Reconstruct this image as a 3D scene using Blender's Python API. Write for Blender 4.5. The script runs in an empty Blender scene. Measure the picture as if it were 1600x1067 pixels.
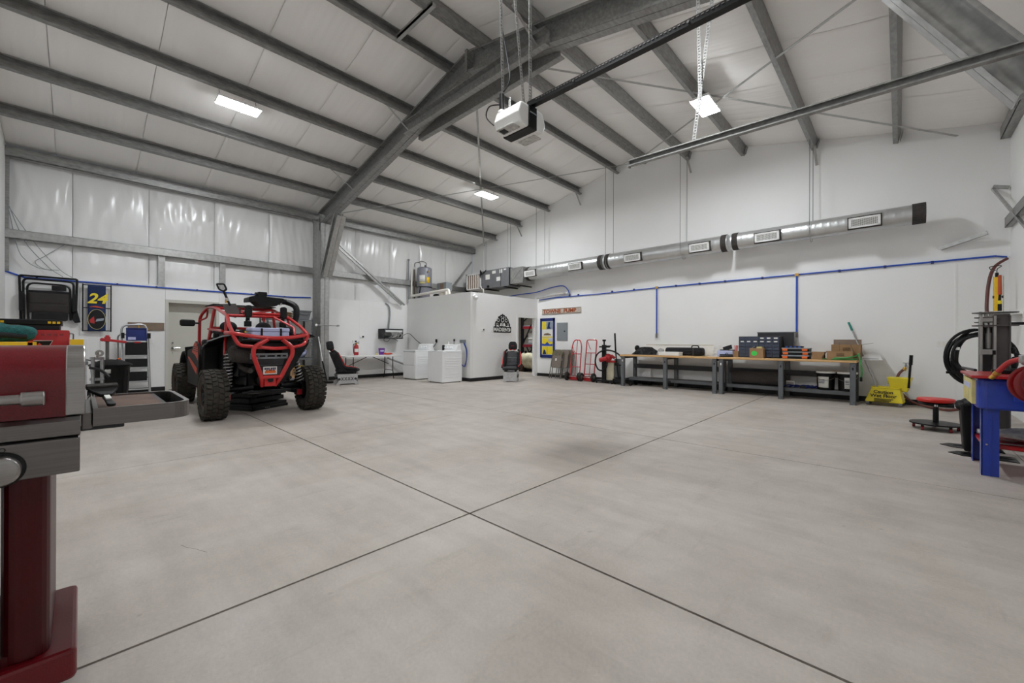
import bpy, bmesh, math, random
import numpy as np
from mathutils import Vector as V, Matrix as MX

sc = bpy.context.scene
COL = sc.collection
PI = math.pi
rnd = random.Random(7)

# ---------------------------------------------------------------- camera, world, lamps, exposure
CAM_H = 1.18
yaw, pit, rol = 0.758077, 0.00039, 0.003628
fw = V((-math.sin(yaw) * math.cos(pit), math.cos(yaw) * math.cos(pit), math.sin(pit)))
rt = V((math.cos(yaw), math.sin(yaw), 0)); up = rt.cross(fw)
r2 = rt * math.cos(rol) + up * math.sin(rol); u2 = up * math.cos(rol) - rt * math.sin(rol)
cd = bpy.data.cameras.new('camera'); cd.sensor_width = 36; cd.lens = 638.3 / 1600 * 36
cd.clip_start = 0.02; cd.clip_end = 200
cam = bpy.data.objects.new('camera', cd); COL.objects.link(cam)
m4 = MX((r2, u2, -fw)).transposed().to_4x4(); m4.translation = V((0, 0, CAM_H)); cam.matrix_world = m4
sc.camera = cam

w = bpy.data.worlds.new('world'); sc.world = w; w.use_nodes = True
w.node_tree.nodes['Background'].inputs[0].default_value = (0.6, 0.7, 0.9, 1)
w.node_tree.nodes['Background'].inputs[1].default_value = 0.3

sc.view_settings.view_transform = 'Standard'; sc.view_settings.look = 'None'
sc.view_settings.gamma = 1; sc.view_settings.use_curve_mapping = False
sc.view_settings.exposure = 0.0
sc.cycles.diffuse_bounces = 8; sc.cycles.max_bounces = 12
LAMP_GLOW = 198.0     # radiance of the four panel lights under the roof
LIGHT_SPOTS = [(-8.65, 1.95), (-8.65, 8.05), (-2.55, 1.95), (-2.55, 7.75)]

# ---------------------------------------------------------------- material kit
MATS = {}
def lin(c):
    return tuple(((v / 255) / 12.92 if v / 255 <= 0.04045 else ((v / 255 + 0.055) / 1.055) ** 2.4) for v in c) + (1,)
def mat(name, rgb, rough=0.5, metal=0.0, var=0.06, scale=8.0, bump=0.0, bscale=60.0, coat=0.0, stretch=None, rvar=0.0, world=False, spec=0.5):
    """plain procedural material: base colour with a little noise in colour, roughness and relief"""
    if name in MATS: return MATS[name]
    m = bpy.data.materials.new(name); m.use_nodes = True
    nt = m.node_tree; N = nt.nodes; L = nt.links
    b = N['Principled BSDF']
    b.inputs['Roughness'].default_value = rough; b.inputs['Metallic'].default_value = metal
    b.inputs['Coat Weight'].default_value = coat; b.inputs['Specular IOR Level'].default_value = spec
    if world:
        g = N.new('ShaderNodeNewGeometry'); vec = g.outputs['Position']
    else:
        g = N.new('ShaderNodeTexCoord'); vec = g.outputs['Object']
    if stretch:
        mp = N.new('ShaderNodeMapping'); mp.inputs['Scale'].default_value = stretch
        L.new(vec, mp.inputs['Vector']); vec = mp.outputs['Vector']
    n = N.new('ShaderNodeTexNoise'); n.inputs['Scale'].default_value = scale; n.inputs['Detail'].default_value = 5
    L.new(vec, n.inputs['Vector'])
    r = N.new('ShaderNodeValToRGB'); c = lin(rgb)
    r.color_ramp.elements[0].position = 0.3; r.color_ramp.elements[1].position = 0.7
    r.color_ramp.elements[0].color = tuple(v * (1 - var) for v in c[:3]) + (1,)
    r.color_ramp.elements[1].color = tuple(min(1, v * (1 + var)) for v in c[:3]) + (1,)
    L.new(n.outputs['Fac'], r.inputs['Fac']); L.new(r.outputs['Color'], b.inputs['Base Color'])
    if rvar:
        mr = N.new('ShaderNodeMapRange'); mr.inputs['To Min'].default_value = max(0.03, rough - rvar); mr.inputs['To Max'].default_value = min(1, rough + rvar)
        L.new(n.outputs['Fac'], mr.inputs['Value']); L.new(mr.outputs[0], b.inputs['Roughness'])
    if bump:
        n2 = N.new('ShaderNodeTexNoise'); n2.inputs['Scale'].default_value = bscale; n2.inputs['Detail'].default_value = 4
        L.new(vec, n2.inputs['Vector'])
        bp = N.new('ShaderNodeBump'); bp.inputs['Strength'].default_value = bump; bp.inputs['Distance'].default_value = 0.02
        L.new(n2.outputs['Fac'], bp.inputs['Height']); L.new(bp.outputs['Normal'], b.inputs['Normal'])
    MATS[name] = m
    return m
def emis(name, rgb, s):
    m = bpy.data.materials.new(name); m.use_nodes = True
    b = m.node_tree.nodes['Principled BSDF']; b.inputs['Base Color'].default_value = lin(rgb)
    b.inputs['Emission Color'].default_value = lin(rgb); b.inputs['Emission Strength'].default_value = s
    MATS[name] = m; return m

def concrete():
    m = bpy.data.materials.new('concrete'); m.use_nodes = True
    nt = m.node_tree; N = nt.nodes; L = nt.links; b = N['Principled BSDF']
    g = N.new('ShaderNodeNewGeometry')
    def noise(s, d=6, st=(1, 1, 1), rgh=0.6):
        mp = N.new('ShaderNodeMapping'); mp.inputs['Scale'].default_value = st; L.new(g.outputs['Position'], mp.inputs['Vector'])
        n = N.new('ShaderNodeTexNoise'); n.inputs['Scale'].default_value = s; n.inputs['Detail'].default_value = d; n.inputs['Roughness'].default_value = rgh
        L.new(mp.outputs[0], n.inputs['Vector']); return n.outputs['Fac']
    def ramp(f, a, bb, ca, cb):
        r = N.new('ShaderNodeValToRGB'); r.color_ramp.elements[0].position = a; r.color_ramp.elements[1].position = bb
        r.color_ramp.elements[0].color = ca; r.color_ramp.elements[1].color = cb; L.new(f, r.inputs[0]); return r.outputs[0]
    def mul(a, c, f=1.0):
        x = N.new('ShaderNodeMix'); x.data_type = 'RGBA'; x.blend_type = 'MULTIPLY'; x.inputs[0].default_value = f
        L.new(a, x.inputs[6]); L.new(c, x.inputs[7]); return x.outputs[2]
    big = ramp(noise(0.45, 5), 0.35, 0.68, lin((178, 169, 161)), lin((195, 188, 181)))
    mid = ramp(noise(2.2, 7, (1, 1, 1), 0.7), 0.3, 0.7, (0.84, 0.83, 0.82, 1), (1.06, 1.06, 1.06, 1))
    streak = ramp(noise(1.6, 5, (0.5, 3.2, 1)), 0.42, 0.7, (1, 1, 1, 1), (0.88, 0.875, 0.87, 1))
    fine = ramp(noise(70, 3), 0.3, 0.7, (0.94, 0.94, 0.94, 1), (1.04, 1.04, 1.04, 1))
    spots = ramp(noise(9, 2, (1, 1, 1), 0.4), 0.74, 0.8, (1, 1, 1, 1), (0.72, 0.7, 0.68, 1))
    scuff = ramp(noise(3.5, 8, (2.2, 0.5, 1), 0.72), 0.55, 0.78, (1, 1, 1, 1), (0.84, 0.82, 0.79, 1))
    tread = ramp(noise(0.8, 3, (1.2, .6, 1)), 0.5, 0.62, (1, 1, 1, 1), (0.93, 0.92, 0.90, 1))
    c = mul(mul(mul(mul(mul(mul(big, mid), streak), fine), spots, 0.7), scuff), tread)
    L.new(c, b.inputs['Base Color'])
    rr = N.new('ShaderNodeMapRange'); rr.inputs['To Min'].default_value = 0.42; rr.inputs['To Max'].default_value = 0.72
    L.new(noise(1.3, 5), rr.inputs['Value']); L.new(rr.outputs[0], b.inputs['Roughness'])
    bp = N.new('ShaderNodeBump'); bp.inputs['Strength'].default_value = 0.12; bp.inputs['Distance'].default_value = 0.01
    L.new(noise(40, 5), bp.inputs['Height']); L.new(bp.outputs[0], b.inputs['Normal'])
    MATS['concrete'] = m; return m
concrete()

mat('wall_paint', (240, 240, 239), 0.6, var=0.015, scale=1.2, bump=0.03, bscale=90, world=True)
mat('grey_paint', (236, 236, 234), 0.6, var=0.02, scale=1.2, bump=0.03, bscale=90, world=True)
mat('liner_board', (238, 238, 237), 0.38, var=0.02, scale=2, world=True)
mat('insulation', (236, 236, 235), 0.22, var=0.02, scale=2, bump=0.16, bscale=14, world=True, stretch=(1, 1, 0.18))
mat('roof_insulation', (245, 243, 240), 0.42, var=0.03, scale=1.5, bump=0.16, bscale=16, world=True, stretch=(0.12, 1, 0.12))
mat('galv', (150, 150, 148), 0.45, 0.6, var=0.22, scale=9, world=True, stretch=(3, 1, 3), rvar=0.12)
mat('galv_light', (172, 172, 170), 0.38, 0.7, var=0.15, scale=14, rvar=0.1)
mat('duct_metal', (206, 208, 208), 0.36, 0.85, var=0.06, scale=6, rvar=0.05)
mat('black_trim', (16, 16, 17), 0.45, var=0.2)
mat('black_plastic', (12, 12, 13), 0.5, var=0.25, spec=0.3)
mat('dark_plastic', (26, 26, 28), 0.5, var=0.2, spec=0.3)
mat('black_metal', (14, 14, 16), 0.4, 0.1, var=0.3, spec=0.35)
mat('black_fabric', (22, 22, 25), 0.85, var=0.2, bump=0.2, bscale=120)
mat('charcoal', (52, 52, 55), 0.7, var=0.12, bump=0.1, bscale=90)
mat('rubber', (36, 34, 31), 0.85, var=0.25, scale=14)
mat('tyre_rubber', (52, 48, 42), 0.9, var=0.4, scale=12)
mat('dusty_rim', (92, 66, 52), 0.7, var=0.25, scale=10)
mat('red_tube', (184, 26, 28), 0.3, 0.1, var=0.08, coat=0.5)
mat('red_paint', (176, 26, 32), 0.35, 0.0, var=0.1, coat=0.3)
mat('dark_red', (132, 16, 24), 0.3, 0.15, var=0.12, scale=120, coat=0.5)
mat('grill_red', (104, 6, 20), 0.32, 0.0, var=0.3, scale=260, coat=0.25, spec=0.35)
mat('deep_red', (66, 2, 8), 0.4, 0.0, var=0.12, coat=0.1, spec=0.25)
mat('bright_red', (206, 38, 32), 0.4, var=0.08)
mat('orange', (226, 104, 34), 0.45, var=0.08)
mat('orange_red', (196, 70, 40), 0.5, var=0.2, scale=14)
mat('yellow', (236, 190, 20), 0.4, var=0.06)
mat('bucket_yellow', (226, 206, 40), 0.45, var=0.06)
mat('white', (236, 236, 234), 0.4, var=0.02)
mat('enamel', (240, 241, 242), 0.25, var=0.01, coat=0.4)
mat('white_plastic', (230, 230, 228), 0.45, var=0.03)
mat('white_pvc', (236, 232, 224), 0.4, var=0.03)
mat('door_paint', (196, 194, 184), 0.5, var=0.02, scale=2)
mat('door_frame', (200, 198, 190), 0.5, var=0.02, scale=2)
mat('blue_pipe', (36, 82, 186), 0.4, var=0.08)
mat('blue_paint', (22, 56, 160), 0.32, var=0.1, coat=0.3)
mat('navy', (24, 42, 110), 0.5, var=0.12)
mat('dark_navy', (16, 40, 86), 0.7, var=0.15)
mat('purple', (110, 44, 150), 0.4, var=0.1)
mat('teal', (26, 86, 84), 0.9, var=0.45, scale=26, bump=0.4, bscale=60)
mat('green_hose', (62, 140, 74), 0.5, var=0.1)
mat('green_grip', (20, 120, 106), 0.5, var=0.1)
mat('neon_green', (70, 220, 90), 0.6, var=0.04)
mat('brown_hose', (98, 52, 46), 0.55, var=0.15)
mat('red_hose', (178, 44, 44), 0.45, var=0.1)
mat('brass', (190, 150, 70), 0.3, 0.9, var=0.1)
mat('chrome', (205, 206, 208), 0.16, 1.0, var=0.05)
mat('steel', (156, 153, 151), 0.3, 0.95, var=0.08, scale=5, stretch=(1, 1, 60), rvar=0.06)
mat('brushed', (116, 112, 110), 0.34, 0.9, var=0.1, scale=4, stretch=(60, 1, 60), rvar=0.06)
mat('alloy', (198, 200, 202), 0.35, 0.85, var=0.1, scale=20)
mat('bench_grey', (98, 101, 104), 0.5, 0.1, var=0.06)
mat('bench_dark', (50, 50, 53), 0.55, 0.1, var=0.1)
mat('maple', (204, 164, 112), 0.5, var=0.22, scale=5, stretch=(0.4, 9, 9))
mat('cardboard', (160, 126, 90), 0.8, var=0.1)
mat('brown_board', (128, 110, 94), 0.7, var=0.1, scale=6)
mat('panel_grey', (136, 142, 146), 0.5, 0.1, var=0.04)
mat('unit_grey', (120, 121, 125), 0.5, 0.2, var=0.06)
mat('heater_grey', (136, 137, 146), 0.4, 0.1, var=0.06)
mat('bin_grey', (112, 114, 118), 0.55, var=0.06)
mat('drawer_blue', (66, 74, 92), 0.45, var=0.08)
mat('filter', (150, 132, 116), 0.9, var=0.12, scale=60)
mat('beige', (206, 196, 172), 0.6, var=0.12)
mat('cream_tank', (210, 206, 178), 0.55, var=0.3, scale=5)
mat('taupe', (118, 108, 98), 0.55, var=0.08)
mat('taupe_metal', (92, 86, 80), 0.45, 0.2, var=0.08)
mat('camo', (98, 92, 76), 0.8, var=0.5, scale=30)
mat('seat_brown', (48, 43, 41), 0.8, var=0.12, bump=0.1, bscale=90)
mat('grip_orange', (186, 84, 46), 0.5, var=0.1)
mat('carpet', (62, 58, 56), 0.95, var=0.3, scale=60, bump=0.3)
mat('burlap', (122, 96, 66), 0.9, var=0.3, scale=30, bump=0.3)
mat('label_white', (232, 232, 228), 0.5, var=0.03)
mat('sign_wood', (196, 186, 174), 0.8, var=0.25, scale=9, stretch=(1, 6, 6))
mat('sign_letter', (160, 74, 26), 0.6, var=0.15)
mat('poster_yellow', (236, 214, 44), 0.5, var=0.05)
mat('poster_blue', (40, 76, 170), 0.5, var=0.08)
mat('poster_grey', (150, 160, 172), 0.5, var=0.15, scale=30)
mat('lavender', (186, 192, 226), 0.45, var=0.05)
mat('clear_bag', (176, 174, 170), 0.15, 0.0, var=0.25, scale=30, bump=0.5, bscale=30, spec=0.8)
mat('press_grey', (96, 92, 90), 0.45, 0.35, var=0.12, scale=10)
mat('press_light', (168, 166, 162), 0.4, 0.3, var=0.12)
mat('pale_yellow', (206, 194, 132), 0.5, var=0.2)
mat('tan_room', (186, 178, 164), 0.7, var=0.08)
emis('lamp_glow', (248, 252, 255), LAMP_GLOW)

# ---------------------------------------------------------------- mesh kit
W = {}
class MB:
    def __init__(s, root=None, M=None):
        s.v = []; s.f = []; s.sm = []
        s.M = W[root.name].inverted() if root is not None else MX.Identity(4)
        if M is not None: s.M = s.M @ M
    def add(s, vs, fs, smooth=False, T=None):
        o = len(s.v); T = s.M if T is None else s.M @ T
        s.v += [tuple(T @ V(p)) for p in vs]; s.f += [tuple(o + i for i in f) for f in fs]; s.sm += [smooth] * len(fs)
        return s
    def box(s, x0, x1, y0, y1, z0, z1, T=None):
        vs = [(x, y, z) for x in (x0, x1) for y in (y0, y1) for z in (z0, z1)]
        return s.add(vs, [(0, 1, 3, 2), (4, 6, 7, 5), (0, 4, 5, 1), (2, 3, 7, 6), (0, 2, 6, 4), (1, 5, 7, 3)], False, T)
    def cb(s, c, d, T=None):
        return s.box(c[0] - d[0] / 2, c[0] + d[0] / 2, c[1] - d[1] / 2, c[1] + d[1] / 2, c[2] - d[2] / 2, c[2] + d[2] / 2, T)
    def frus(s, c, d0, d1, h, T=None):
        """box that widens: base rectangle d0 at c, top rectangle d1 at height h"""
        vs = [(c[0] + sx * d[0] / 2, c[1] + sy * d[1] / 2, c[2] + z) for d, z in ((d0, 0), (d1, h)) for sx, sy in ((-1, -1), (1, -1), (1, 1), (-1, 1))]
        return s.add(vs, [(3, 2, 1, 0), (4, 5, 6, 7), (0, 1, 5, 4), (1, 2, 6, 5), (2, 3, 7, 6), (3, 0, 4, 7)], False, T)
    def bar(s, p, q, a, b, upv=(0, 0, 1), T=None):
        """rectangular bar from p to q, a wide across, b along upv"""
        p = V(p); q = V(q); d = (q - p).normalized(); u = V(upv)
        if abs(d.dot(u)) > 0.99: u = V((1, 0, 0))
        x = d.cross(u).normalized(); u = x.cross(d).normalized()
        vs = [e + x * (i * a / 2) + u * (j * b / 2) for e in (p, q) for i, j in ((-1, -1), (1, -1), (1, 1), (-1, 1))]
        return s.add(vs, [(0, 1, 2, 3), (7, 6, 5, 4), (0, 4, 5, 1), (1, 5, 6, 2), (2, 6, 7, 3), (3, 7, 4, 0)], False, T)
    def tube(s, pts, r, n=8, closed=False, cap=True, T=None):
        P = [V(p) for p in pts]; k = len(P); R = r if isinstance(r, (list, tuple)) else [r] * k
        vs = []; fs = []; prev = None
        for i in range(k):
            a = P[i - 1] if (i or closed) else P[i]; b = P[(i + 1) % k] if (i < k - 1 or closed) else P[i]
            t = (b - a).normalized()
            if prev is None:
                u = V((0, 0, 1)) if abs(t.z) < 0.9 else V((1, 0, 0)); u = (u - t * u.dot(t)).normalized()
            else:
                u = (prev - t * prev.dot(t)).normalized()
            prev = u; w_ = t.cross(u)
            vs += [P[i] + (u * math.cos(2 * PI * j / n) + w_ * math.sin(2 * PI * j / n)) * R[i] for j in range(n)]
        for i in range(k if closed else k - 1):
            for j in range(n):
                a = i * n + j; b = i * n + (j + 1) % n; i2 = (i + 1) % k
                fs.append((a, b, i2 * n + (j + 1) % n, i2 * n + j))
        if cap and not closed: fs += [tuple(range(n - 1, -1, -1)), tuple((k - 1) * n + j for j in range(n))]
        return s.add(vs, fs, True, T)
    def cyl(s, p, q, r, r1=None, n=16, T=None):
        return s.tube([p, q], [r, r if r1 is None else r1], n, T=T)
    def lathe(s, prof, n=24, T=None, a0=0.0, a1=2 * PI):
        """profile of (radius, z) turned about z"""
        full = abs(a1 - a0 - 2 * PI) < 1e-6; m_ = n if full else n + 1
        vs = [(r * math.cos(a0 + (a1 - a0) * j / n), r * math.sin(a0 + (a1 - a0) * j / n), z) for r, z in prof for j in range(m_)]
        fs = []
        for i in range(len(prof) - 1):
            for j in range(n):
                b = (j + 1) % m_
                fs.append((i * m_ + j, i * m_ + b, (i + 1) * m_ + b, (i + 1) * m_ + j))
        return s.add(vs, fs, True, T)
    def prism(s, poly, h, T=None, z0=0.0, smooth=False):
        """polygon in local xy pushed h along local z"""
        n = len(poly); vs = [(x, y, z0) for x, y in poly] + [(x, y, z0 + h) for x, y in poly]
        return s.add(vs, [tuple(range(n - 1, -1, -1)), tuple(range(n, 2 * n))] + [(i, (i + 1) % n, n + (i + 1) % n, n + i) for i in range(n)], smooth, T)
    def ell(s, c, d, n=16, k=10, T=None):
        vs = [(c[0] + d[0] / 2 * math.sin(PI * i / k) * math.cos(2 * PI * j / n), c[1] + d[1] / 2 * math.sin(PI * i / k) * math.sin(2 * PI * j / n), c[2] + d[2] / 2 * math.cos(PI * i / k)) for i in range(k + 1) for j in range(n)]
        fs = [(i * n + j, (i + 1) * n + j, (i + 1) * n + (j + 1) % n, i * n + (j + 1) % n) for i in range(k) for j in range(n)]
        return s.add(vs, fs, True, T)
    def grid(s, fn, nu, nv, smooth=True, T=None):
        vs = [fn(i / nu, j / nv) for i in range(nu + 1) for j in range(nv + 1)]
        fs = [(i * (nv + 1) + j, (i + 1) * (nv + 1) + j, (i + 1) * (nv + 1) + j + 1, i * (nv + 1) + j + 1) for i in range(nu) for j in range(nv)]
        return s.add(vs, fs, smooth, T)
    def build(s, name, m, parent=None, bev=0.0, solid=0.0, sub=0):
        me = bpy.data.meshes.new(name); me.from_pydata(s.v, [], s.f)
        me.polygons.foreach_set('use_smooth', s.sm)
        bm = bmesh.new(); bm.from_mesh(me)
        if not solid: bmesh.ops.recalc_face_normals(bm, faces=bm.faces)
        bm.to_mesh(me); bm.free()
        me.materials.append(MATS[m] if isinstance(m, str) else m)
        o = bpy.data.objects.new(name, me); COL.objects.link(o)
        if parent is not None: o.parent = parent
        W[o.name] = W[parent.name] if parent is not None else MX.Identity(4)
        if solid:
            md = o.modifiers.new('solid', 'SOLIDIFY'); md.thickness = solid; md.offset = 0
        if bev:
            md = o.modifiers.new('bevel', 'BEVEL'); md.width = bev; md.segments = 2; md.limit_method = 'ANGLE'; md.angle_limit = 0.6
        if sub:
            md = o.modifiers.new('sub', 'SUBSURF'); md.levels = sub; md.render_levels = sub
        if any(s.sm) :
            try: me.set_sharp_from_angle(angle=0.7)
            except Exception: pass
        return o
def tag(o, label, cat, group=None, kind=None):
    o['label'] = label; o['category'] = cat
    if group: o['group'] = group
    if kind: o['kind'] = kind
    return o
def thing(name, label, cat, loc=(0, 0, 0), rz=0.0, group=None, kind=None):
    o = bpy.data.objects.new(name, None); o.empty_display_size = 0.1; COL.objects.link(o)
    o.location = loc; o.rotation_euler = (0, 0, rz)
    W[o.name] = MX.Translation(loc) @ MX.Rotation(rz, 4, 'Z')
    return tag(o, label, cat, group, kind)
def L_(root): return MB()                       # builder in the thing's own coordinates
def dup(root, loc, rz=None, label=None):
    r = root.copy(); COL.objects.link(r); r.location = loc
    if rz is not None: r.rotation_euler = (0, 0, rz)
    W[r.name] = MX.Translation(loc) @ MX.Rotation(r.rotation_euler[2], 4, 'Z')
    if label: r['label'] = label
    for ch in list(root.children):
        c = ch.copy(); COL.objects.link(c); c.parent = r
        for g in list(ch.children):
            d = g.copy(); COL.objects.link(d); d.parent = c
    return r
FL = lambda x, y, z=0: (x, y, z)
def fil(pts, rad, k=5, closed=False):
    """round the corners of a polyline"""
    P = [V(p) for p in pts]; out = []; n = len(P)
    for i in range(n):
        if not closed and i in (0, n - 1): out.append(P[i]); continue
        a = P[i - 1] - P[i]; b = P[(i + 1) % n] - P[i]; r = min(rad, a.length * 0.48, b.length * 0.48)
        s_ = P[i] + a.normalized() * r; e = P[i] + b.normalized() * r
        for j in range(k + 1):
            t = j / k; out.append(s_ * (1 - t) ** 2 + P[i] * 2 * t * (1 - t) + e * t * t)
    return out
def spl(pts, k=8):
    """smooth curve through points"""
    P = [V(p) for p in pts]; out = []
    for i in range(len(P) - 1):
        p0 = P[max(i - 1, 0)]; p1 = P[i]; p2 = P[i + 1]; p3 = P[min(i + 2, len(P) - 1)]
        for j in range(k):
            t = j / k
            out.append(0.5 * ((2 * p1) + (p2 - p0) * t + (2 * p0 - 5 * p1 + 4 * p2 - p3) * t * t + (3 * p1 - p0 - 3 * p2 + p3) * t ** 3))
    return out + [P[-1]]
def rrect(w_, h, r, k=5, cx=0, cy=0):
    pts = []
    for (sx, sy, a) in ((1, 1, 0), (-1, 1, PI / 2), (-1, -1, PI), (1, -1, 1.5 * PI)):
        for j in range(k + 1):
            t = a + PI / 2 * j / k
            pts.append((cx + sx * (w_ / 2 - r) + r * math.cos(t), cy + sy * (h / 2 - r) + r * math.sin(t)))
    return pts
def frame_T(o, x, y):
    """matrix with local x,y axes given in world, z = x cross y"""
    x = V(x).normalized(); y = V(y).normalized(); z = x.cross(y)
    T = MX((x, y, z)).transposed().to_4x4(); T.translation = V(o); return T
def text(s, size, m, parent, T, name='lettering', ext=0.002, align='CENTER', shear=0.0, width=None, bold=0.0):
    cu = bpy.data.curves.new(name, 'FONT'); cu.body = s; cu.size = size; cu.extrude = ext; cu.align_x = align; cu.align_y = 'CENTER'
    cu.shear = shear; cu.offset = bold; cu.materials.append(MATS[m]); cu.resolution_u = 3; cu.space_line = 0.85
    tmp = bpy.data.objects.new('tmp', cu); me = bpy.data.meshes.new_from_object(tmp); bpy.data.objects.remove(tmp); me.name = name
    if not me.materials: me.materials.append(MATS[m])
    o = bpy.data.objects.new(name, me); COL.objects.link(o)
    if parent is not None:
        o.parent = parent; T = W[parent.name].inverted() @ T
    o.matrix_local = T
    if width: o.scale = (o.scale[0] * width, o.scale[1], o.scale[2])
    return o
XA, XC, YB, YD = -12.45, 1.38, 10.9, -1.0
RX, RZ, SL = -5.5, 6.47, 0.22
def roof(x): return RZ - SL * abs(x - RX)
# frames of the walls: local x runs to the right when you look at the wall, local y is up, z points into the room
def onA(y, z, off=0.0): return frame_T((XA + off, y, z), (0, 1, 0), (0, 0, 1))
def onB(x, z, off=0.0): return frame_T((x, YB - off, z), (1, 0, 0), (0, 0, 1))
# ================================================================ ROOM SHELL
def struct(o): o['kind'] = 'structure'; return o
# floor: concrete slabs with sawn joints
fl = struct(MB().box(-16, 2.4, -1.4, 16, -0.3, -0.06).build('floor', 'concrete'))
xs = [(-16, 0), (-11.29, .004), (-8.24, .005), (-5.19, .008), (-2.137, .015), (0.91, .005), (2.4, 0)]
ys = [(-1.4, 0), (-1.21, .004), (1.84, .015), (4.89, .012), (7.94, .004), (10.99, .004), (16, 0)]
for (xa, ga), (xb, gb) in zip(xs, xs[1:]):
    for (ya, ha), (yb, hb) in zip(ys, ys[1:]):
        MB().box(xa + ga / 2, xb - gb / 2, ya + ha / 2, yb - hb / 2, -0.25, 0).build('slab', 'concrete', fl)
# hairline cracks and chips in the slabs
ck = MB()
def crack(p0, p1, wd, n=24, amp=0.02):
    p0 = V(p0); p1 = V(p1); d = (p1 - p0); nrm = V((-d.y, d.x)).normalized(); r = random.Random(int(p0.x * 100)); off = 0; pts = []
    for i in range(n + 1):
        off += r.uniform(-amp, amp) * (0 if i == n else 1); pts.append(p0 + d * (i / n) + nrm * off)
    for a, b in zip(pts, pts[1:]):
        ck.add([(a.x - nrm.x * wd, a.y - nrm.y * wd, .0006), (b.x - nrm.x * wd, b.y - nrm.y * wd, .0006), (b.x + nrm.x * wd, b.y + nrm.y * wd, .0006), (a.x + nrm.x * wd, a.y + nrm.y * wd, .0006)], [(0, 1, 2, 3)])
crack((-3.0, 0.4), (-2.8, 0.5), .001, 10, .006); crack((-1.55, .02), (-1.47, .12), .0012, 10, .006)
ck.build('crack', 'rubber', fl)

# back gable wall (with the big duct): hut corner leaves it open to the store room behind
wb = MB()
wb.prism([(-9.1, 0), (XC + .1, 0), (XC + .1, roof(XC) + .25), (RX, RZ + .12), (XA - .1, roof(XA) + .25), (XA - .1, 2.55), (-9.1, 2.55)], -0.1, frame_T((0, YB, 0), (1, 0, 0), (0, 0, 1)))
wb = struct(wb.build('wall_back', 'wall_paint'))
MB().box(0.735, 0.765, YB - .006, YB, 0, 2.66).build('corner_strip', 'liner_board', wb)
MB().box(XA, -9.2, YB - .006, YB - .001, 2.66, 4.7).build('liner_panel', 'liner_board', wb)
# right wall: wainscot below, insulation above
wc = struct(MB().box(XC, XC + .1, -1.1, YB, 0, 4.98).build('wall_right', 'wall_paint'))
MB().box(XC - .02, XC + .01, -1.0, YB, 0, 2.66).build('liner_panel', 'liner_board', wc)
# front wall behind the camera
wd = MB().prism([(XA - .1, 0), (XC + .1, 0), (XC + .1, roof(XC) + .25), (RX, RZ + .12), (XA - .1, roof(XA) + .25)], 0.1, frame_T((0, YD, 0), (1, 0, 0), (0, 0, 1)))
wd = struct(wd.build('wall_front', 'wall_paint'))
# left eave wall: boards below, wrinkled insulation blankets above
wl = struct(MB().box(XA - .36, XA - .25, -1.1, YB + .1, 0, 5.0).build('wall_left', 'wall_paint'))
edges = [YD, 0.29, 1.36, None, 2.40, 3.62, 4.63, 4.87, 6.1, 7.85, 9.3, YB]
for a, b in zip(edges, edges[1:]):
    if a is None or b is None: continue
    MB().box(XA - .13, XA, a + .001, b - .001, 0, 2.46).build('wall_board', 'liner_board', wl)
MB().box(XA - .13, XA, 1.3625, 2.3975, 2.13, 2.46).build('wall_board', 'liner_board', wl)
WR = {}
def wrinkle(u, z, sd):
    """depth of the foil's folds: ridges that run down, gathered towards the top of each bay"""
    if sd not in WR:
        r = np.random.RandomState(sd)
        WR[sd] = [(r.uniform(10, 46), r.uniform(0, 6.3), r.uniform(-0.5, 0.5), r.uniform(2.9, 4.6), r.uniform(0.25, 0.8), r.uniform(0.0015, 0.0055)) for k in range(11)]
    h = 0
    for f, ph, tilt, zc, zw, am in WR[sd]:
        h += math.sin(f * (u + tilt * (z - 3.5) * 0.5) + ph) * math.exp(-((z - zc) / zw) ** 2) * am * min(1.0, 22 / f)
    return h
sy = [YD, -0.12, 1.08, 2.32, 3.55, 4.77, 6.0, 7.2, 8.4, 9.6, YB]
for i, (a, b) in enumerate(zip(sy, sy[1:])):
    def fn(u, v, a=a, b=b, i=i):
        y = a + .004 + (b - a - .008) * u; z = 2.40 + 2.52 * v
        e = min(u, 1 - u) * (b - a)
        puff = 0.05 * (1 - math.exp(-e / 0.1)) * (0.3 + abs(math.sin(PI * (z - 2.4) / 0.82)) if z < 3.22 else 0.3 + abs(math.sin(PI * (z - 3.22) / 1.6)))
        return (XA - .125 + puff + wrinkle(y, z, 40 + i), y, z)
    MB().grid(fn, 70, 60).build('insulation_blanket', 'insulation', wl)
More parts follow.
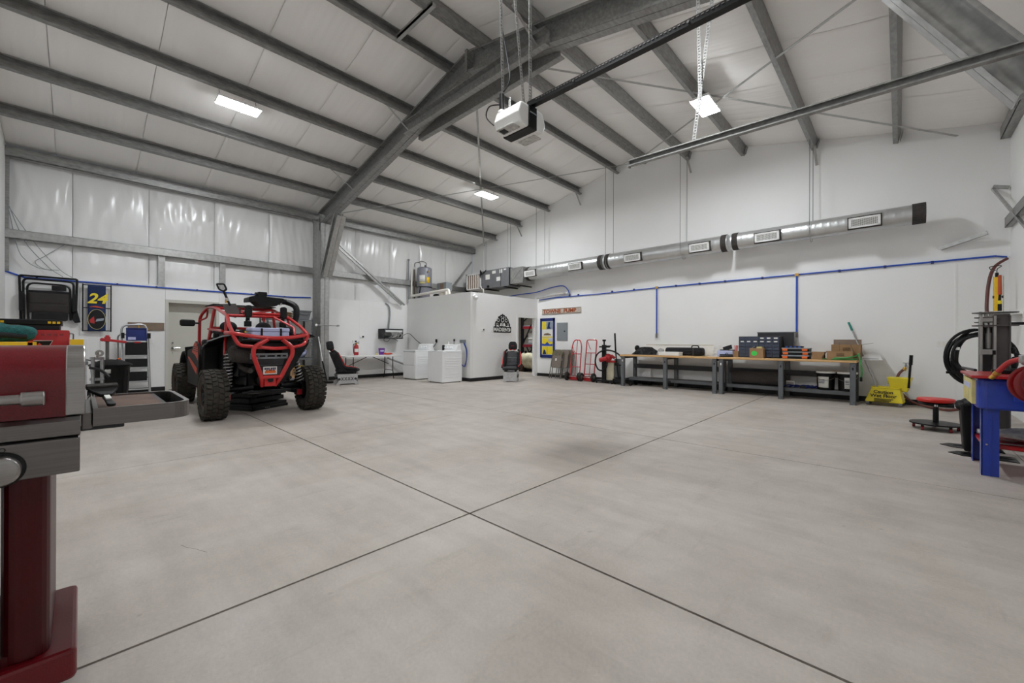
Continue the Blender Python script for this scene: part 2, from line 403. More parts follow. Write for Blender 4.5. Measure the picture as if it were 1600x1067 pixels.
# roof: insulation blankets that sag between the purlins, one strip per roll
ce = struct(MB().prism([(XA - .3, roof(XA - .3) + .17), (RX, RZ + .17), (XC + .3, roof(XC + .3) + .17), (XC + .3, roof(XC + .3) + .2), (RX, RZ + .2), (XA - .3, roof(XA - .3) + .2)], -12.3, frame_T((0, -1.2, 0), (1, 0, 0), (0, 0, 1))).build('ceiling', 'roof_insulation'))
PUR = [-11.13, -9.87, -8.61, -7.355, -6.05, -5.15, -3.97, -2.68, -1.31, -0.02]
ALLP = [XA] + PUR + [XC]
def sag(x):
    for a, b in zip(ALLP, ALLP[1:]):
        if a <= x <= b:
            t = (x - a) / (b - a); return 0.028 * math.sin(PI * t) ** 0.7
    return 0
ysr = [YD + .0, -0.35, 0.85, 2.07, 3.3, 4.52, 5.74, 6.96, 8.18, 9.4, YB]
for sgn, xa, xb in ((1, XA - .05, RX), (-1, RX, XC + .05)):
    for i, (a, b) in enumerate(zip(ysr, ysr[1:])):
        r = np.random.RandomState(100 + i); ws = [(r.uniform(16, 75), r.uniform(0, 6), r.uniform(.0004, .0013), r.uniform(.6, 1.6)) for k in range(5)]
        def fn(u, v, a=a, b=b, xa=xa, xb=xb, ws=ws):
            x = xa + (xb - xa) * u; y = a + .003 + (b - a - .006) * v
            e = min(v, 1 - v) * (b - a)
            wr = 0
            for k, (f, ph, am, q) in enumerate(ws):
                wr += math.sin(f * (y + 0.04 * math.sin(x * 1.3 + k)) + ph) * am * (0.4 + 0.6 * abs(math.sin(x * q + k)))
            return (x, y, roof(x) + .012 - sag(x) * (1 - 0.15 * math.exp(-e / .05)) + wr + 0.008 * math.exp(-e / .012))
        MB().grid(fn, 84, 44).build('insulation_blanket', 'roof_insulation', ce)
# eave covering strips close the corners
# ------------------------------------------------ steel: purlins, girts, eave struts, frame
def zee(x, d=0.212, f=0.075, y0=YD, y1=YB - .02, t=.004):
    """channel purlin square to the roof, open side towards the ridge; its web foot stands at x"""
    g = 1 if x < RX else -1; c_ = 1 / math.hypot(1, SL); sl = V((g * c_, SL * c_)); n = V((g * SL * c_, -c_))
    xt = x - n.x * d; o = V((xt, roof(xt) - .004)); m = MB()
    def plate(a0, a1, b0, b1):
        P = [o + sl * a + n * b for a, b in ((a0, b0), (a1, b0), (a1, b1), (a0, b1))]
        m.prism([(p.x, p.y) for p in P], -(y1 - y0), frame_T((0, y0, 0), (1, 0, 0), (0, 0, 1)))
    plate(0, t, 0, d); plate(0, f, 0, t); plate(0, f, d - t, d); plate(f - t, f, d - .022, d); plate(f - t, f, 0, .02)
    return m
ordn = ['first', 'second', 'third', 'fourth', 'fifth', 'sixth', 'seventh', 'eighth', 'ninth', 'tenth']
for i, x in enumerate(PUR):
    o = zee(x).build('purlin', 'galv')
    tag(o, f'galvanized roof purlin, {ordn[i]} in from the wall with the off-road buggy', 'purlin', 'roof purlins', 'structure')
    # splice lap near the frame and clip at the end wall
    g = 1 if x < RX else -1
    zl = roof(x) - .225
    MB().bar((x + g * .035, 4.1, zl + g * .035 * SL * g), (x + g * .035, 5.4, zl + .035 * SL), .072, .006, (-g * SL, 0, 1)).build('lap_plate', 'galv', o)
    MB().bar((x - g * .026, YB - .10, roof(x) - .20), (x - g * .07, YB - .10, roof(x) - .04), .12, .012, (1, 0, 0)).build('end_clip', 'galv', o)
e1 = MB().box(XA - .05, XA + .12, YD, YB - .02, 4.69, 4.70).box(XA + .112, XA + .12, YD, YB - .02, 4.69, 4.88).box(XA, XA + .12, YD, YB - .02, 4.875, 4.883).build('eave_strut', 'galv')
tag(e1, 'galvanized eave strut on top of the wall behind the off-road buggy', 'beam', 'eave struts', 'structure')
e2 = MB().box(XC - .12, XC + .05, YD, YB - .02, 4.69, 4.70).box(XC - .12, XC - .112, YD, YB - .02, 4.69, 4.88).build('eave_strut', 'galv')
tag(e2, 'galvanized eave strut at the roof edge above the shop press', 'beam', 'eave struts', 'structure')
g1 = MB().box(XA - .07, XA + .08, YD, 4.66, 3.30, 3.306).box(XA + .072, XA + .08, YD, 4.66, 3.14, 3.306).box(XA - .07, XA + .08, YD, 4.66, 3.14, 3.146).box(XA + .02, XA + .026, YD, 4.66, 3.14, 3.3).build('girt', 'galv_light')
tag(g1, 'galvanized wall girt above the grey door, ending at the steel column', 'beam', 'wall girts', 'structure')
g2 = MB().box(XA - .07, XA + .08, 4.86, YB, 3.29, 3.296).box(XA + .072, XA + .08, 4.86, YB, 3.13, 3.296).box(XA - .07, XA + .08, 4.86, YB, 3.13, 3.136).build('girt', 'galv_light')
tag(g2, 'galvanized wall girt passing behind the grey water heater', 'beam', 'wall girts', 'structure')
for y, lb in ((1.29, 'door jamb stud under the girt, above the grey door near the wall banner'), (2.47, 'door jamb stud under the girt, above the roof of the off-road buggy')):
    o = MB().box(XA - .06, XA + .02, y - .06, y + .06, 2.40, 3.15).box(XA + .02, XA + .03, y - .06, y - .045, 2.40, 3.15).build('stud', 'galv_light'); tag(o, 'galvanized ' + lb, 'stud', 'jamb studs', 'structure')

# main frame: back-to-back channels, so every member is an I with a seam down its flanges
FY = 4.75
def isec(m, p, q, d, fwid=0.24, t=.012):
    """member in the plane y = FY from p=(x,z) to q=(x,z), d deep"""
    p = V((p[0], FY, p[1])); q = V((q[0], FY, q[1])); ax = (q - p).normalized(); n = V((0, 1, 0)).cross(ax).normalized()
    for s_ in (-1, 1):
        a = p + V((0, s_ * .006, 0)); b = q + V((0, s_ * .006, 0))
        m.bar(a, b, .006, d, n)
        for e in (-1, 1):
            o = n * (e * (d / 2 - t / 2)) + V((0, s_ * (fwid / 4 + .003), 0))
            m.bar(p + o, q + o, fwid / 2 - .006, t, n)
            o2 = n * (e * (d / 2 - .018)) + V((0, s_ * (fwid / 2 - .003), 0))
            m.bar(p + o2, q + o2, .006, .036, n)
    return m
fr = thing('steel_frame', 'galvanized rigid frame of column, rafter, knee brace and tie across the middle of the hall', 'steel frame', (RX, FY, 0), 0, None, 'structure')
def mir(x): return 2 * RX - x
for sx in (0, 1):
    X = (lambda x: x) if sx == 0 else mir
    isec(MB(fr), (X(-12.08), 0), (X(-12.08), 4.74), .56).build('column', 'galv_light', fr)
    zc = lambda x: roof(x) - .20 - .19
    isec(MB(fr), (X(-12.0), zc(-12.0)), (X(-5.53), zc(-5.53)), .37).build('rafter', 'galv', fr)
    isec(MB(fr), (X(-11.72), 3.02), (X(-10.82), 4.55), .24).build('knee_brace', 'galv_light', fr)
    m = MB(fr); xx = X(-11.9); m.box(min(xx, xx + .02), max(xx, xx + .02), FY - .13, FY + .13, 4.3, 4.75); m.build('knee_plate', 'galv', fr)
    MB(fr).box(X(-12.08) - .33, X(-12.08) + .33, FY - .16, FY + .16, 0, .02).build('base_plate', 'galv', fr)
mt_ = MB(fr)
for s_ in (-1, 1):
    y = FY + s_ * .13
    mt_.box(-7.35, -3.65, y - .005, y + .005, 5.42, 5.66)
    mt_.box(-7.35, -3.65, min(y, y + s_ * .1), max(y, y + s_ * .1), 5.42, 5.432); mt_.box(-7.35, -3.65, min(y, y + s_ * .1), max(y, y + s_ * .1), 5.648, 5.66)
mt_.build('tie_beam', 'galv', fr)
MB(fr).box(-5.53, -5.47, FY - .14, FY + .14, 5.88, 6.28).build('ridge_plate', 'galv', fr)
def rod(p, q, wd=.045): return MB().bar(p, q, wd, .005)
zz = lambda x, o=.215: roof(x) - o
for p, q, lb in (((-5.6, 4.9), (-11.7, 10.75), 'flat steel roof brace running from the ridge down to the corner over the air handler'),
                 ((-12.0, 4.95), (-5.5, 10.75), 'flat steel roof brace rising from the column to the ridge, past the far panel light'),
                 ((-5.4, 4.9), (0.75, 10.75), 'flat steel roof brace running from the ridge to the corner above the shop press'),
                 ((0.9, 4.95), (-5.45, 10.75), 'flat steel roof brace crossing in front of the panel light over the workbenches')):
    o = rod((p[0], p[1], zz(p[0])), (q[0], q[1], zz(q[0]))).build('roof_brace', 'galv_light'); tag(o, lb, 'brace', 'roof braces', 'structure')
for ps, lb in (([((XA + .2, 5.1, 4.15), (XA + .16, 7.5, 2.42)), ((XA + .2, 5.2, 4.2), (XA + .16, 7.62, 2.42))], 'double angle wall brace falling from the frame column to the white inner room'),
               ([((XA + .1, 10.7, 4.35), (XA + .12, 9.35, 2.85))], 'angle wall brace between the water heater and the air handler')):
    m = MB()
    for p, q in ps: m.bar(p, q, .05, .05)
    tag(m.build('wall_brace', 'galv_light'), lb, 'brace', 'wall braces', 'structure')
for x, yy, lb in ((-7.355, 4.15, 'short flange rod from the fourth purlin to the rafter'), (-9.87, 4.1, 'short flange rod from the second purlin to the rafter'), (-3.95, 4.15, 'short flange rod beside the garage door opener hangers')):
    o = MB().bar((x, yy, zz(x)), (x + .05, FY - .12, zz(x) - .36), .04, .006).build('flange_rod', 'galv_light'); tag(o, lb, 'brace', 'flange rods', 'structure')
# bridging channel between two purlins near the ridge
o = MB().box(-6.05, -5.0, 3.55, 3.61, zz(-6.05), zz(-6.05) + .05).box(-6.05, -5.0, 3.55, 3.553, zz(-6.05), zz(-6.05) + .09).build('bridging_channel', 'galv_light')
tag(o, 'short pale bridging channel between two ridge purlins at the top of the photo', 'channel', None, 'structure')
# corner post and small steel at the back right corner
o = MB().box(XC - .5, XC - .1, YB - .35, YB - .2, 3.02, 3.16).bar((XC - .02, YB - .3, 3.42), (XC - .5, YB - .28, 3.08), .10, .10).build('eave_brace', 'galv')
o = MB().box(XC - .08, XC + .07, YD, YB - .12, 3.30, 3.306).box(XC - .08, XC - .072, YD, YB - .12, 3.14, 3.306).box(XC - .08, XC + .07, YD, YB - .12, 3.14, 3.146).build('girt', 'galv'); tag(o, 'galvanized wall girt ending in the corner above the shop press', 'beam', 'wall girts', 'structure')
bpy.data.objects.remove(bpy.data.objects['eave_brace'])
o = MB().bar((1.18, YB - .02, 3.86), (1.36, 9.6, 2.9), .035, .035).bar((1.18, YB - .02, 3.9), (XC - .02, YB - .02, 3.84), .06, .05).build('wall_brace', 'galv_light'); tag(o, 'slim angle brace in the corner above the shop press', 'brace', 'wall braces', 'structure')
o = MB().bar((.55, YB - .03, 2.92), (1.1, YB - .2, 3.08), .06, .06).build('wall_brace', 'galv_light'); tag(o, 'short slanted strut low in the corner above the blue air line', 'brace', 'wall braces', 'structure')
o = MB().box(XA, XA + .05, YD, YD + .05, 2.5, 4.7).build('corner_post', 'galv'); tag(o, 'galvanized corner post at the left edge of the photo', 'post', None, 'structure')

# ------------------------------------------------ baseboards
for nm, a in (('baseboard_left', [(XA, XA + .012, YD, 1.36), (XA, XA + .012, 2.42, 4.6), (XA, XA + .012, 4.9, 7.85)]), ('baseboard_back', [(-9.1, .735, YB - .012, YB)]),
              ('baseboard_hut', [(XA, -9.088, 7.838, 7.85), (-9.1, -9.088, 7.85, 9.83)])):
    m = MB()
    for x0, x1, y0, y1 in a: m.box(x0, x1, y0, y1, 0.003, .105)
    struct(m.build(nm, 'black_trim'))

# ------------------------------------------------ inner room (hut) with open doorway to the store room
hf = struct(MB().box(XA, -9.1, 7.85, 7.95, 0, 2.64).build('wall_hut_front', 'grey_paint'))
hs = struct(MB().box(-9.2, -9.1, 7.95, 9.90, 0, 2.64).box(-9.2, -9.1, 10.76, 10.9, 0, 2.64).box(-9.2, -9.1, 9.90, 10.76, 2.0, 2.64).build('wall_hut_side', 'wall_paint'))
hc = struct(MB().box(XA, -9.2, 7.95, YB, 2.5, 2.6).build('ceiling_hut', 'tan_room'))
sr = struct(MB().box(-15.8, -6.0, 14.6, 14.7, 0, 3).box(-15.9, -15.8, 10.9, 14.7, 0, 3).box(-6.1, -6.0, 11.0, 14.7, 0, 3).build('wall_store', 'tan_room'))
sc2 = struct(MB().box(-15.9, -6.0, 11.0, 14.7, 2.95, 3.05).build('ceiling_store', 'tan_room'))
d2 = MB()
for y0, y1, z0, z1 in ((9.83, 9.905, 0, 1.98), (10.755, 10.83, 0, 1.98), (9.83, 10.83, 1.98, 2.075)): d2.box(-9.099, -9.085, y0, y1, z0, z1)
d2.box(-9.2, -9.1, 9.901, 9.915, 0, 1.985); d2.box(-9.2, -9.1, 10.745, 10.759, 0, 1.985); d2.box(-9.2, -9.1, 9.901, 10.759, 1.985, 1.999)
d2 = struct(d2.build('door_2', 'white'))
dl = MB().bar((-9.17, 10.73, .995), (-9.66, 11.34, .995), .04, 1.97).build('door_leaf', 'white', d2, .004)
MB().cyl((-9.6, 11.27, .98), (-9.66, 11.22, .98), .012).ell((-9.67, 11.21, .98), (.06, .06, .06)).build('door_knob', 'black_metal', dl)
MB().box(-9.215, -9.198, 10.695, 10.745, .9, 1.06).build('latch_plate', 'black_metal', dl)
# grey steel door in the left wall
d1 = MB().box(XA - .25, XA + .02, 1.36, 1.42, 0, 2.07).box(XA - .25, XA + .02, 2.34, 2.40, 0, 2.07).box(XA - .25, XA + .02, 1.36, 2.40, 2.07, 2.14)
d1 = struct(d1.build('door_1', 'door_frame'))
dl = MB().box(XA - .24, XA - .215, 1.42, 2.34, .01, 2.07).build('door_leaf', 'door_paint', d1)
MB().cyl((XA - .215, 1.52, 1.0), (XA - .16, 1.52, 1.0), .028).tube(fil([(XA - .16, 1.52, 1.0), (XA - .15, 1.54, 1.0), (XA - .15, 1.66, 1.0)], .02), .012).build('door_handle', 'chrome', dl)
MB().cyl((XA - .215, 1.52, 1.12), (XA - .20, 1.52, 1.12), .02).cyl((XA - .215, 1.52, .88), (XA - .208, 1.52, .88), .012).build('bolt_cover', 'steel', dl)

# ------------------------------------------------ panel lights
LAB = ['lit flat panel light hung above the red off-road buggy', 'lit flat panel light hung nearer the white inner room',
       'lit flat panel light over the middle of the hall floor', 'lit flat panel light hung above the workbenches']
emi = MATS['lamp_glow']
for (x, y), lb in zip(LIGHT_SPOTS, LAB):
    zl = roof(x) - .38
    t = thing('ceiling_light', lb, 'light', (x, y, zl), 0, 'panel lights under the purlins')
    MB().box(-.16, .16, -.33, .33, 0, .045).build('housing', 'white', t, .004)
    MB().box(-.15, .15, -.32, .32, -.009, -.002).build('diffuser', 'lamp_glow', t)
    for k, yy in enumerate((-.28, .28)):
        MB().tube([(0, yy, .04), (.02, yy - .02, .17)], .004, 6).build('hanger_wire', 'black_metal', t)
    MB().tube(spl([(0, .1, .05), (.0, .2, .09), (.02, .27, .05), (.03, .3, .14), (.03, .28, .2)]), .007, 6).build('cord', 'white_plastic', t)
ld = bpy.data.lights.new('store_fill_light', 'AREA'); ld.size = .8; ld.energy = 60  # unseen fill light, added to brighten the store room behind the doorway
lo = bpy.data.objects.new('store_fill_light', ld); COL.objects.link(lo); lo.location = (-10.5, 12.3, 2.9)
# ================================================================ OFF-ROAD BUGGY (faces the left wall, tail towards us)
def buggy():
    t = thing('off_road_buggy', 'red tube-caged off-road buggy parked tail-out with muddy knobby tyres', 'buggy', (-8.65, 2.05, 0))
    yc = 2.05
    # wheels
    def wheel(x, y, side, name='wheel', r=.375, w_=.27):
        T = frame_T((x, y, r), (1, 0, 0), (0, 0, 1)) if side < 0 else frame_T((x, y, r), (-1, 0, 0), (0, 0, 1))   # local z points outboard
        m = MB(t)
        m.lathe([(.17, -.12), (.195, -.12), (.19, -.10), (.165, -.06), (.16, .04), (.185, .10), (.195, .115), (.17, .118), (.155, .09), (.06, .06), (.04, .075), (0, .075)], 28, T)
        for k in range(8):
            a = k * PI / 4
            m.bar((.05 * math.cos(a), .05 * math.sin(a), .075), (.165 * math.cos(a), .165 * math.sin(a), .1), .03, .02, (0, 0, 1), T)
        rim = m.build('wheel', 'dark_plastic', t)
        MB(t).lathe([(.196, .117), (.206, .121), (.2, .126), (.186, .124), (.186, .116)], 28, T).build('bead_ring', 'dusty_rim', rim)
        m = MB(t)
        h = w_ / 2
        m.lathe([(.19, -h + .02), (.22, -h - .005), (.29, -h - .008), (.335, -h + .012), (r - .016, -h + .045), (r - .012, 0), (r - .016, h - .045), (.335, h - .012), (.29, h + .008), (.22, h + .005), (.19, h - .02)], 40, T)
        n = 30
        for k in range(n):
            for j, (z0, z1, off, rr) in enumerate(((-h - .002, -h + .062, 0, r - .006), (-.062, -.006, .5, r), (.006, .062, 0, r), (h - .062, h + .002, .5, r - .006))):
                a0 = 2 * PI * (k + off + .12) / n; a1 = 2 * PI * (k + off + .8) / n; sk = .035 * (1 if j % 2 else -1)
                ro, ri = rr + .004, rr - .03
                vs = [(q * math.cos(a + (sk if z == z1 else 0)), q * math.sin(a + (sk if z == z1 else 0)), z) for q in (ri, ro) for a in (a0, a1) for z in (z0, z1)]
                m.add(vs, [(0, 1, 3, 2), (4, 6, 7, 5), (0, 4, 5, 1), (2, 3, 7, 6), (0, 2, 6, 4), (1, 5, 7, 3)], False, T)
            a = 2 * PI * (k + .4) / n
            for sgn in (-1, 1):
                m.bar((.315 * math.cos(a), .315 * math.sin(a), sgn * (h + .002)), (.352 * math.cos(a), .352 * math.sin(a), sgn * (h - .012)), .03, .016, (0, 0, 1), T)
        m.build('tyre', 'tyre_rubber', rim)
    for x in (-7.42, -9.95):
        wheel(x, 1.36, -1); wheel(x, 2.74, 1)
    R = .026
    # roll cage
    m = MB(t)
    for s_, ya, yb, yr in ((-1, 1.52, 1.60, 1.53), (1, 2.58, 2.50, 2.57)):
        m.tube(fil([(-7.05, yr, 1.28), (-7.35, yr + .01 * -s_, 1.42), (-7.75, yb, 1.58), (-8.6, yb, 1.76), (-9.15, yb, 1.79), (-9.42, ya, 1.62), (-9.46, ya, 1.08)], .12), R, 10)
        m.tube([(-8.62, yb, 1.76), (-8.66, ya, 1.15), (-8.66, ya, .5)], R, 10)
        m.tube([(-8.66, ya, 1.38), (-7.7, yr, 1.33)], R * .8, 8)
        m.tube(fil([(-9.40, ya, 1.55), (-9.25, yb, 1.6), (-9.2, yb, 1.77)], .05), R * .6, 8)
        m.tube([(-7.8, yb, 1.57), (-7.55, yr, .95)], R * .8, 8)
    for x, z in ((-8.62, 1.755), (-9.15, 1.785), (-8.05, 1.645), (-7.8, 1.585)):
        m.tube([(x, 1.6, z), (x, 2.5, z)], R * .9, 10)
    m.tube([(-8.62, 1.6, 1.755), (-8.05, 2.05, 1.65), (-8.62, 2.5, 1.755)], R * .7, 8)
    m.tube([(-8.64, 1.55, 1.40), (-8.64, 2.55, 1.40)], R * .9, 8)
    m.tube([(-7.78, 2.28, 1.58), (-7.35, 2.45, 1.40), (-7.2, 2.42, 1.27)], R * .7, 8)
    m.build('roll_cage', 'red_tube', t)
    MB(t).box(-9.2, -8.55, 1.56, 2.54, 1.80, 1.815).build('roof_panel', 'black_plastic', t, .005)
    # rear rack rails and bumper hoop
    m = MB(t)
    m.tube(fil([(-7.35, 1.50, 1.30), (-7.0, 1.50, 1.29), (-6.9, 1.75, 1.24), (-6.86, 2.02, 1.215), (-6.9, 2.30, 1.235), (-7.0, 2.55, 1.28), (-7.35, 2.58, 1.30)], .1), R * 1.1, 10)
    m.tube(fil([(-7.0, 1.51, 1.28), (-6.98, 1.58, 1.11), (-6.92, 1.80, 1.085), (-6.88, 2.04, 1.06), (-6.92, 2.3, 1.08), (-6.98, 2.49, 1.12), (-7.0, 2.55, 1.27)], .07), R, 10)
    m.build('rear_rail', 'red_tube', t)
    m = MB(t)
    m.tube(fil([(-6.87, 1.93, 1.2), (-6.86, 1.75, 1.09), (-6.86, 1.735, .98), (-6.9, 1.86, .62), (-6.98, 1.89, .50)], .09), R * 1.25, 10)
    m.tube(fil([(-6.87, 2.13, 1.2), (-6.86, 2.265, 1.09), (-6.86, 2.275, .98), (-6.9, 2.12, .62), (-6.98, 2.06, .50)], .09), R * 1.25, 10)
    m.tube([(-6.9, 1.86, .63), (-6.9, 2.12, .63)], R * 1.1, 10); m.tube([(-6.98, 1.89, .51), (-6.98, 2.06, .51)], R, 8)
    m.box(-6.99, -6.90, 1.90, 2.05, .50, .61)
    bh = m.build('bumper_hoop', 'red_tube', t)
    MB(t).prism(rrect(.075, .085, .02), .02, frame_T((-6.9, 1.975, .60), (0, 1, 0), (0, 0, 1))).build('hitch_socket', 'black_metal', bh)
    # grey rear plate with slots, plate holder and plate
    m = MB(t)
    m.box(-7.12, -7.10, 1.76, 2.28, .955, .985); m.box(-7.12, -7.10, 1.76, 2.28, .90, .93)
    for y in (1.76, 1.86, 1.965, 2.10, 2.18, 2.26): m.box(-7.12, -7.10, y, y + .025, .92, .965)
    m.build('slotted_bracket', 'panel_grey', t)
    MB(t).prism([(1.80, .90), (2.24, .90), (2.16, .62), (1.88, .62)], .02, frame_T((-7.13, 0, 0), (0, 1, 0), (0, 0, 1))).build('rear_skid', 'charcoal', t)
    lp = MB(t).box(-7.0, -6.99, 1.905, 2.095, .665, .785).build('licence_plate', 'label_white', t, .004)
    MB(t).box(-6.99, -6.988, 1.925, 2.075, .685, .715).build('plate_arch', 'orange', lp)
    MB(t).prism([(1.93, .715), (1.95, .74), (1.97, .725), (2.0, .745), (2.03, .725), (2.05, .742), (2.07, .715)], .002, frame_T((-6.99, 0, 0), (0, 1, 0), (0, 0, 1))).build('plate_mark', 'sign_letter', lp)
    for k in range(5): pass
    m = MB(t)
    for y in (1.93, 1.955, 1.98, 2.015, 2.04, 2.065): m.box(-6.99, -6.9875, y - .008, y + .008, .735, .768)
    m.build('plate_character', 'navy', lp)
    MB(t).tube([(-6.95, 1.84, .80), (-6.95, 2.16, .80)], .012, 8).build('plate_light_bar', 'black_metal', t)
    # rear fenders
    for s_, y0, y1 in ((-1, 1.375, 1.62), (1, 2.52, 2.70)):
        pr = [(-8.28, .52), (-8.34, .8), (-8.30, 1.09), (-8.1, 1.18), (-7.8, 1.235), (-7.45, 1.28), (-7.08, 1.30)]
        def fn(u, v, pr=pr, y0=y0, y1=y1, s_=s_):
            q = u * (len(pr) - 1); i = min(int(q), len(pr) - 2); a = q - i
            x = pr[i][0] * (1 - a) + pr[i + 1][0] * a; z = pr[i][1] * (1 - a) + pr[i + 1][1] * a
            e = v if s_ > 0 else 1 - v
            yy = y0 + (y1 - y0) * v
            if s_ < 0: yy += (1 - v) * .14 * max(0, (u - .55) / .45)
            return (x, yy, z - .05 * e * e)
        f = MB(t).grid(fn, 18, 6).build('rear_fender', 'black_plastic', t, solid=.012)
        ye = y0 if s_ < 0 else y1
        MB(t).tube([(-8.28, ye, 1.125 - .04), (-7.95, ye + (.02 if s_ < 0 else 0), 1.17), (-7.4, ye + (.10 if s_ < 0 else 0), 1.245), (-7.1, ye + (.14 if s_ < 0 else 0), 1.262)], .012, 6).build('fender_lip', 'panel_grey', f)
        yi = 1.62 if s_ < 0 else 2.50
        MB(t).prism([(-8.34, .45), (-8.34, 1.1), (-8.1, 1.17), (-7.12, 1.27), (-7.3, 1.0), (-7.9, .6)], .01, frame_T((0, yi, 0), (1, 0, 0), (0, 0, 1))).build('wheel_well', 'black_plastic', t)
    MB(t).prism([(2.26, 1.20), (2.66, 1.2), (2.64, 1.12), (2.26, .50), (2.16, .50)], .02, frame_T((-7.25, 0, 0), (0, 1, 0), (0, 0, 1))).build('tail_panel', 'black_plastic', t)
    MB(t).prism([(1.60, 1.22), (1.84, 1.20), (1.80, 1.02), (1.62, 1.05)], .02, frame_T((-7.22, 0, 0), (0, 1, 0), (0, 0, 1))).build('tail_panel', 'black_plastic', t)
    MB(t).box(-7.35, -7.05, 1.82, 2.24, 1.04, 1.17).build('tail_box', 'black_plastic', t, .02)
    # body sides, front fenders, hood, floor
    for s_, y in ((-1, 1.36), (1, 2.74)):
        yy = y
        pts = [(-8.40, .42), (-8.32, .95), (-8.40, 1.13), (-8.62, 1.17), (-8.9, 1.05), (-9.35, 1.0), (-9.35, .42)]
        b = MB(t).prism(pts, .03, frame_T((0, yy, 0), (1, 0, 0), (0, 0, 1))).build('side_panel', 'black_plastic', t, .01)
        of = -.002 if s_ < 0 else -.032
        yo = yy + (-.0305 if s_ < 0 else .0035)
        for q in ([(-8.38, .85), (-8.36, 1.08), (-8.7, 1.10), (-8.9, .98), (-8.62, .94)], [(-8.46, 1.12), (-8.6, 1.16), (-8.74, 1.11), (-8.5, 1.085)], [(-8.5, .62), (-8.45, .72), (-9.1, .88), (-9.3, .9), (-8.95, .76)]):
            MB(t).prism(q, .003, frame_T((0, yo, 0), (1, 0, 0), (0, 0, 1))).build('graphic', 'orange_red', b)
        for k in range(3):
            z = .99 + k * .035; MB(t).prism([(-8.40, z), (-8.40, z + .012), (-8.75, z + .03), (-8.75, z + .02)], .005, frame_T((0, yo + (-.003 if s_ < 0 else .003), 0), (1, 0, 0), (0, 0, 1))).build('stripe', 'black_plastic', b)
        def fn(u, v, y=y, s_=s_):
            a = PI * (0.05 + .85 * u); x = -9.95 + .48 * math.cos(a) ; z = .56 + .44 * math.sin(a)
            o = (v if s_ > 0 else 1 - v)
            return (x, (y - .005 if s_ < 0 else y - .18) + .19 * v, z - .03 * o)
        f = MB(t).grid(fn, 16, 4).build('front_fender', 'black_plastic', t, solid=.014)
        MB(t).prism([(y - .055, 1.06), (y + .12, 1.08), (y + .12, .55), (y + .03, .62), (y - .03, .80)], .03, frame_T((-9.45, 0, 0), (0, 1, 0), (0, 0, 1))).build('mud_flap', 'black_plastic', f)
        MB(t).cyl((-9.3, y + .02, .5), (-8.45, y + .02, .48), .03).build('rock_slider', 'black_metal', t)
    m = MB(t); m.prism([(-9.45, .95), (-9.5, 1.12), (-9.95, 1.05), (-10.35, .88), (-10.45, .62), (-10.3, .45), (-9.6, .42)], 1.0, frame_T((0, 2.55, 0), (1, 0, 0), (0, 0, 1)))
    m.build('hood', 'dark_plastic', t, .04)
    MB(t).box(-10.2, -7.3, 1.70, 2.40, .36, .40).box(-9.4, -8.4, 1.5, 2.6, .38, .43).build('skid_plate', 'black_metal', t, .01)
    MB(t).box(-8.45, -8.40, 1.5, 2.6, .4, 1.15).build('firewall', 'black_plastic', t, .02)
    m = MB(t); m.box(-8.4, -7.0, 1.62, 2.5, 1.17, 1.20); m.box(-8.4, -7.05, 1.62, 1.65, 1.2, 1.3); m.box(-8.4, -7.05, 2.47, 2.5, 1.2, 1.3)
    m.build('cargo_bed', 'black_plastic', t, .008)
    # cabin
    for y in (1.78, 2.32):
        s_ = MB(t).prism(fil([(-9.1, .62, 0), (-8.62, .58, 0), (-8.46, 1.32, 0), (-8.58, 1.38, 0), (-8.76, .80, 0), (-9.12, .76, 0)], .06) and [(p.x, p.y) for p in fil([(-9.1, .62, 0), (-8.62, .58, 0), (-8.46, 1.32, 0), (-8.58, 1.38, 0), (-8.76, .80, 0), (-9.12, .76, 0)], .06)], .42, frame_T((0, y + .21, 0), (1, 0, 0), (0, 0, 1))).build('seat', 'black_fabric', t, .03)
        MB(t).ell((-8.52, y, 1.42), (.14, .26, .2)).build('headrest', 'black_fabric', s_)
    m = MB(t); T = frame_T((-9.12, 1.78, 1.22), (0, 1, 0), (-.45, 0, .9))
    m.tube([(.17 * math.cos(a * PI / 12), .17 * math.sin(a * PI / 12), 0) for a in range(24)], .018, 8, True, T=T)
    m.bar((-.16, 0, 0), (.16, 0, 0), .03, .015, (0, 0, 1), T); m.bar((0, 0, 0), (0, -.16, 0), .03, .015, (0, 0, 1), T); m.cyl((0, 0, 0), (0, 0, -.3), .02, T=T)
    m.build('steering_wheel', 'black_plastic', t)
    MB(t).box(-9.5, -9.3, 1.55, 2.55, .98, 1.2).build('dashboard', 'dark_plastic', t, .04)
    # mirrors
    m = MB(t); m.prism(rrect(.22, .12, .035), .06, frame_T((-9.32, 1.33, 1.50), (0, 1, 0), (0, 0, 1)), z0=-.06); m.cyl((-9.36, 1.40, 1.5), (-9.43, 1.52, 1.5), .015); m.build('side_mirror', 'black_plastic', t, .015)
    # driveline and exhaust
    m = MB(t); m.box(-8.2, -7.45, 1.80, 2.30, .44, .95); m.box(-8.0, -7.5, 1.70, 2.36, .6, .85); m.cyl((-7.45, 2.0, .55), (-7.3, 2.0, .55), .10)
    m.build('engine', 'black_metal', t, .03)
    m = MB(t); m.cyl((-7.30, 1.58, .98), (-7.32, 1.98, .93), .125, n=24); m.ell((-7.30, 1.58, .98), (.25, .12, .25)); m.tube(spl([(-7.3, 1.95, .85), (-7.28, 1.8, .72), (-7.35, 1.7, .78), (-7.5, 1.7, .9)]), .035); m.cyl((-7.32, 1.77, .74), (-7.12, 1.77, .72), .035)
    m.build('muffler', 'carpet', t)
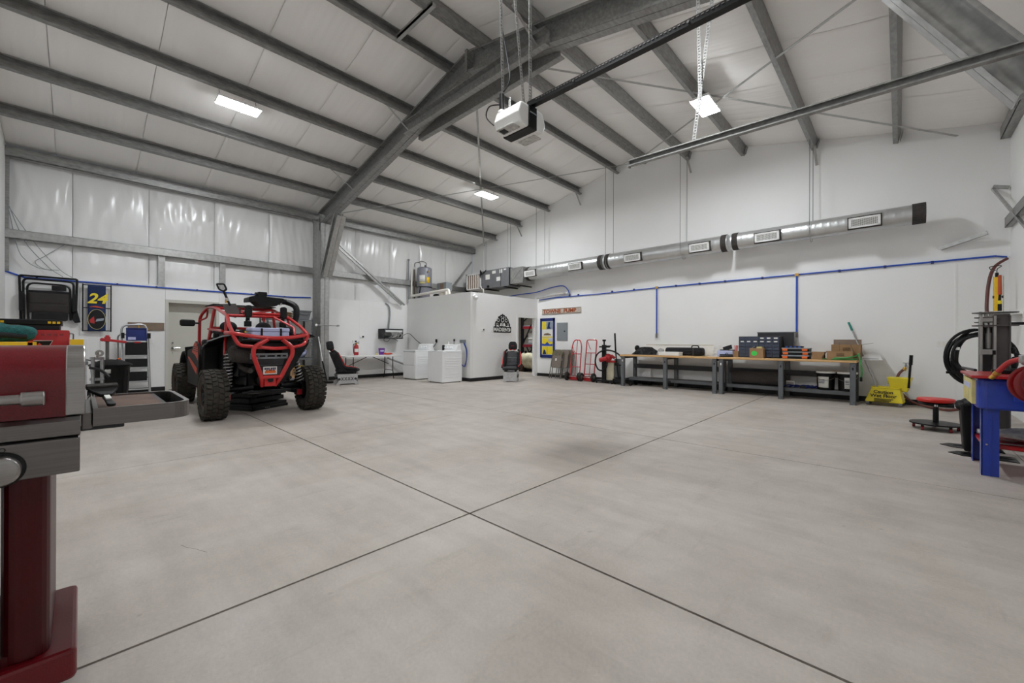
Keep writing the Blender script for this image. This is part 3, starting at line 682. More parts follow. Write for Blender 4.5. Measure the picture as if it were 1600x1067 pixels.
    # suspension
    for x in (-7.45, -9.95):
        for s_, yo, yi in ((-1, 1.50, 1.86), (1, 2.60, 2.24)):
            m = MB(t)
            m.tube([(x, yo, .42), (x + .15, yi, .46)], .028); m.tube([(x, yo, .40), (x - .25, yi, .46)], .028)
            m.tube([(x, yo, .30), (x + .12, yi, .40)], .026); m.tube([(x + .02, yo, .34), (x, yi, .44)], .034)
            m.box(x - .05, x + .05, min(yo, yo + s_ * .06), max(yo, yo + s_ * .06), .26, .5)
            a = m.build('control_arm', 'black_metal', t)
            MB(t).box(x + .0, x + .06, yo - .08 if s_ > 0 else yo, yo if s_ > 0 else yo + .08, .27, .36).build('hub_carrier', 'dark_red', a)
            p = V((x + .09, yo - s_ * .02, .46)); q = V((x + .07, yo - s_ * .05, 1.02))
            if s_ > 0: q = V((x + .07, yo - .17, 1.0))
            m = MB(t); m.cyl(p, q, .026); m.cyl(p.lerp(q, .55), q, .04)
            sh = m.build('shock', 'black_metal', t)
            d = (q - p); n = 10; pts = []; ax = d.normalized(); u = ax.cross(V((1, 0, 0))).normalized(); v = ax.cross(u)
            for k in range(n * 12 + 1):
                a_ = 2 * PI * k / 12; pts.append(p + d * (.06 + .88 * k / (n * 12)) + (u * math.cos(a_) + v * math.sin(a_)) * .058)
            MB(t).tube(pts, .009, 5).build('coil_spring', 'galv_light' if x > -9 else 'black_metal', sh)
    # air intake on the roof with its hose, lights, whip
    m = MB(t)
    m.prism([(p.x, p.y) for p in fil([(2.0, -.02, 0), (2.0, .06, 0), (2.10, .09, 0), (2.55, .07, 0), (2.62, .03, 0), (2.5, -.02, 0), (2.42, -.08, 0), (2.2, -.1, 0), (2.1, -.01, 0)], .03)], .34, frame_T((-8.5, 0, 1.88), (0, 1, 0), (0, 0, 1)))
    ai = m.build('air_intake', 'black_plastic', t, .02)
    MB(t).box(-8.35, -8.22, 2.16, 2.30, 1.97, 2.05).cyl((-8.28, 2.12, 2.0), (-8.28, 2.2, 2.0), .04).build('intake_motor', 'black_metal', ai, .01)
    m = MB(t); pts = spl([(-8.32, 2.50, 1.90), (-8.3, 2.64, 1.90), (-8.15, 2.74, 1.82), (-8.1, 2.75, 1.68), (-8.1, 2.72, 1.52)], 10)
    m.tube(pts, [.05 + .004 * (i % 2) for i in range(len(pts))], 12); m.build('intake_hose', 'black_plastic', ai)
    MB(t).lathe([(.055, -.015), (.062, -.015), (.062, .015), (.055, .015)], 18, frame_T((-8.32, 2.54, 1.90), (1, 0, 0), (0, 0, -1))).build('hose_clamp', 'chrome', ai)
    for y, z in ((1.88, 1.66), (2.40, 1.66)):
        m = MB(t); m.prism(rrect(.10, .2, .04), .06, frame_T((-7.72, y, z), (0, 1, 0), (0, 0, 1))); m.cyl((-7.72, y, z - .1), (-7.78, y, z - .22), .03); m.ell((-7.7, y, z + .05), (.09, .07, .07)); m.box(-7.76, -7.70, y - .05, y + .05, z - .25, z - .16)
        m.build('rear_lamp', 'black_plastic', t, .01)
    m = MB(t)
    for k in range(5):
        a = k * 1.3; m.tube(spl([(-8.1 + .08 * k, 1.7 + .05 * k, 1.64), (-8.0, 1.72 + .06 * k, 1.70 + .03 * math.sin(a)), (-7.9, 1.75 + .03 * k, 1.60)]), .008, 5)
    m.build('wiring', 'black_metal', t)
    MB(t).cyl((-7.7, 1.93, 1.30), (-7.72, 1.86, 1.6), .006).build('antenna', 'steel', t)
    MB(t).box(-8.0, -7.6, 2.2, 2.52, 1.3, 1.36).ell((-7.75, 2.5, 1.36), (.3, .2, .14)).build('tool_roll', 'black_fabric', t, .02)
    return t
buggy()
# cargo carried on the buggy
t = thing('cooler_case', 'pale lavender latched case lying on the cargo bed of the buggy', 'case', (-7.32, 2.06, 1.2))
m = MB(); m.prism(rrect(.30, .54, .03), .075, z0=.045); cs = m.build('case_body', 'lavender', t, .012)
MB().prism(rrect(.31, .55, .03), .06, z0=.123).build('case_lid', 'lavender', t, .015)
MB().prism(rrect(.28, .5, .03), .045).build('case_base', 'lavender', t, .01)
for y in (-.13, .14): MB().box(.15, .163, y - .014, y + .014, .06, .175).build('latch', 'black_plastic', t, .002)
t = thing('storage_crate', 'orange and black toolbox behind the lavender case on the buggy', 'toolbox', (-7.9, 2.08, 1.2))
MB().cb((0, 0, .08), (.3, .5, .16)).build('box_body', 'black_plastic', t, .01); MB().box(.15, .155, -.18, .05, .10, .15).build('front_label', 'cardboard', t)
MB().box(.15, .156, -.24, -.19, .11, .14).build('catch', 'yellow', t); MB().box(.15, .156, .12, .20, .11, .14).build('catch', 'yellow', t)
t = thing('shovel', 'short-handled grey shovel strapped upright-slanted to the cage of the buggy', 'shovel', (-7.85, 1.68, 1.60))
T = frame_T((0, 0, .09), (0, .9, .1), (0, -.35, .9))
m = MB(); m.prism([(-.09, .09), (.09, .09), (.10, -.04), (.06, -.12), (0, -.15), (-.06, -.12), (-.10, -.04)], .006, T); m.build('blade', 'press_grey', t)
m = MB(); m.cyl((0, .06, .01), (0, .3, .012), .018, T=T); m.tube(fil([(0, .3, .01), (-.05, .33, .01), (-.05, .42, .01), (.05, .42, .01), (.05, .33, .01), (0, .3, .01)], .02), .014, T=T); m.build('handle', 'black_plastic', t)
MB().cyl((0, .14, .01), (0, .19, .012), .021, T=T).build('collar', 'chrome', t)

# black scissor lift on the floor under the tail
t = thing('scissor_lift', 'low black scissor lift on the floor under the buggy', 'lift', (-8.30, 2.13, 0), math.radians(28))
m = MB()
for y in (-.38, .30): m.box(-.36, .36, y, y + .07, 0, .05)
for x in (-.36, .29): m.box(x, x + .07, -.38, .37, 0, .05)
m.box(-.34, .34, -.36, .36, .012, .10); m.build('base_frame', 'black_metal', t, .005)
MB().box(-.36, .30, -.38, .34, .125, .20).build('lift_table', 'black_plastic', t, .01)
m = MB(); m.box(-.33, .33, -.36, .36, .23, .28); m.build('platform', 'black_metal', t, .008)
for y in (-.26, .26):
    MB().bar((-.3, y, .06), (.3, y, .22), .04, .035).build('scissor_arm', 'black_metal', t); MB().bar((.3, y + .03, .06), (-.3, y + .03, .22), .04, .035).build('scissor_arm', 'black_metal', t)
m = MB(); m.cyl((-.3, -.3, .05), (-.3, .3, .05), .02); m.cyl((.1, -.3, .14), (.1, .3, .14), .02); m.build('cross_shaft', 'steel', t)
for k in range(3):
    MB().cyl((.365, -.12 + k * .035, .03), (.37, -.12 + k * .035, .03), .009, n=8).build('bolt', 'chrome', t)
t = thing('drain_pan', 'flat black oil drain tray lying on the lift under the buggy', 'tray', (-8.2, 2.1, .281), math.radians(12))
MB().prism(rrect(.62, .5, .08), .012).build('pan_floor', 'black_plastic', t)
m = MB(); P = rrect(.62, .5, .08); m.tube([(x, y, .02) for x, y in P], .014, 6, True); m.build('pan_rim', 'clear_bag', t)

# ================================================================ GRILL in the left foreground
t = thing('gas_grill', 'dark red gas grill with stainless panel and side shelf in the left foreground', 'grill', (-2.28, -.42, 0))
gx = -1.95
m = MB(t); m.prism(rrect(.52, .90, .02), .10, MX.Translation((-2.22, -.455, .07))); gb = m.build('base', 'grill_red', t, .012)
m = MB(t); m.box(-1.97, -1.93, -.90, -.02, .08, .36)
for x in (-2.42, -2.02):
    for y in (-.84, -.08):
        wq = MB(t).cyl((x, y - .012, .035), (x, y + .012, .035), .033).build('caster', 'black_plastic', gb)
# red columns flank the stainless door
for y0, y1 in ((-.87, -.71), (-.17, -.065)):
    m = MB(t); pts = [(x + (-2.24), y + (y0 + y1) / 2) for x, y in rrect(.50, y1 - y0, .045)]
    m.prism(pts, .58, z0=.17, smooth=False); m.build('corner_post', 'deep_red', t, .004)
    MB(t).box(-2.0, -1.985, y1 if y1 < -.5 else y0 - .025, y1 + .025 if y1 < -.5 else y0, .18, .74).build('post_trim', 'steel', t)
MB(t).box(-2.5, -2.0, -.86, -.08, .17, .20).build('bottom_shelf', 'deep_red', t)
dr = MB(t).box(-2.02, -1.995, -.68, -.195, .19, .74).build('door', 'brushed', t, .006)
MB(t).tube(fil([(-1.995, -.27, .66), (-1.96, -.27, .66), (-1.96, -.27, .40), (-1.995, -.27, .40)], .02), .009).build('door_handle', 'chrome', dr)
m = MB(t); m.prism([(-1.95, .75), (-1.985, .885), (-2.02, .895), (-2.5, .895), (-2.5, .75)], -.86, frame_T((0, -.86, 0), (1, 0, 0), (0, 0, 1)))
m = MB(t); m.prism([(-1.95, .75), (-1.95, .862), (-1.96, .868), (-2.5, .868), (-2.5, .75)], .86, frame_T((0, 0, 0), (1, 0, 0), (0, 0, 1))); cp = m.build('control_panel', 'brushed', t, .004)
m = MB(t); m.prism([(-1.943, .872), (-1.943, .918), (-1.975, .928), (-2.5, .928), (-2.5, .872)], .862, frame_T((0, .001, 0), (1, 0, 0), (0, 0, 1))); m.build('firebox_rim', 'brushed', t, .003)
for y in (-.165, -.43, -.70):
    T = frame_T((-1.95, y, .79), (0, 1, 0), (0, 0, 1))
    k = MB(t).lathe([(.052, 0), (.052, .008), (.046, .012), (0, .012)], 32, T).build('knob_bezel', 'black_plastic', cp)
    MB(t).lathe([(.044, .008), (.044, .034), (.040, .040), (.034, .042), (0, .042)], 36, T).build('control_knob', 'steel', cp)
    MB(t).lathe([(.007, 0), (.007, .002), (.005, .002), (.005, 0)], 16, frame_T((-1.95, y + .004, .848), (0, 1, 0), (0, 0, 1))).build('knob_mark', 'black_plastic', cp)
# lid: curved red hood with stainless end caps and bar handle
prof = [(-1.985, .93), (-1.985, 1.04)] + [(-2.10 + .115 * math.cos(a), 1.04 + .12 * math.sin(a)) for a in [PI / 2 * k / 8 for k in range(1, 9)]] + [(-2.36, 1.16)] + [(-2.36 + .11 * math.cos(a), 1.04 + .12 * math.sin(a)) for a in [PI / 2 + PI / 2 * k / 8 for k in range(1, 9)]] + [(-2.47, .93)]
m = MB(t); m.prism(prof, .80, frame_T((0, -.03, 0), (1, 0, 0), (0, 0, 1)), smooth=True); lid = m.build('lid', 'grill_red', t)
for y in (.012, -.80):
    m = MB(t); m.prism([(x + (.002 if x > -2.2 else -.002), z + .001) for x, z in prof], .046, frame_T((0, y, 0), (1, 0, 0), (0, 0, 1))); m.build('lid_end_cap', 'steel', lid, .004)
m = MB(t); m.cyl((-1.925, -.78, 1.0), (-1.925, -.10, 1.0), .015, n=18); hb = m.build('lid_handle', 'steel', lid)
for y in (-.10, -.78):
    m = MB(t); m.cyl((-1.925, y - .025, 1.0), (-1.925, y + .025, 1.0), .022, n=20); m.box(-1.99, -1.925, y - .018, y + .018, .985, 1.015); m.build('handle_bracket', 'brass' if False else 'steel', lid, .004)
# folding side shelf on the right
m = MB(t)
P = rrect(.50, .27, .06, 6, -2.25, .185)
P = [(x, y) for x, y in [(-2.50, .03), (-2.0, .03)] + [(p[0], p[1]) for p in rrect(.50, .30, .07, 6, -2.25, .15) if p[1] > .2]]
P = [(-2.50, .03), (-2.0, .03)] + [(-2.07 + .07 * math.cos(a), .23 + .07 * math.sin(a)) for a in [PI / 2 * k / 6 for k in range(7)]] + [(-2.43 + .07 * math.cos(a), .23 + .07 * math.sin(a)) for a in [PI / 2 + PI / 2 * k / 6 for k in range(7)]]
n = len(P)
Q = [(-2.25 + (x + 2.25) * .955, .155 + (y - .155) * .90) for x, y in P]
for i in range(n):
    a, b, c, d = P[i], P[(i + 1) % n], Q[(i + 1) % n], Q[i]
    m.add([(a[0], a[1], .885), (b[0], b[1], .885), (c[0], c[1], .885), (d[0], d[1], .885), (a[0], a[1], .945), (b[0], b[1], .945), (c[0], c[1], .945), (d[0], d[1], .945)], [(0, 1, 2, 3), (4, 7, 6, 5), (0, 4, 5, 1), (3, 2, 6, 7)])
sh = m.build('side_shelf', 'brushed', t)
MB(t).prism([(p[0], min(p[1], .22)) for p in Q if p[1] <= .24], .012, MX.Translation((0, 0, .925))).build('shelf_top', 'dusty_rim', sh)
MB(t).box(-2.48, -2.02, .22, .232, .90, .937).build('shelf_divider', 'dark_plastic', sh)
MB(t).prism([(p[0], p[1]) for p in Q], .004, MX.Translation((0, 0, .888))).build('shelf_bottom', 'dark_plastic', sh)
MB(t).box(-2.06, -2.03, .0, .11, .868, .884).build('shelf_bracket', 'charcoal', sh, .004)
MB(t).box(-2.48, -2.02, .002, .03, .875, .93).build('shelf_hinge', 'brushed', sh, .004)
t = thing('grill_brush', 'black wire grill brush lying on the grill side shelf', 'brush', (-2.13, .062, .948), math.radians(98))
T = MX.Rotation(math.radians(8), 4, 'X')
RT = MX.Translation((0, 0, .012)) @ MX.Rotation(math.radians(20), 4, 'X') @ MX.Scale(.72, 4)
m = MB(M=RT); m.prism([(-.022, -.02), (.022, -.02), (.055, .05), (.055, .075), (-.055, .075), (-.055, .05)], .018, MX.Translation((0, 0, .024)) ); hd = m.build('brush_head', 'black_plastic', t, .004)
MB(M=RT).box(-.06, .06, .055, .09, .03, .055).build('scraper', 'carpet', t, .004)
m = MB(M=RT)
for i in range(10):
    for j in range(3): m.cyl((-.045 + i * .01, .045 + j * .012, .026), (-.046 + i * .0102, .045 + j * .013, .001), .0022, n=5)
b = m.build('bristle', 'steel', t); b['kind'] = 'stuff'
m = MB(M=RT); m.prism([(-.015, -.02), (.015, -.02), (.014, -.07), (.017, -.14), (.008, -.15), (-.008, -.15), (-.017, -.14), (-.014, -.07)], .016, MX.Translation((0, 0, .016)) @ MX.Rotation(-.10, 4, 'X')); hd = m.build('brush_handle', 'black_plastic', t, .004)
MB(M=RT).box(-.010, .010, -.085, -.035, .032, .0385, MX.Rotation(-.10, 4, 'X')).build('handle_sticker', 'label_white', t)
# ================================================================ LEFT WALL THINGS
# blue air line along the left wall, drop and clips
t = thing('air_line', 'blue plastic air line clipped along the left wall boards, above the grey door', 'pipe', (XA, 0, 2.41))
MB(t).tube([(XA + .02, YD, 2.50), (XA + .02, -.75, 2.40), (XA + .025, 4.1, 2.41), (XA + .03, 4.6, 2.44)], .017, 8).build('pipe_run', 'blue_pipe', t)
MB(t).tube([(XA + .025, 2.54, 2.41), (XA + .025, 2.54, 2.22)], .012, 8).build('drop', 'blue_pipe', t)
MB(t).box(XA, XA + .05, 2.52, 2.56, 2.14, 2.22).build('valve', 'brass', t)
for y in (-.6, .55, 1.2, 1.95, 3.1, 3.9): MB(t).box(XA, XA + .045, y - .015, y + .015, 2.393, 2.427).build('clip', 'navy', t)
# folded camp chair hung on the wall
t = thing('folding_camp_chair', 'folded black padded camp chair hung flat on the wall under the blue air line', 'chair', (XA + .06, -.44, 1.52))
m = MB(t)
m.tube(fil([(XA + .05, -.80, 1.55), (XA + .05, -.82, 2.44), (XA + .05, -.05, 2.44), (XA + .05, -.07, 1.60)], .03), .018); m.tube(fil([(XA + .09, -.76, 1.55), (XA + .09, -.77, 2.38), (XA + .09, -.10, 2.37), (XA + .09, -.11, 1.60)], .08), .018)
m.tube(fil([(XA + .12, -.70, 1.58), (XA + .12, -.72, 2.30), (XA + .12, -.15, 2.29), (XA + .12, -.14, 1.58)], .12), .017)
m.build('frame', 'black_metal', t)
def pad(u, v):
    y = -.70 + .54 * u; z = 1.72 + .39 * v; return (XA + .13 + .035 * math.sin(PI * u) ** .4 * math.sin(PI * v) ** .4 - .012 * math.exp(-((v - .45) / .02) ** 2), y, z)
MB(t).grid(pad, 20, 24).build('back_pad', 'seat_brown', t, solid=.02)
MB(t).box(XA + .08, XA + .19, -.66, -.18, 1.56, 1.73).build('seat_pad', 'dark_navy' if False else 'black_fabric', t, .03)
MB(t).box(XA + .10, XA + .13, -.72, -.16, 2.10, 2.16).build('head_strip', 'black_fabric', t)
m = MB(t); m.box(XA + .12, XA + .15, -.40, -.20, 2.17, 2.27); m.lathe([(.035, 0), (.035, .012), (.028, .012), (.028, 0)], 16, frame_T((XA + .15, -.34, 2.22), (0, 1, 0), (0, 0, 1))); m.build('cup_holder', 'dark_plastic', t)
for y in (-.79, -.09):
    MB(t).box(XA + .06, XA + .16, y - .03, y + .03, 1.75, 2.12).build('arm_rest', 'black_plastic', t, .01)
MB(t).prism([(-.09, 2.05), (-.06, 1.85), (.0, 1.55), (-.08, 1.53), (-.12, 1.6)], .06, frame_T((XA + .06, 0, 0), (0, 1, 0), (0, 0, 1))).build('side_pocket', 'black_fabric', t, .01)
# navy number 24 sling chair folded flat on the wall
t = thing('folded_sling_seat', 'folded navy sling seat with yellow number 24 hung on the wall', 'chair', (XA + .05, .24, 1.37))
m = MB(t)
for y in (.03, .45): m.tube([(XA + .09, y, 1.36), (XA + .09, y, 2.36)], .011); m.cyl((XA, y, 2.25), (XA + .09, y, 2.25), .01); m.cyl((XA, y, 1.45), (XA + .09, y, 1.45), .01)
for z in (1.38, 1.86, 2.34): m.tube([(XA + .085, .03, z), (XA + .085, .45, z)], .009)
m.build('frame', 'black_metal', t)
def sl(u, v): return (XA + .10 + .012 * math.sin(PI * v * 2), .10 + .27 * u, 1.37 + .98 * v)
MB(t).grid(sl, 4, 20).build('sling', 'dark_navy', t, solid=.008)
T0 = frame_T((XA + .122, .235, 2.05), (0, 1, 0), (0, 0, 1))
text('24', .29, 'poster_yellow', t, T0, 'number', .002, shear=.25, bold=.008)
m = MB(t); m.prism([(.13 * math.cos(a * PI / 16), .21 * math.sin(a * PI / 16)) for a in range(32)], .004, frame_T((XA + .113, .235, 1.62), (0, 1, 0), (0, 0, 1))); ov = m.build('oval_print', 'black_fabric', t)
m = MB(t); m.tube([(XA + .116, .235 + .13 * math.cos(a * PI / 16), 1.62 + .21 * math.sin(a * PI / 16)) for a in range(32)], .004, 5, True); m.build('oval_edge', 'pale_yellow', ov)
MB(t).prism([(-.11, -.02), (-.04, .07), (-.03, -.09), (-.09, -.08)], .003, frame_T((XA + .117, .235, 1.62), (0, 1, 0), (0, 0, 1))).build('oval_mark', 'red_paint', ov)
MB(t).prism([(-.02, -.05), (.1, -.02), (.11, .03), (.0, .01)], .003, frame_T((XA + .117, .235, 1.62), (0, 1, 0), (0, 0, 1))).build('oval_mark', 'poster_grey', ov)
MB(t).prism([(-.12, .02), (.12, .0), (.05, .03), (-.02, .045)], .003, frame_T((XA + .117, .235, 1.86), (0, 1, 0), (0, 0, 1))).build('flash', 'orange_red', t)
# board with a yellow square tool
t = thing('tool_board', 'weathered brown board screwed to the wall beside the step ladder', 'board', (XA, 1.02, 1.4))
MB(t).box(XA + .002, XA + .022, .72, 1.34, 1.41, 1.585).build('board', 'brown_board', t, .003)
MB(t).box(XA + .022, XA + .028, .72, 1.34, 1.41, 1.425).build('lower_lip', 'brown_board', t)
t = thing('tape_measure', 'yellow measuring tool hanging on the brown wall board', 'tool', (XA + .04, .96, 1.42))
m = MB(t); m.tube(fil([(XA + .03, .90, 1.53), (XA + .03, 1.02, 1.53), (XA + .03, 1.02, 1.42)], .01), .006); m.tube([(XA + .03, .90, 1.53), (XA + .03, .90, 1.45)], .006); m.build('rule', 'yellow', t)
MB(t).lathe([(.035, 0), (.04, .006), (.04, .022), (.035, .028), (0, .028)], 18, frame_T((XA + .024, 1.02, 1.43), (0, 1, 0), (0, 0, 1))).build('case', 'yellow', t)
# step ladder folded against the wall
t = thing('step_ladder', 'folded grey step ladder with black treads and a blue tool tray', 'ladder', (-12.13, .84, 0))
m = MB(t)
m.tube(fil([(-11.98, .63, .02), (-12.10, .60, 1.50), (-12.11, 1.0, 1.54), (-11.98, 1.05, .02)], .12), .018)
m.build('front_rail', 'alloy', t)
m = MB(t); m.tube(fil([(-12.30, .57, .02), (-12.18, .55, 1.3), (-12.18, 1.04, 1.32), (-12.30, 1.09, .02)], .08), .014); m.bar((-12.3, .57, .35), (-12.3, 1.09, .35), .02, .03); m.build('rear_rail', 'steel', t)
for z0, z1 in ((.30, .50), (.60, .78), (.86, 1.14)):
    MB(t).box(-12.03, -11.99, .655, 1.01, z0, z1).build('tread', 'dark_plastic', t, .008)
    MB(t).box(-12.02, -11.975, .65, 1.02, z0 - .035, z0 - .005).build('tread_edge', 'alloy', t)
for y in (.64, 1.04): MB(t).box(-12.0, -11.96, y - .03, y + .03, 0, .045).build('foot', 'black_plastic', t)
m = MB(t); m.box(-12.05, -12.0, .67, 1.0, 1.17, 1.45); m.box(-12.0, -11.98, .67, 1.0, 1.43, 1.45); m.box(-12.0, -11.98, .67, .69, 1.17, 1.45); m.box(-12.0, -11.98, .98, 1.0, 1.17, 1.45); tr = m.build('tool_tray', 'navy', t, .006)
MB(t).box(-12.0, -11.992, .70, .82, 1.19, 1.25).build('tray_sticker', 'lavender', tr); MB(t).box(-11.988, -11.98, .80, .90, 1.12, 1.15).build('brand_patch', 'red_paint', t)
for y in (.62, 1.04): MB(t).box(-12.07, -11.99, y - .025, y + .025, 1.22, 1.34).build('hinge', 'black_plastic', t)
MB(t).bar((-11.985, .64, .12), (-11.985, 1.04, .12), .02, .03).build('bottom_bar', 'alloy', t)
t = thing('paper', 'flat printed paper lying at the foot of the left wall', 'paper', (-12.2, 1.25, 0)); MB(t).box(-12.3, -12.16, 1.12, 1.40, .001, .004).build('sheet', 'white', t); MB(t).box(-12.2, -12.18, 1.16, 1.38, .004, .005).build('red_print', 'red_paint', t)
for y, z, lb in ((.04, 1.16, 'white wall outlet half hidden by the yellow tool case'), (1.10, 1.16, 'white wall outlet beside the step ladder')):
    t = thing('wall_outlet', lb, 'outlet', (XA, y, z), 0, 'wall outlets'); MB().box(0, .008, -.06, .06, -.06, .06).build('plate', 'liner_board', t, .003)
    for dz in (-.025, .025): MB().box(.008, .011, -.018, .018, dz - .015, dz + .015).build('socket', 'white_pvc', t)
# trash can
t = thing('trash_can', 'round black lidded trash can in front of the step ladder', 'bin', (-10.98, .40, 0))
m = MB(); m.lathe([(0, .0), (.23, .0), (.235, .02), (.275, .66), (.29, .68), (.285, .70)], 36)
for k in range(18):
    a = 2 * PI * k / 18; m.bar((.234 * math.cos(a), .234 * math.sin(a), .05), (.268 * math.cos(a), .268 * math.sin(a), .6), .02, .012, (math.cos(a), math.sin(a), 0))
m.build('can', 'black_plastic', t)
m = MB(); m.lathe([(.305, .69), (.31, .71), (.295, .725), (.26, .745), (.14, .80), (0, .815)], 36); m.bar((-.32, 0, .71), (-.27, 0, .71), .16, .03); m.bar((.27, 0, .71), (.34, 0, .71), .16, .03); m.build('lid', 'black_plastic', t)
MB().lathe([(.268, .56), (.272, .635)], 4, MX.Rotation(.02, 4, 'Z'), -.55, -.05).build('label', 'label_white', t, solid=.003)
# red vise stand
t = thing('pipe_stand', 'red-headed pipe stand with orange-tipped bars beside the trash can', 'stand', (-11.55, .37, 0))
MB().cyl((0, 0, .02), (0, 0, 1.18), .028).build('post', 'press_grey', t)
m = MB(); m.cb((0, 0, 1.2), (.10, .09, .10)); m.bar((0, .02, 1.18), (0, .28, 1.14), .06, .05); m.cyl((0, 0, 1.22), (0, 0, 1.28), .03); m.cyl((.05, -.07, 1.19), (-.05, -.07, 1.19), .035); m.build('vise_head', 'red_paint', t, .01)
for a in (PI * .5, -PI * .5, 0.0): MB().tube([(0, 0, .5), (.3 * math.cos(a), .30 * math.sin(a), .0)], .016).build('leg', 'steel', t)
for y, z in ((-.34, .82), (.16, .80)):
    b = MB().tube([(0, 0, .68), (.02, y, z)], .011).build('side_bar', 'black_metal', t); MB().cyl((.02, y * .96, z - .005), (.02, y * 1.2, z + .01), .022).build('tip', 'orange', b)

# work table by the left corner with machines, seen over the grill lid
t = thing('machine_bench', 'steel-legged bench behind the grill holding welder and cases', 'bench', (-8.2, -.42, 0))
MB(t).box(-8.75, -7.6, -.97, .07, .86, .90).build('bench_top', 'bench_grey', t, .004)
for x in (-8.7, -7.7):
    for y in (-.93, .03): MB(t).box(x, x + .05, y - .02, y + .03, 0, .86).build('leg', 'alloy', t)
MB(t).box(-8.7, -7.65, -.9, .03, .3, .33).build('lower_shelf', 'bench_grey', t)
t = thing('welder', 'red welding machine with black parallelogram panel on the bench behind the grill', 'machine', (-8.3, -.25, .9))
MB(t).box(-8.55, -8.05, -.56, -.19, .905, 1.31).build('cabinet', 'red_paint', t, .012)
MB(t).prism([(-.50, 1.02), (-.50, 1.17), (-.335, 1.17), (-.40, 1.02)], .006, frame_T((-8.05, 0, 0), (0, 1, 0), (0, 0, 1))).build('control_panel', 'black_plastic', t)
m = MB(t); m.tube([(-8.042, -.50, 1.17), (-8.042, -.335, 1.17), (-8.042, -.40, 1.02)], .004, 6); m.build('panel_edge', 'label_white', t)
MB(t).prism([(-.48, 1.10), (-.45, 1.145), (-.42, 1.10), (-.45, 1.06)], .004, frame_T((-8.043, 0, 0), (0, 1, 0), (0, 0, 1))).build('panel_mark', 'orange_red', t)
for k in range(5): MB(t).box(-8.5, -8.1, -.191, -.186, 1.22 + k * .016, 1.228 + k * .016).build('vent_slot', 'black_metal', t)
for k in range(4): MB(t).box(-8.052, -8.047, -.44 + k * .055, -.405 + k * .055, 1.235, 1.262).build('badge_stroke', 'dark_red', t)
m = MB(t); m.tube(fil([(-8.5, -.19, 1.27), (-8.5, -.155, 1.27), (-8.5, -.155, 1.18), (-8.5, -.19, 1.18)], .015), .008); m.build('side_handle', 'steel', t)
t.location.y += .085
t = thing('black_case', 'flat black tool case with yellow latches lying on the red welder', 'case', (-8.35, -.45, 1.31))
MB(t).box(-8.6, -8.08, -.92, -.24, 1.375, 1.445).build('case_lid', 'black_plastic', t, .012); MB(t).box(-8.58, -8.1, -.60, -.26, 1.312, 1.38).build('case_base', 'dark_plastic', t, .008)
for y in (-.74, -.35, -.31, -.27): MB(t).box(-8.08, -8.072, y - .014, y + .014, 1.395, 1.422).build('yellow_mark', 'yellow', t)
t.location.y += .07
t = thing('power_tool', 'grey and yellow boxed power tool left of the red welder', 'tool', (-8.2, -.68, .9))
MB(t).box(-8.4, -8.1, -.8, -.58, .905, 1.31).build('tool_body', 'panel_grey', t, .02); MB(t).box(-8.1, -8.09, -.72, -.62, 1.27, 1.30).build('dial_strip', 'black_plastic', t); MB(t).cyl((-8.1, -.60, 1.24), (-8.07, -.60, 1.24), .03).build('knob', 'yellow', t)
t = thing('yellow_tool_chest', 'yellow metal chest in front of the welder, behind the grill lid', 'chest', (-7.8, -.7, .9))
MB(t).box(-8.0, -7.66, -.97, -.39, .905, 1.085).build('chest_body', 'yellow', t, .006); MB(t).box(-8.01, -7.64, -.97, -.385, 1.09, 1.155).build('chest_lid', 'yellow', t, .006)
m = MB(t); m.ell((-7.655, -.58, 1.07), (.02, .22, .05)); m.build('handle_slot', 'dark_plastic', t); MB(t).box(-7.67, -7.64, -.44, -.40, 1.08, 1.16).build('corner_guard', 'orange', t)
t = thing('folded_mat', 'rolled teal green towel lying on top of the yellow chest', 'towel', (-7.82, -.7, 1.155))
m = MB(t)
for k, (r, dz) in enumerate(((.055, .055), (.05, .13))):
    pass
m.tube(spl([(-7.82, -.96, 1.26), (-7.80, -.75, 1.26), (-7.80, -.52, 1.255), (-7.81, -.435, 1.23)], 6), [.10] * 12 + [.098, .095, .09, .08, .07, .055, .04], 14)
m.tube(spl([(-7.87, -.96, 1.30), (-7.85, -.75, 1.31), (-7.82, -.55, 1.24)], 6), .08, 12); m.build('towel_roll', 'teal', t)
MB(t).tube(spl([(-7.72, -.97, 1.235), (-7.715, -.7, 1.24), (-7.73, -.5, 1.22)], 6), .035, 10).build('towel_fold', 'dark_plastic', t)
t.location.y += .05
t = thing('yellow_case', 'small yellow tool case at the right end of the bench behind the grill', 'case', (-8.0, -.06, .9))
MB(t).box(-8.1, -7.85, -.095, .03, .905, 1.19).build('case_body', 'yellow', t, .008)
for k in range(3): MB(t).cyl((-7.852, -.07 + k * .035, 1.065), (-7.845, -.07 + k * .035, 1.065), .008, n=8).build('case_hole', 'dark_plastic', t)
t = thing('floor_vise_stand', 'silver tubular stand with round fittings between grill and trash can', 'stand', (-8.9, .16, 0))
for z in (.9, .58): MB(t).cyl((-8.95, .10, z), (-8.9, .25, z), .02).build('cross_tube', 'alloy', t)
for y in (.13, .23): MB(t).cyl((-8.92, y, 0), (-8.92, y, .92), .022).build('upright', 'alloy', t)
MB(t).lathe([(.05, 0), (.05, .05), (.02, .05), (.02, 0)], 16, frame_T((-8.9, .2, .98), (0, 1, 0), (0, 0, 1))).build('clamp_ring', 'steel', t); MB(t).cyl((-8.92, .18, .9), (-8.92, .18, 1.0), .014).build('clamp_stem', 'steel', t)
MB(t).box(-9.0, -8.84, .05, .3, 0, .03).build('foot_plate', 'bench_dark', t)
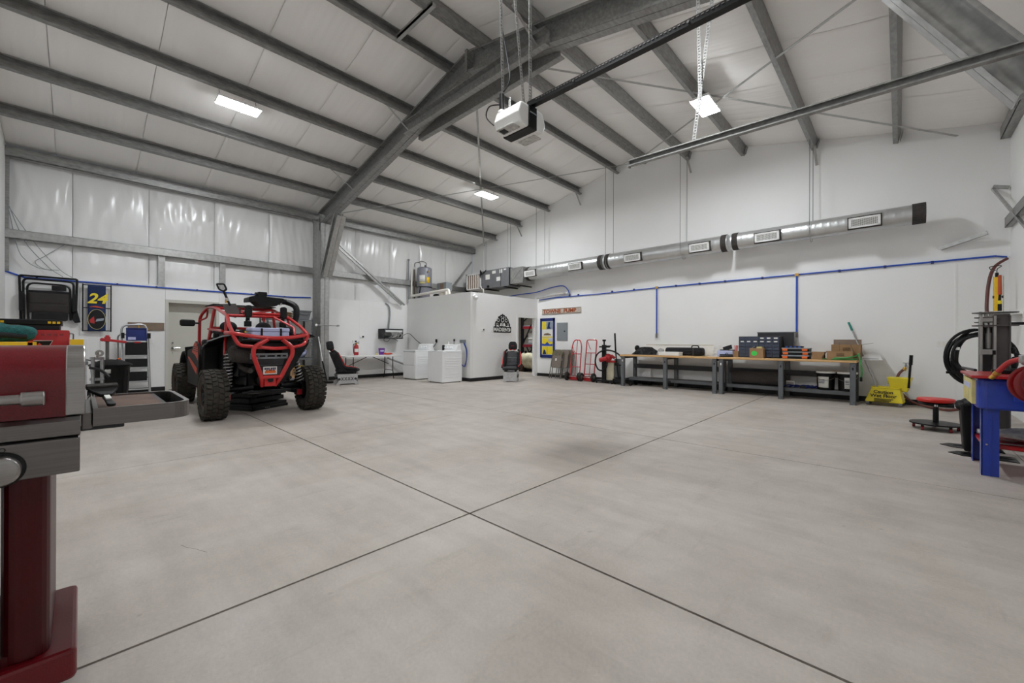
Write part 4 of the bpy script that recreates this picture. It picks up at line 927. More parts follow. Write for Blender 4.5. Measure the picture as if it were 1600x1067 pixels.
MB(t).tube(spl([(-8.9, .1, .76), (-8.8, .18, .74), (-8.7, .26, .68), (-8.65, .3, .62)]), .02).build('hose', 'dark_plastic', t)

# grey slotted-angle shelving beside the column
t = thing('steel_shelving', 'grey slotted-angle shelving unit between the buggy and the column', 'shelf unit', (-12.08, 3.85, 0))
for x in (-12.40, -11.76):
    for y in (3.28, 4.42):
        m = MB(t); sx = 1 if x < -12 else -1; sy_ = 1 if y < 3.5 else -1
        m.box(min(x, x + sx * .045), max(x, x + sx * .045), min(y, y + sy_ * .004), max(y, y + sy_ * .004), 0, 1.80); m.box(min(x, x + sx * .004), max(x, x + sx * .004), min(y, y + sy_ * .045), max(y, y + sy_ * .045), 0, 1.80)
        p = m.build('post', 'bench_grey', t)
        h = MB(t)
        for k in range(22): h.box(x - .002 if x < -12 else x - .003, x + .003 if x < -12 else x + .002, y + sy_ * .016, y + sy_ * .03, .08 + k * .078, .115 + k * .078)
        hh = h.build('slot', 'black_metal', p); hh['kind'] = 'stuff'
for z in (1.74, 1.16, .70, .16):
    m = MB(t); m.box(-12.39, -11.77, 3.29, 4.41, z, z + .02); m.box(-11.775, -11.765, 3.29, 4.41, z - .03, z + .02); m.build('shelf', 'bench_grey', t)
t = thing('grey_bin', 'grey plastic tote on top of the shelving unit', 'bin', (-11.98, 4.2, 1.76))
m = MB(); m.frus((0, 0, 0), (.34, .27), (.42, .36), .24); m.build('tub', 'bin_grey', t, .012); m = MB(); m.tube([(x, y, .235) for x, y in rrect(.44, .38, .03)], .014, 6, True); m.build('rim', 'bin_grey', t); MB().tube(fil([(.2, -.12, .19), (.212, -.10, .14), (.212, .10, .14), (.2, .12, .19)], .03), .012).build('handle_lip', 'bench_grey', t)
t = thing('burlap_bundle', 'folded brown burlap bundle beside the grey tote on the shelving', 'bundle', (-11.95, 3.72, 1.76))
m = MB()
for k in range(4): m.ell((0, .01 * k, .03 + .045 * k), (.46 - .03 * k, .5 - .02 * k, .06))
m.build('burlap_folds', 'burlap', t)
t = thing('helmet_bag', 'blue and white bag on the middle shelf behind the buggy', 'bag', (-12.0, 4.15, .72)); MB().ell((0, 0, .14), (.36, .38, .28)).build('bag_body', 'lavender', t); MB().ell((.05, -.02, .18), (.30, .30, .16)).build('bag_flap', 'navy', t)
t = thing('cardboard_box', 'brown cardboard box low on the shelving behind the buggy tyre', 'box', (-12.0, 3.95, .18)); MB().cb((0, 0, .13), (.4, .42, .26)).build('carton', 'cardboard', t); MB().box(.2, .202, -.05, .09, .08, .2).build('carton_print', 'burlap', t)
t = thing('yellow_tray', 'yellow plastic tray on top of the carton in the shelving', 'tray', (-12.0, 4.12, .442)); MB().frus((0, 0, 0), (.3, .3), (.34, .34), .05).build('tray_body', 'yellow', t, .01); MB().box(-.1, .1, -.1, .1, .05, .06).build('tray_content', 'poster_yellow', t)
t = thing('white_jug', 'white plastic jug on the second shelf behind the buggy', 'jug', (-12.05, 3.78, .72)); MB().lathe([(0, 0), (.09, 0), (.10, .02), (.10, .2), (.05, .26), (.03, .28), (.03, .3), (0, .3)], 18).build('jug_body', 'white_plastic', t); MB().cyl((0, 0, .3), (0, 0, .325), .034).build('jug_cap', 'navy', t)
t = thing('floor_squeegee', 'white and black handled floor tool leaning on the column by the shelving', 'squeegee', (-11.75, 4.62, 0))
MB().tube([(.08, .02, .62), (0, -.06, 1.30)], .014).build('upper_handle', 'white', t); MB().tube([(.19, .10, .04), (.08, .02, .62)], .02).build('lower_handle', 'black_plastic', t); MB().box(.12, .26, -.06, .26, 0.0, .05).build('head', 'black_plastic', t, .01)
t = thing('wall_rod', 'thin grey rod with a white end standing out past the column', 'rod', (-11.70, 4.5, 1.62)); MB().cyl((0, 0, 0), (-.02, .62, .0), .012).build('rod', 'galv_light', t); MB().lathe([(.035, 0), (.04, .03), (.02, .05), (0, .05)], 14, frame_T((0.0, -.0, 0), (1, 0, 0), (0, 0, 1))).build('end_cap', 'white', t); MB().box(-.1, .02, .58, .62, -.02, .02).build('bracket', 'galv_light', t)

# folding table with extinguisher
t = thing('folding_table', 'white plastic folding table against the left wall past the column', 'table', (-11.95, 6.2, 0))
MB(t).prism(rrect(.74, 1.85, .05), .045, MX.Translation((-11.98, 6.2, .70))).build('table_top', 'white_plastic', t, .008)
for y in (5.55, 6.85):
    m = MB(t)
    for x in (-12.22, -11.72): m.tube(fil([(x, y, .70), (x, y, .26), (x + (.06 if x > -12 else -.06), y, .0)], .05), .014)
    m.cyl((-12.22, y, .26), (-11.72, y, .26), .011); m.build('leg_frame', 'black_metal', t)
    MB(t).tube([(-11.97, y, .45), (-11.97, 6.2 + (y - 6.2) * .15, .69)], .01).build('leg_brace', 'black_metal', t)
t = thing('fire_extinguisher', 'red fire extinguisher standing on the white folding table', 'extinguisher', (-12.12, 5.83, .745))
MB().lathe([(0, 0), (.065, 0), (.07, .015), (.07, .27), (.055, .31), (.022, .33), (.022, .345), (0, .345)], 20).build('cylinder', 'red_paint', t)
MB().lathe([(.0715, .10), (.0715, .2)], 8, None, -1.2, .6).build('label', 'label_white', t)
m = MB(); m.cb((0, 0, .36), (.035, .035, .04)); m.bar((-.01, 0, .375), (.09, .05, .41), .02, .012); m.bar((-.01, 0, .36), (.09, .05, .365), .02, .012); m.build('valve', 'black_metal', t)
MB().tube(spl([(0, -.03, .35), (0, -.09, .32), (0.02, -.1, .2), (.02, -.085, .05)]), .011).build('hose', 'black_plastic', t); MB().cyl((.03, .0, .36), (.05, 0, .36), .014).build('gauge', 'yellow', t)
t = thing('purple_cup', 'purple tub standing on the white folding table', 'tub', (-12.1, 6.67, .745)); MB().lathe([(0, .0), (.08, .0), (.10, .2), (.103, .21), (.095, .21), (.075, .02)], 20).build('cup', 'purple', t); MB().lathe([(.0925, .1), (.0965, .15)], 8, None, -1, .4).build('cup_label', 'lavender', t)
t = thing('red_cloth', 'small red and white pack beside the purple tub on the folding table', 'pack', (-11.9, 6.78, .745)); MB().ell((0, 0, .035), (.16, .32, .07)).build('pack_body', 'orange_red', t); MB().box(-.05, .05, -.08, .04, .05, .078).build('pack_label', 'white', t)
t = thing('small_jar', 'small white jar left of the purple tub on the folding table', 'jar', (-11.95, 6.42, .745)); MB().lathe([(0, 0), (.035, 0), (.035, .05), (.03, .06), (0, .06)], 14).build('jar_body', 'pale_yellow', t); MB().cyl((0, 0, .06), (0, 0, .072), .034).build('jar_lid', 'panel_grey', t)
# network rack on the wall
t = thing('network_rack', 'black open wall rack with tangled network cables above the folding table', 'rack', (XA, 7.1, 1.25))
m = MB(t); m.box(XA, XA + .38, 6.74, 6.755, 1.27, 1.58); m.box(XA, XA + .38, 7.42, 7.435, 1.27, 1.58); m.box(XA, XA + .38, 6.74, 7.435, 1.57, 1.585); m.box(XA, XA + .38, 6.74, 7.435, 1.265, 1.28); m.build('cabinet', 'black_metal', t)
MB(t).box(XA + .33, XA + .39, 6.77, 7.41, 1.47, 1.555).build('patch_panel', 'panel_grey', t); MB(t).box(XA + .385, XA + .392, 6.79, 7.39, 1.49, 1.535).build('panel_strip', 'label_white', t)
MB(t).box(XA + .05, XA + .3, 6.78, 7.1, 1.29, 1.36).build('switch_unit', 'dark_plastic', t)
m = MB(t)
for k in range(9):
    y = 6.98 + k * .045; m.tube(spl([(XA + .37, y, 1.50), (XA + .43, y + .03, 1.42 - .01 * (k % 3)), (XA + .41, y + .08 * math.sin(k), 1.33), (XA + .33, y - .05, 1.30)]), .006, 5)
m.build('patch_cable', 'white_plastic', t)
m = MB(t); m.tube(spl([(XA + .3, 6.8, 1.28), (XA + .3, 6.78, 1.2), (XA + .3, 6.9, 1.17), (XA + .3, 7.0, 1.25)]), .007, 5); m.tube(spl([(XA + .3, 7.1, 1.27), (XA + .25, 7.3, 1.2), (XA + .1, 7.4, 1.17)]), .006, 5); m.build('loose_cable', 'dark_plastic', t)
t = thing('flex_conduit', 'grey flexible conduit dropping down the wall into the network rack', 'conduit', (XA, 7.1, 1.58))
P = spl([(XA + .03, 6.98, 2.44), (XA + .04, 7.1, 2.35), (XA + .05, 7.13, 2.1), (XA + .06, 7.08, 1.6)], 14); MB(t).tube(P, [.022 + .003 * (i % 2) for i in range(len(P))], 10).build('conduit', 'panel_grey', t)
t = thing('black_cable', 'thin black cable drooping from the network rack to the dryer outlet', 'cable', (-12.0, 7.6, .9))
MB(t).tube(spl([(XA + .35, 7.43, 1.36), (-12.0, 7.62, 1.44), (-11.8, 7.8, 1.2), (-11.3, 7.82, .97), (-10.95, 7.83, .98), (-10.75, 7.84, 1.16)]), .009, 6).build('cord', 'black_plastic', t); MB(t).cb((-10.75, 7.83, 1.2), (.06, .04, .1)).build('plug', 'black_plastic', t)
for y, z, lb in ((6.17, 1.32, 'small dark socket box on the wall above the fire extinguisher'), (5.93, 1.17, 'tiny dark wall hook left of the fire extinguisher')):
    t = thing('wall_box', lb, 'box', (XA, y, z)); MB().box(0, .03, -.07, .07, -.03, .03).build('box_body', 'white', t); MB().box(.03, .036, .0, .06, -.025, .025).build('box_face', 'black_plastic', t)
t = thing('downspout', 'grey pipe slanting low along the wall from the table to the dryer', 'pipe', (-12.3, 7.3, .3)); MB(t).tube([(-12.35, 7.05, .62), (-12.2, 7.7, .35)], .03).build('pipe_run', 'galv_light', t); MB(t).lathe([(.036, -.02), (.036, .02)], 12, MX.Translation((-12.35, 7.05, .62))).build('pipe_collar', 'steel', t)

# ================================================================ LAUNDRY, HUT FACE
def laundry(name, lb, x0, x1, y0, y1, front):
    t = thing(name, lb, name, ((x0 + x1) / 2, (y0 + y1) / 2, 0), 0, 'white laundry machines')
    MB(t).box(x0, x1, y0, y1, .02, .88).build('cabinet', 'enamel', t, .015)
    MB(t).box(x0 - .003, x1 + .003, y0 - .008, y1, .88, .905).build('top', 'enamel', t, .01)
    for z in (.17, .26, .42, .48, .56, .62, .70):                # pressed ribs of the side panel
        MB(t).box(x1, x1 + .006, y0 + .10, y1 - .03, z, z + .014).build('side_rib', 'enamel', t, .002)
    m = MB(t); m.prism([(y1 - .20, .905), (y1 - .13, 1.09), (y1 - .04, 1.10), (y1 - .01, .905)], x1 - x0 - .04, frame_T((x0 + .02, 0, 0), (0, 1, 0), (0, 0, 1)))
    c = m.build('console', 'enamel', t, .012)
    Tc = lambda x: frame_T((x, y1 - .167, 1.0), (1, 0, 0), (0, .355, .935))
    for k, q in enumerate((.18, .34, .5, .62) if front == 'w' else (.3, .5, .66)):
        kb = MB(t).lathe([(.03, 0), (.03, .006), (.022, .01), (.02, .028), (0, .028)], 18, Tc(x0 + q * (x1 - x0))).build('dial', 'enamel', c)
        MB(t).bar((0, 0, .03), (0, .018, .03), .005, .003, (0, 0, 1), Tc(x0 + q * (x1 - x0))).build('pointer', 'panel_grey', kb)
    if front == 'd':
        MB(t).box(x0 + .03, x1 - .03, y0 - .018, y0, .44, .845).build('door', 'enamel', t, .012); MB(t).box(x0 + .03, x1 - .03, y0 - .016, y0 - .002, .845, .86).build('door_pull', 'panel_grey', t); MB(t).box(x0 + .01, x1 - .01, y0 - .006, y0, .05, .41).build('toe_panel', 'enamel', t, .004)
    else:
        MB(t).box(x0 + .05, x1 - .05, y0 + .04, y1 - .22, .905, .918).build('lid', 'enamel', t, .006); MB(t).box(x0 + .28, x1 - .28, y0 + .005, y0 + .04, .905, .915).build('lid_grip', 'panel_grey', t)
    for x in (x0 + .05, x1 - .05):
        for y in (y0 + .05, y1 - .05): MB(t).cyl((x, y, 0), (x, y, .03), .02, n=10).build('foot', 'dark_plastic', t)
laundry('dryer', 'white clothes dryer, the machine nearer the left wall', -11.38, -10.69, 7.02, 7.72, 'd')
laundry('washer', 'white top-loading washer beside the corner of the inner room', -9.98, -9.27, 6.97, 7.67, 'w')
t = thing('soap_bottle', 'white detergent bottle standing on the washer', 'bottle', (-9.80, 7.58, .905)); MB().lathe([(0, 0), (.045, 0), (.05, .02), (.05, .16), (.02, .21), (.02, .24), (0, .24)], 16).build('bottle', 'white_plastic', t); MB().cyl((0, 0, .24), (0, 0, .27), .022).build('cap', 'white', t)
t = thing('black_jar', 'small black canister on the washer', 'canister', (-9.91, 7.48, .905)); MB().lathe([(0, 0), (.04, 0), (.04, .13), (.034, .14), (0, .14)], 16).build('canister', 'black_plastic', t); MB().cyl((0, 0, .14), (0, 0, .165), .038).build('lid', 'dark_plastic', t)
t = thing('washer_box', 'recessed supply box with blue hoses behind the washer', 'supply box', (-9.36, 7.85, 1.18))
for x in (-9.5, -9.36): MB(t).box(x - .045, x + .045, 7.80, 7.85, 1.14, 1.23).build('valve_box', 'panel_grey', t)
for k, (a, c) in enumerate(((-9.36, 'blue_pipe'), (-9.33, 'navy'))):
    MB(t).tube(spl([(a, 7.80, 1.14), (a + .12, 7.79, .95), (a + .16 - .02 * k, 7.78, .7), (a + .05, 7.79, .45), (a - .1, 7.79, .5)]), .011, 6).build('hose', c, t)
t = thing('power_plug', 'black plug in an outlet above the washer', 'plug', (-9.85, 7.84, 1.22)); MB().cb((0, 0, 0), (.05, .03, .07)).build('plug', 'black_plastic', t); MB().tube(spl([(0, -.01, -.03), (.01, -.02, -.15), (.03, -.02, -.3)]), .007, 5).build('cord', 'black_plastic', t)
# camera and thermostat on the side of the inner room
t = thing('security_camera', 'white dome camera high on the corner of the inner room', 'camera', (-9.1, 8.0, 2.5)); MB().lathe([(.08, .02), (.085, .05), (.07, .09), (0, .095)], 20, frame_T((0, 0, 0), (0, 1, 0), (0, 0, 1)) @ MX.Translation((0, 0, -.02))).build('camera_base', 'white', t); MB().ell((.075, 0, -.03), (.10, .12, .12)).build('camera_dome', 'white_plastic', t)
t = thing('thermostat', 'white thermostat on the side wall of the inner room', 'thermostat', (-9.1, 8.32, 1.53)); MB().box(0, .025, -.07, .07, -.05, .05).build('thermostat_body', 'white', t, .008); MB().box(.025, .027, .0, .05, -.02, .03).build('thermostat_screen', 'carpet', t)
# black steel wall sign
t = thing('metal_sign', 'black cut-steel sign with a mound of off-road vehicles over the name plate', 'sign', (-9.1, 9.16, 1.45))
T = frame_T((-9.095, 9.16, 1.45), (0, 1, 0), (0, 0, 1))
def tp(poly, z, h, m, nm, par): return MB(t).prism(poly, h, T, z).build(nm, m, par)
pl = tp(rrect(.78, .19, .03, 4, 0, .11), 0, .012, 'black_metal', 'name_plate', t)
text("MADSEN'S", .16, 'label_white', t, T @ MX.Translation((-.03, .105, .0135)), ext=.001, width=.98, bold=.004)
tp([(.32, .15), (.35, .15), (.35, .07), (.32, .07)], .0125, .002, 'label_white', 'plate_mark', pl)
sil = [(-.32, .19), (-.33, .27), (-.30, .36), (-.25, .37), (-.24, .44), (-.19, .46), (-.18, .52), (-.12, .53), (-.08, .57), (-.02, .585), (0.0, .61), (.03, .58), (.09, .575), (.12, .53), (.18, .53), (.2, .48), (.25, .46), (.27, .40), (.30, .33), (.34, .29), (.34, .19)]
sb = tp(sil, 0, .012, 'black_metal', 'vehicle_mound', t)
for cx, cy, r_ in ((-.19, .40, .055), (.16, .40, .055), (.0, .41, .07), (.24, .27, .04), (-.24, .27, .045), (.05, .5, .03)):
    MB(t).lathe([(r_, .0125), (r_, .014), (r_ * .72, .014), (r_ * .72, .0125)], 20, T @ MX.Translation((cx, cy, 0))).build('wheel_cutout', 'label_white', sb)
for poly in ([(-.12, .22), (-.10, .30), (-.04, .33), (-.05, .22)], [(.03, .21), (.03, .30), (.09, .32), (.14, .22)], [(-.28, .20), (-.15, .20), (-.17, .23), (-.27, .235)], [(.14, .20), (.30, .20), (.28, .235), (.17, .23)], [(-.10, .50), (-.03, .54), (-.05, .49)], [(.1, .48), (.15, .5), (.13, .46)], [(-.02, .22), (0, .34), (.015, .22)]):
    tp(poly, .0125, .002, 'label_white', 'cutout', sb)

# racing seats on cut aluminium stands
def race_seat(nm, lb, loc, rz):
    t = thing(nm, lb, 'seat', loc, rz, 'racing seats on aluminium stands')      # faces local -y
    for x in (-.20, .20):
        s_ = 1 if x > 0 else -1
        pts = [(-.30, 0), (-.22, 0), (-.19, .035), (.17, .035), (.20, 0), (.27, 0), (.27, .03), (.21, .11), (.24, .22), (.25, .29), (-.27, .29), (-.27, .22), (-.24, .11), (-.30, .03)]
        p = MB().prism([(a, b) for a, b in pts], .006, frame_T((x, 0, 0), (0, 1, 0), (0, 0, 1))).build('side_plate', 'alloy', t)
        for k in range(4):
            y = -.165 + k * .085; m = MB()
            m.bar((x + .006 * s_, y, .12), (x + .006 * s_, y + .06, .21), .004, .014, (0, 0, 1)); m.bar((x + .006 * s_, y + .06, .12), (x + .006 * s_, y, .21), .004, .014, (0, 0, 1)); m.build('cut_pattern', 'charcoal', p)
        MB().cyl((x - .008, .20 - .005, .16), (x + .010, .195, .16), .032).cyl((x - .008, -.215, .16), (x + .010, -.215, .16), .032).build('plate_hole', 'charcoal', p)
    MB().prism([(-.20, 0), (-.13, 0), (-.09, .03), (.09, .03), (.13, 0), (.20, 0), (.20, .29), (-.20, .29)], .006, frame_T((0, -.27, 0), (1, 0, 0), (0, 0, 1))).build('front_plate', 'alloy', t)
    MB().box(-.205, .205, -.25, .25, .285, .292).build('top_plate', 'alloy', t)
    for x in (-.15, .15): MB().box(x - .02, x + .02, -.24, .22, .292, .325).build('slide_rail', 'black_metal', t)
    MB().tube(fil([(-.1, -.26, .31), (-.1, -.31, .30), (.1, -.31, .30), (.1, -.26, .31)], .03), .01).build('slide_handle', 'black_metal', t)
    # shell
    def bk(u, v):                                           # outer shell swept up the back
        a = (u - .5) * 2; wv = .25 - .02 * math.sin(PI * v) + .0 * a if v < .75 else .25 - .12 * ((v - .75) / .25) ** 1.3
        y = .17 + .20 * v + .02 - .16 * abs(a) ** 3 * (1 - .7 * max(0, v - .6) / .4)
        return (a * wv, y, .36 + .52 * v)
    MB().grid(bk, 14, 12).build('back_shell', 'black_fabric', t, solid=.05)
    def pd(u, v):
        a = (u - .5) * 2; return (a * .165, .145 + .19 * v - .03 * math.cos(a * 1.4) + .02 * abs(a), .44 + .42 * v)
    bp_ = MB().grid(pd, 8, 10).build('back_cushion', 'charcoal', t, solid=.05)
    for k in (.3, .6): MB().bar((-.15, .105 + .19 * k - .012, .44 + .42 * k), (.15, .105 + .19 * k - .012, .44 + .42 * k), .008, .008).build('cushion_seam', 'panel_grey' if k > .5 else 'black_fabric', bp_)
    for s_ in (-1, 1):
        b = MB().tube(spl([(s_ * .225, -.24, .43), (s_ * .25, -.05, .46), (s_ * .25, .09, .50), (s_ * .245, .17, .66), (s_ * .225, .27, .86), (s_ * .17, .34, .93)], 6), [.035] + [.045] * 24 + [.03] * 6, 10).build('bolster', 'black_fabric', t)
        MB().tube(spl([(s_ * .24, -.26, .455), (s_ * .265, -.06, .49), (s_ * .27, .06, .53), (s_ * .268, .14, .68), (s_ * .248, .235, .87)], 6), .013, 8).build('red_piping', 'bright_red', b)
    m = MB(); m.prism(rrect(.46, .52, .08), .09, MX.Translation((0, -.03, .335))); st = m.build('seat_cushion', 'black_fabric', t, .03)
    MB().prism(rrect(.32, .40, .05), .03, MX.Translation((0, -.07, .415))).build('cushion_insert', 'charcoal', st, .012); MB().tube([(-.2, -.29, .40), (0, -.305, .405), (.2, -.29, .40)], .04, 10).build('front_roll', 'charcoal', st)
    h = MB().prism([(p.x, p.y) for p in fil([(-.13, .0, 0), (.13, .0, 0), (.13, .15, 0), (.09, .24, 0), (-.09, .24, 0), (-.13, .15, 0)], .05)], .15, frame_T((0, .45, .925), (1, 0, 0), (0, .16, .98))).build('headrest', 'black_fabric', t, .045)
    MB().box(-.05, .05, .312, .326, 1.04, 1.06).build('headrest_badge', 'dark_red', h)
    for x in (-.06, .06): MB().box(x - .035, x + .035, .325, .335, .915, .95).build('belt_slot', 'bright_red', t)
    return t
race_seat('racing_seat', 'black and red racing seat seen side-on at the foot of the column', (-10.98, 4.98, 0), math.radians(168))
race_seat('racing_seat', 'black and red racing seat facing us by the inner room doorway', (-8.42, 8.86, 0), math.radians(36))

# store room seen through the doorway
t = thing('pallet_rack', 'black and red pallet rack in the store room behind the doorway', 'rack', (-10.6, 13.2, 0)); W[t.name] = MX.Identity(4); t.location = (-.72, 0, 0)
for x in (-10.98, -9.2):
    for y in (13.0, 13.9): MB(t).box(x - .05, x + .05, y - .05, y + .05, 0, 2.9).build('upright', 'black_metal', t)
    for z in (.4, 1.2, 2.0): MB(t).bar((x, 13.0, z), (x, 13.9, z + .6), .04, .04).build('rack_brace', 'black_metal', t)
for z in (1.72, .95):
    for y in (13.0, 13.9): MB(t).box(-10.98, -9.2, y - .03, y + .03, z, z + .12).build('beam', 'dark_red', t)
    MB(t).box(-10.95, -9.2, 13.0, 13.9, z + .12, z + .14).build('rack_deck', 'poster_grey', t)
MB(t).bar((-10.9, 12.97, 1.1), (-10.45, 12.97, 1.9), .05, .03).build('rack_brace', 'black_metal', t); MB(t).bar((-10.7, 12.97, .95), (-10.3, 12.97, .3), .05, .03).build('rack_brace', 'black_metal', t)
t = thing('wrapped_goods', 'plastic wrapped goods on the lower deck of the store room rack', 'pack', (-10.9, 13.45, 1.09)); MB(t).box(-11.5, -10.2, 13.1, 13.8, 1.095, 1.6).build('wrapped_block', 'clear_bag', t, .05); MB(t).box(-11.45, -10.25, 13.08, 13.1, 1.3, 1.34).build('wrap_band', 'label_white', t)
t = thing('cream_tank', 'cream stained tank on the floor of the store room', 'tank', (-10.35, 12.2, 0)); MB(t).tube([(-11.0, 12.3, .42), (-10.95, 12.3, .42), (-9.75, 12.15, .42), (-9.7, 12.15, .42)], [.26, .32, .32, .26], 20).build('tank_body', 'cream_tank', t); MB(t).cyl((-10.4, 12.2, .70), (-10.4, 12.2, .80), .07).cyl((-10.8, 12.2, .7), (-10.8, 12.2, .82), .05).build('tank_cap', 'black_plastic', t); MB(t).box(-10.9, -10.7, 12.0, 12.5, 0, .14).box(-9.95, -9.75, 12.0, 12.4, 0, .14).build('tank_foot', 'black_metal', t); MB(t).cyl((-10.95, 11.98, .2), (-10.95, 12.06, .2), .2).build('tank_wheel', 'dusty_rim', t)
# ================================================================ BACK WALL THINGS
# town sign
t = thing('wood_sign', 'weathered wooden TOWNE PUMP sign with rusty orange letters', 'sign', (-8.09, YB, 2.1))
T = onB(-8.09, 2.20, .03); s0 = MX.Rotation(.0, 4, 'Z')
MB(t).box(-8.88, -7.30, YB - .03, YB - .002, 2.11, 2.29).build('plank', 'sign_wood', t, .004)
for z in (2.12, 2.28): MB(t).box(-8.88, -7.30, YB - .034, YB - .03, z - .008, z + .008).build('edge_rail', 'brown_board', t)
text('TOWNE  PUMP', .165, 'sign_letter', t, T @ MX.Translation((-.06, -.005, .002)), ext=.004, width=1.2, bold=.006)
# framed collage
t = thing('framed_collage', 'tall blue framed collage of yellow and blue pictures by the doorway', 'picture', (-8.65, YB, .65))
MB(t).box(-8.95, -8.35, YB - .02, YB - .002, .65, 1.97).build('backing', 'label_white', t)
m = MB(t)
for a in ((-8.96, -8.89, .64, 1.98), (-8.41, -8.34, .64, 1.98), (-8.96, -8.34, .64, .74), (-8.96, -8.34, 1.88, 1.98)): m.box(a[0], a[1], YB - .035, YB - .005, a[2], a[3])
m.build('frame', 'navy', t, .004)
for z0, z1, c in ((1.60, 1.86, 'poster_grey'), (1.32, 1.58, 'label_white'), (1.04, 1.30, 'poster_yellow'), (.76, 1.02, 'poster_yellow')):
    p = MB(t).box(-8.875, -8.425, YB - .024, YB - .02, z0, z1).build('picture_panel', c, t)
    if z0 == 1.60:
        MB(t).box(-8.875, -8.70, YB - .026, YB - .024, z0, z1).build('picture_detail', 'poster_yellow', p); MB(t).prism([(-8.66, 1.62), (-8.60, 1.84), (-8.53, 1.84), (-8.55, 1.7), (-8.5, 1.62)], .002, frame_T((0, YB - .026, 0), (1, 0, 0), (0, 0, 1))).build('picture_detail', 'dark_navy', p)
    elif z0 == 1.32:
        MB(t).prism([(-8.82, 1.40), (-8.76, 1.46), (-8.62, 1.475), (-8.5, 1.43), (-8.48, 1.40)], .002, frame_T((0, YB - .026, 0), (1, 0, 0), (0, 0, 1))).build('picture_detail', 'burlap', p); MB(t).box(-8.875, -8.425, YB - .026, YB - .024, 1.32, 1.36).build('picture_detail', 'poster_yellow', p)
    elif z0 == 1.04:
        MB(t).prism([(-8.875, 1.04), (-8.875, 1.12), (-8.75, 1.10), (-8.65, 1.18), (-8.55, 1.09), (-8.425, 1.11), (-8.425, 1.04)], .002, frame_T((0, YB - .026, 0), (1, 0, 0), (0, 0, 1))).build('picture_detail', 'poster_blue', p); MB(t).box(-8.60, -8.425, YB - .026, YB - .0245, 1.19, 1.30).build('picture_detail', 'lavender', p)
    else:
        MB(t).box(-8.66, -8.65, YB - .027, YB - .024, z0, z1).build('picture_detail', 'navy', p); MB(t).prism([(-8.85, .76), (-8.80, .92), (-8.74, .90), (-8.70, .80), (-8.70, .76)], .002, frame_T((0, YB - .026, 0), (1, 0, 0), (0, 0, 1))).build('picture_detail', 'dark_navy', p)
t = thing('electrical_panel', 'grey electrical panel on the back wall above the folding chairs', 'panel', (-8.03, YB, 1.22))
MB(t).box(-8.25, -7.82, YB - .02, YB - .002, 1.22, 1.81).build('cover', 'panel_grey', t, .003); MB(t).box(-8.22, -7.85, YB - .026, YB - .02, 1.25, 1.78).build('door', 'panel_grey', t, .003); MB(t).box(-7.96, -7.90, YB - .033, YB - .026, 1.51, 1.545).build('latch', 'black_plastic', t)
# folding chairs leaning on the wall
def folding_chair(x, y, lb, top, par=None):
    t = thing('folding_chair', lb, 'chair', (x, y, 0), math.radians(4), 'folding chairs leaning on the wall')
    A = MX.Rotation(math.radians(-13), 4, 'X')          # leans back to the wall (+y)
    m = MB(M=A); m.tube(fil([(-.22, .0, .012), (-.20, 0, .93), (.20, 0, .93), (.22, 0, .012)], .12), .014); m.tube(fil([(-.17, .05, .02), (-.17, .04, .50), (.17, .04, .50), (.17, .05, .02)], .03), .013); m.cyl((-.17, .05, .18), (.17, .05, .18), .009); m.cyl((-.21, 0, .12), (.21, 0, .12), .009)
    m.build('frame', 'taupe_metal', t)
    MB(M=A).prism(rrect(.36, .40, .06), .025, frame_T((0, -.01, .55), (1, 0, 0), (0, 0, 1))).build('seat', 'taupe', t, .008)
    MB(M=A).prism([(x, z) for x, z in rrect(.37, .26, .11, 6, 0, .82)], .035, frame_T((0, .012, 0), (1, 0, 0), (0, 0, 1))).build('backrest', top, t, .012)
    MB(M=A).box(-.05, .0, -.038, -.034, .58, .66).build('seat_label', 'label_white', t)
    return t
folding_chair(-7.98, 10.42, 'nearest folding chair of the leaning stack, brown with patterned back pad', 'camo')
folding_chair(-7.80, 10.52, 'second folding chair of the leaning stack, plain back showing behind the first', 'taupe')
folding_chair(-7.70, 10.60, 'rear folding chair of the leaning stack, flat against the back wall', 'taupe')
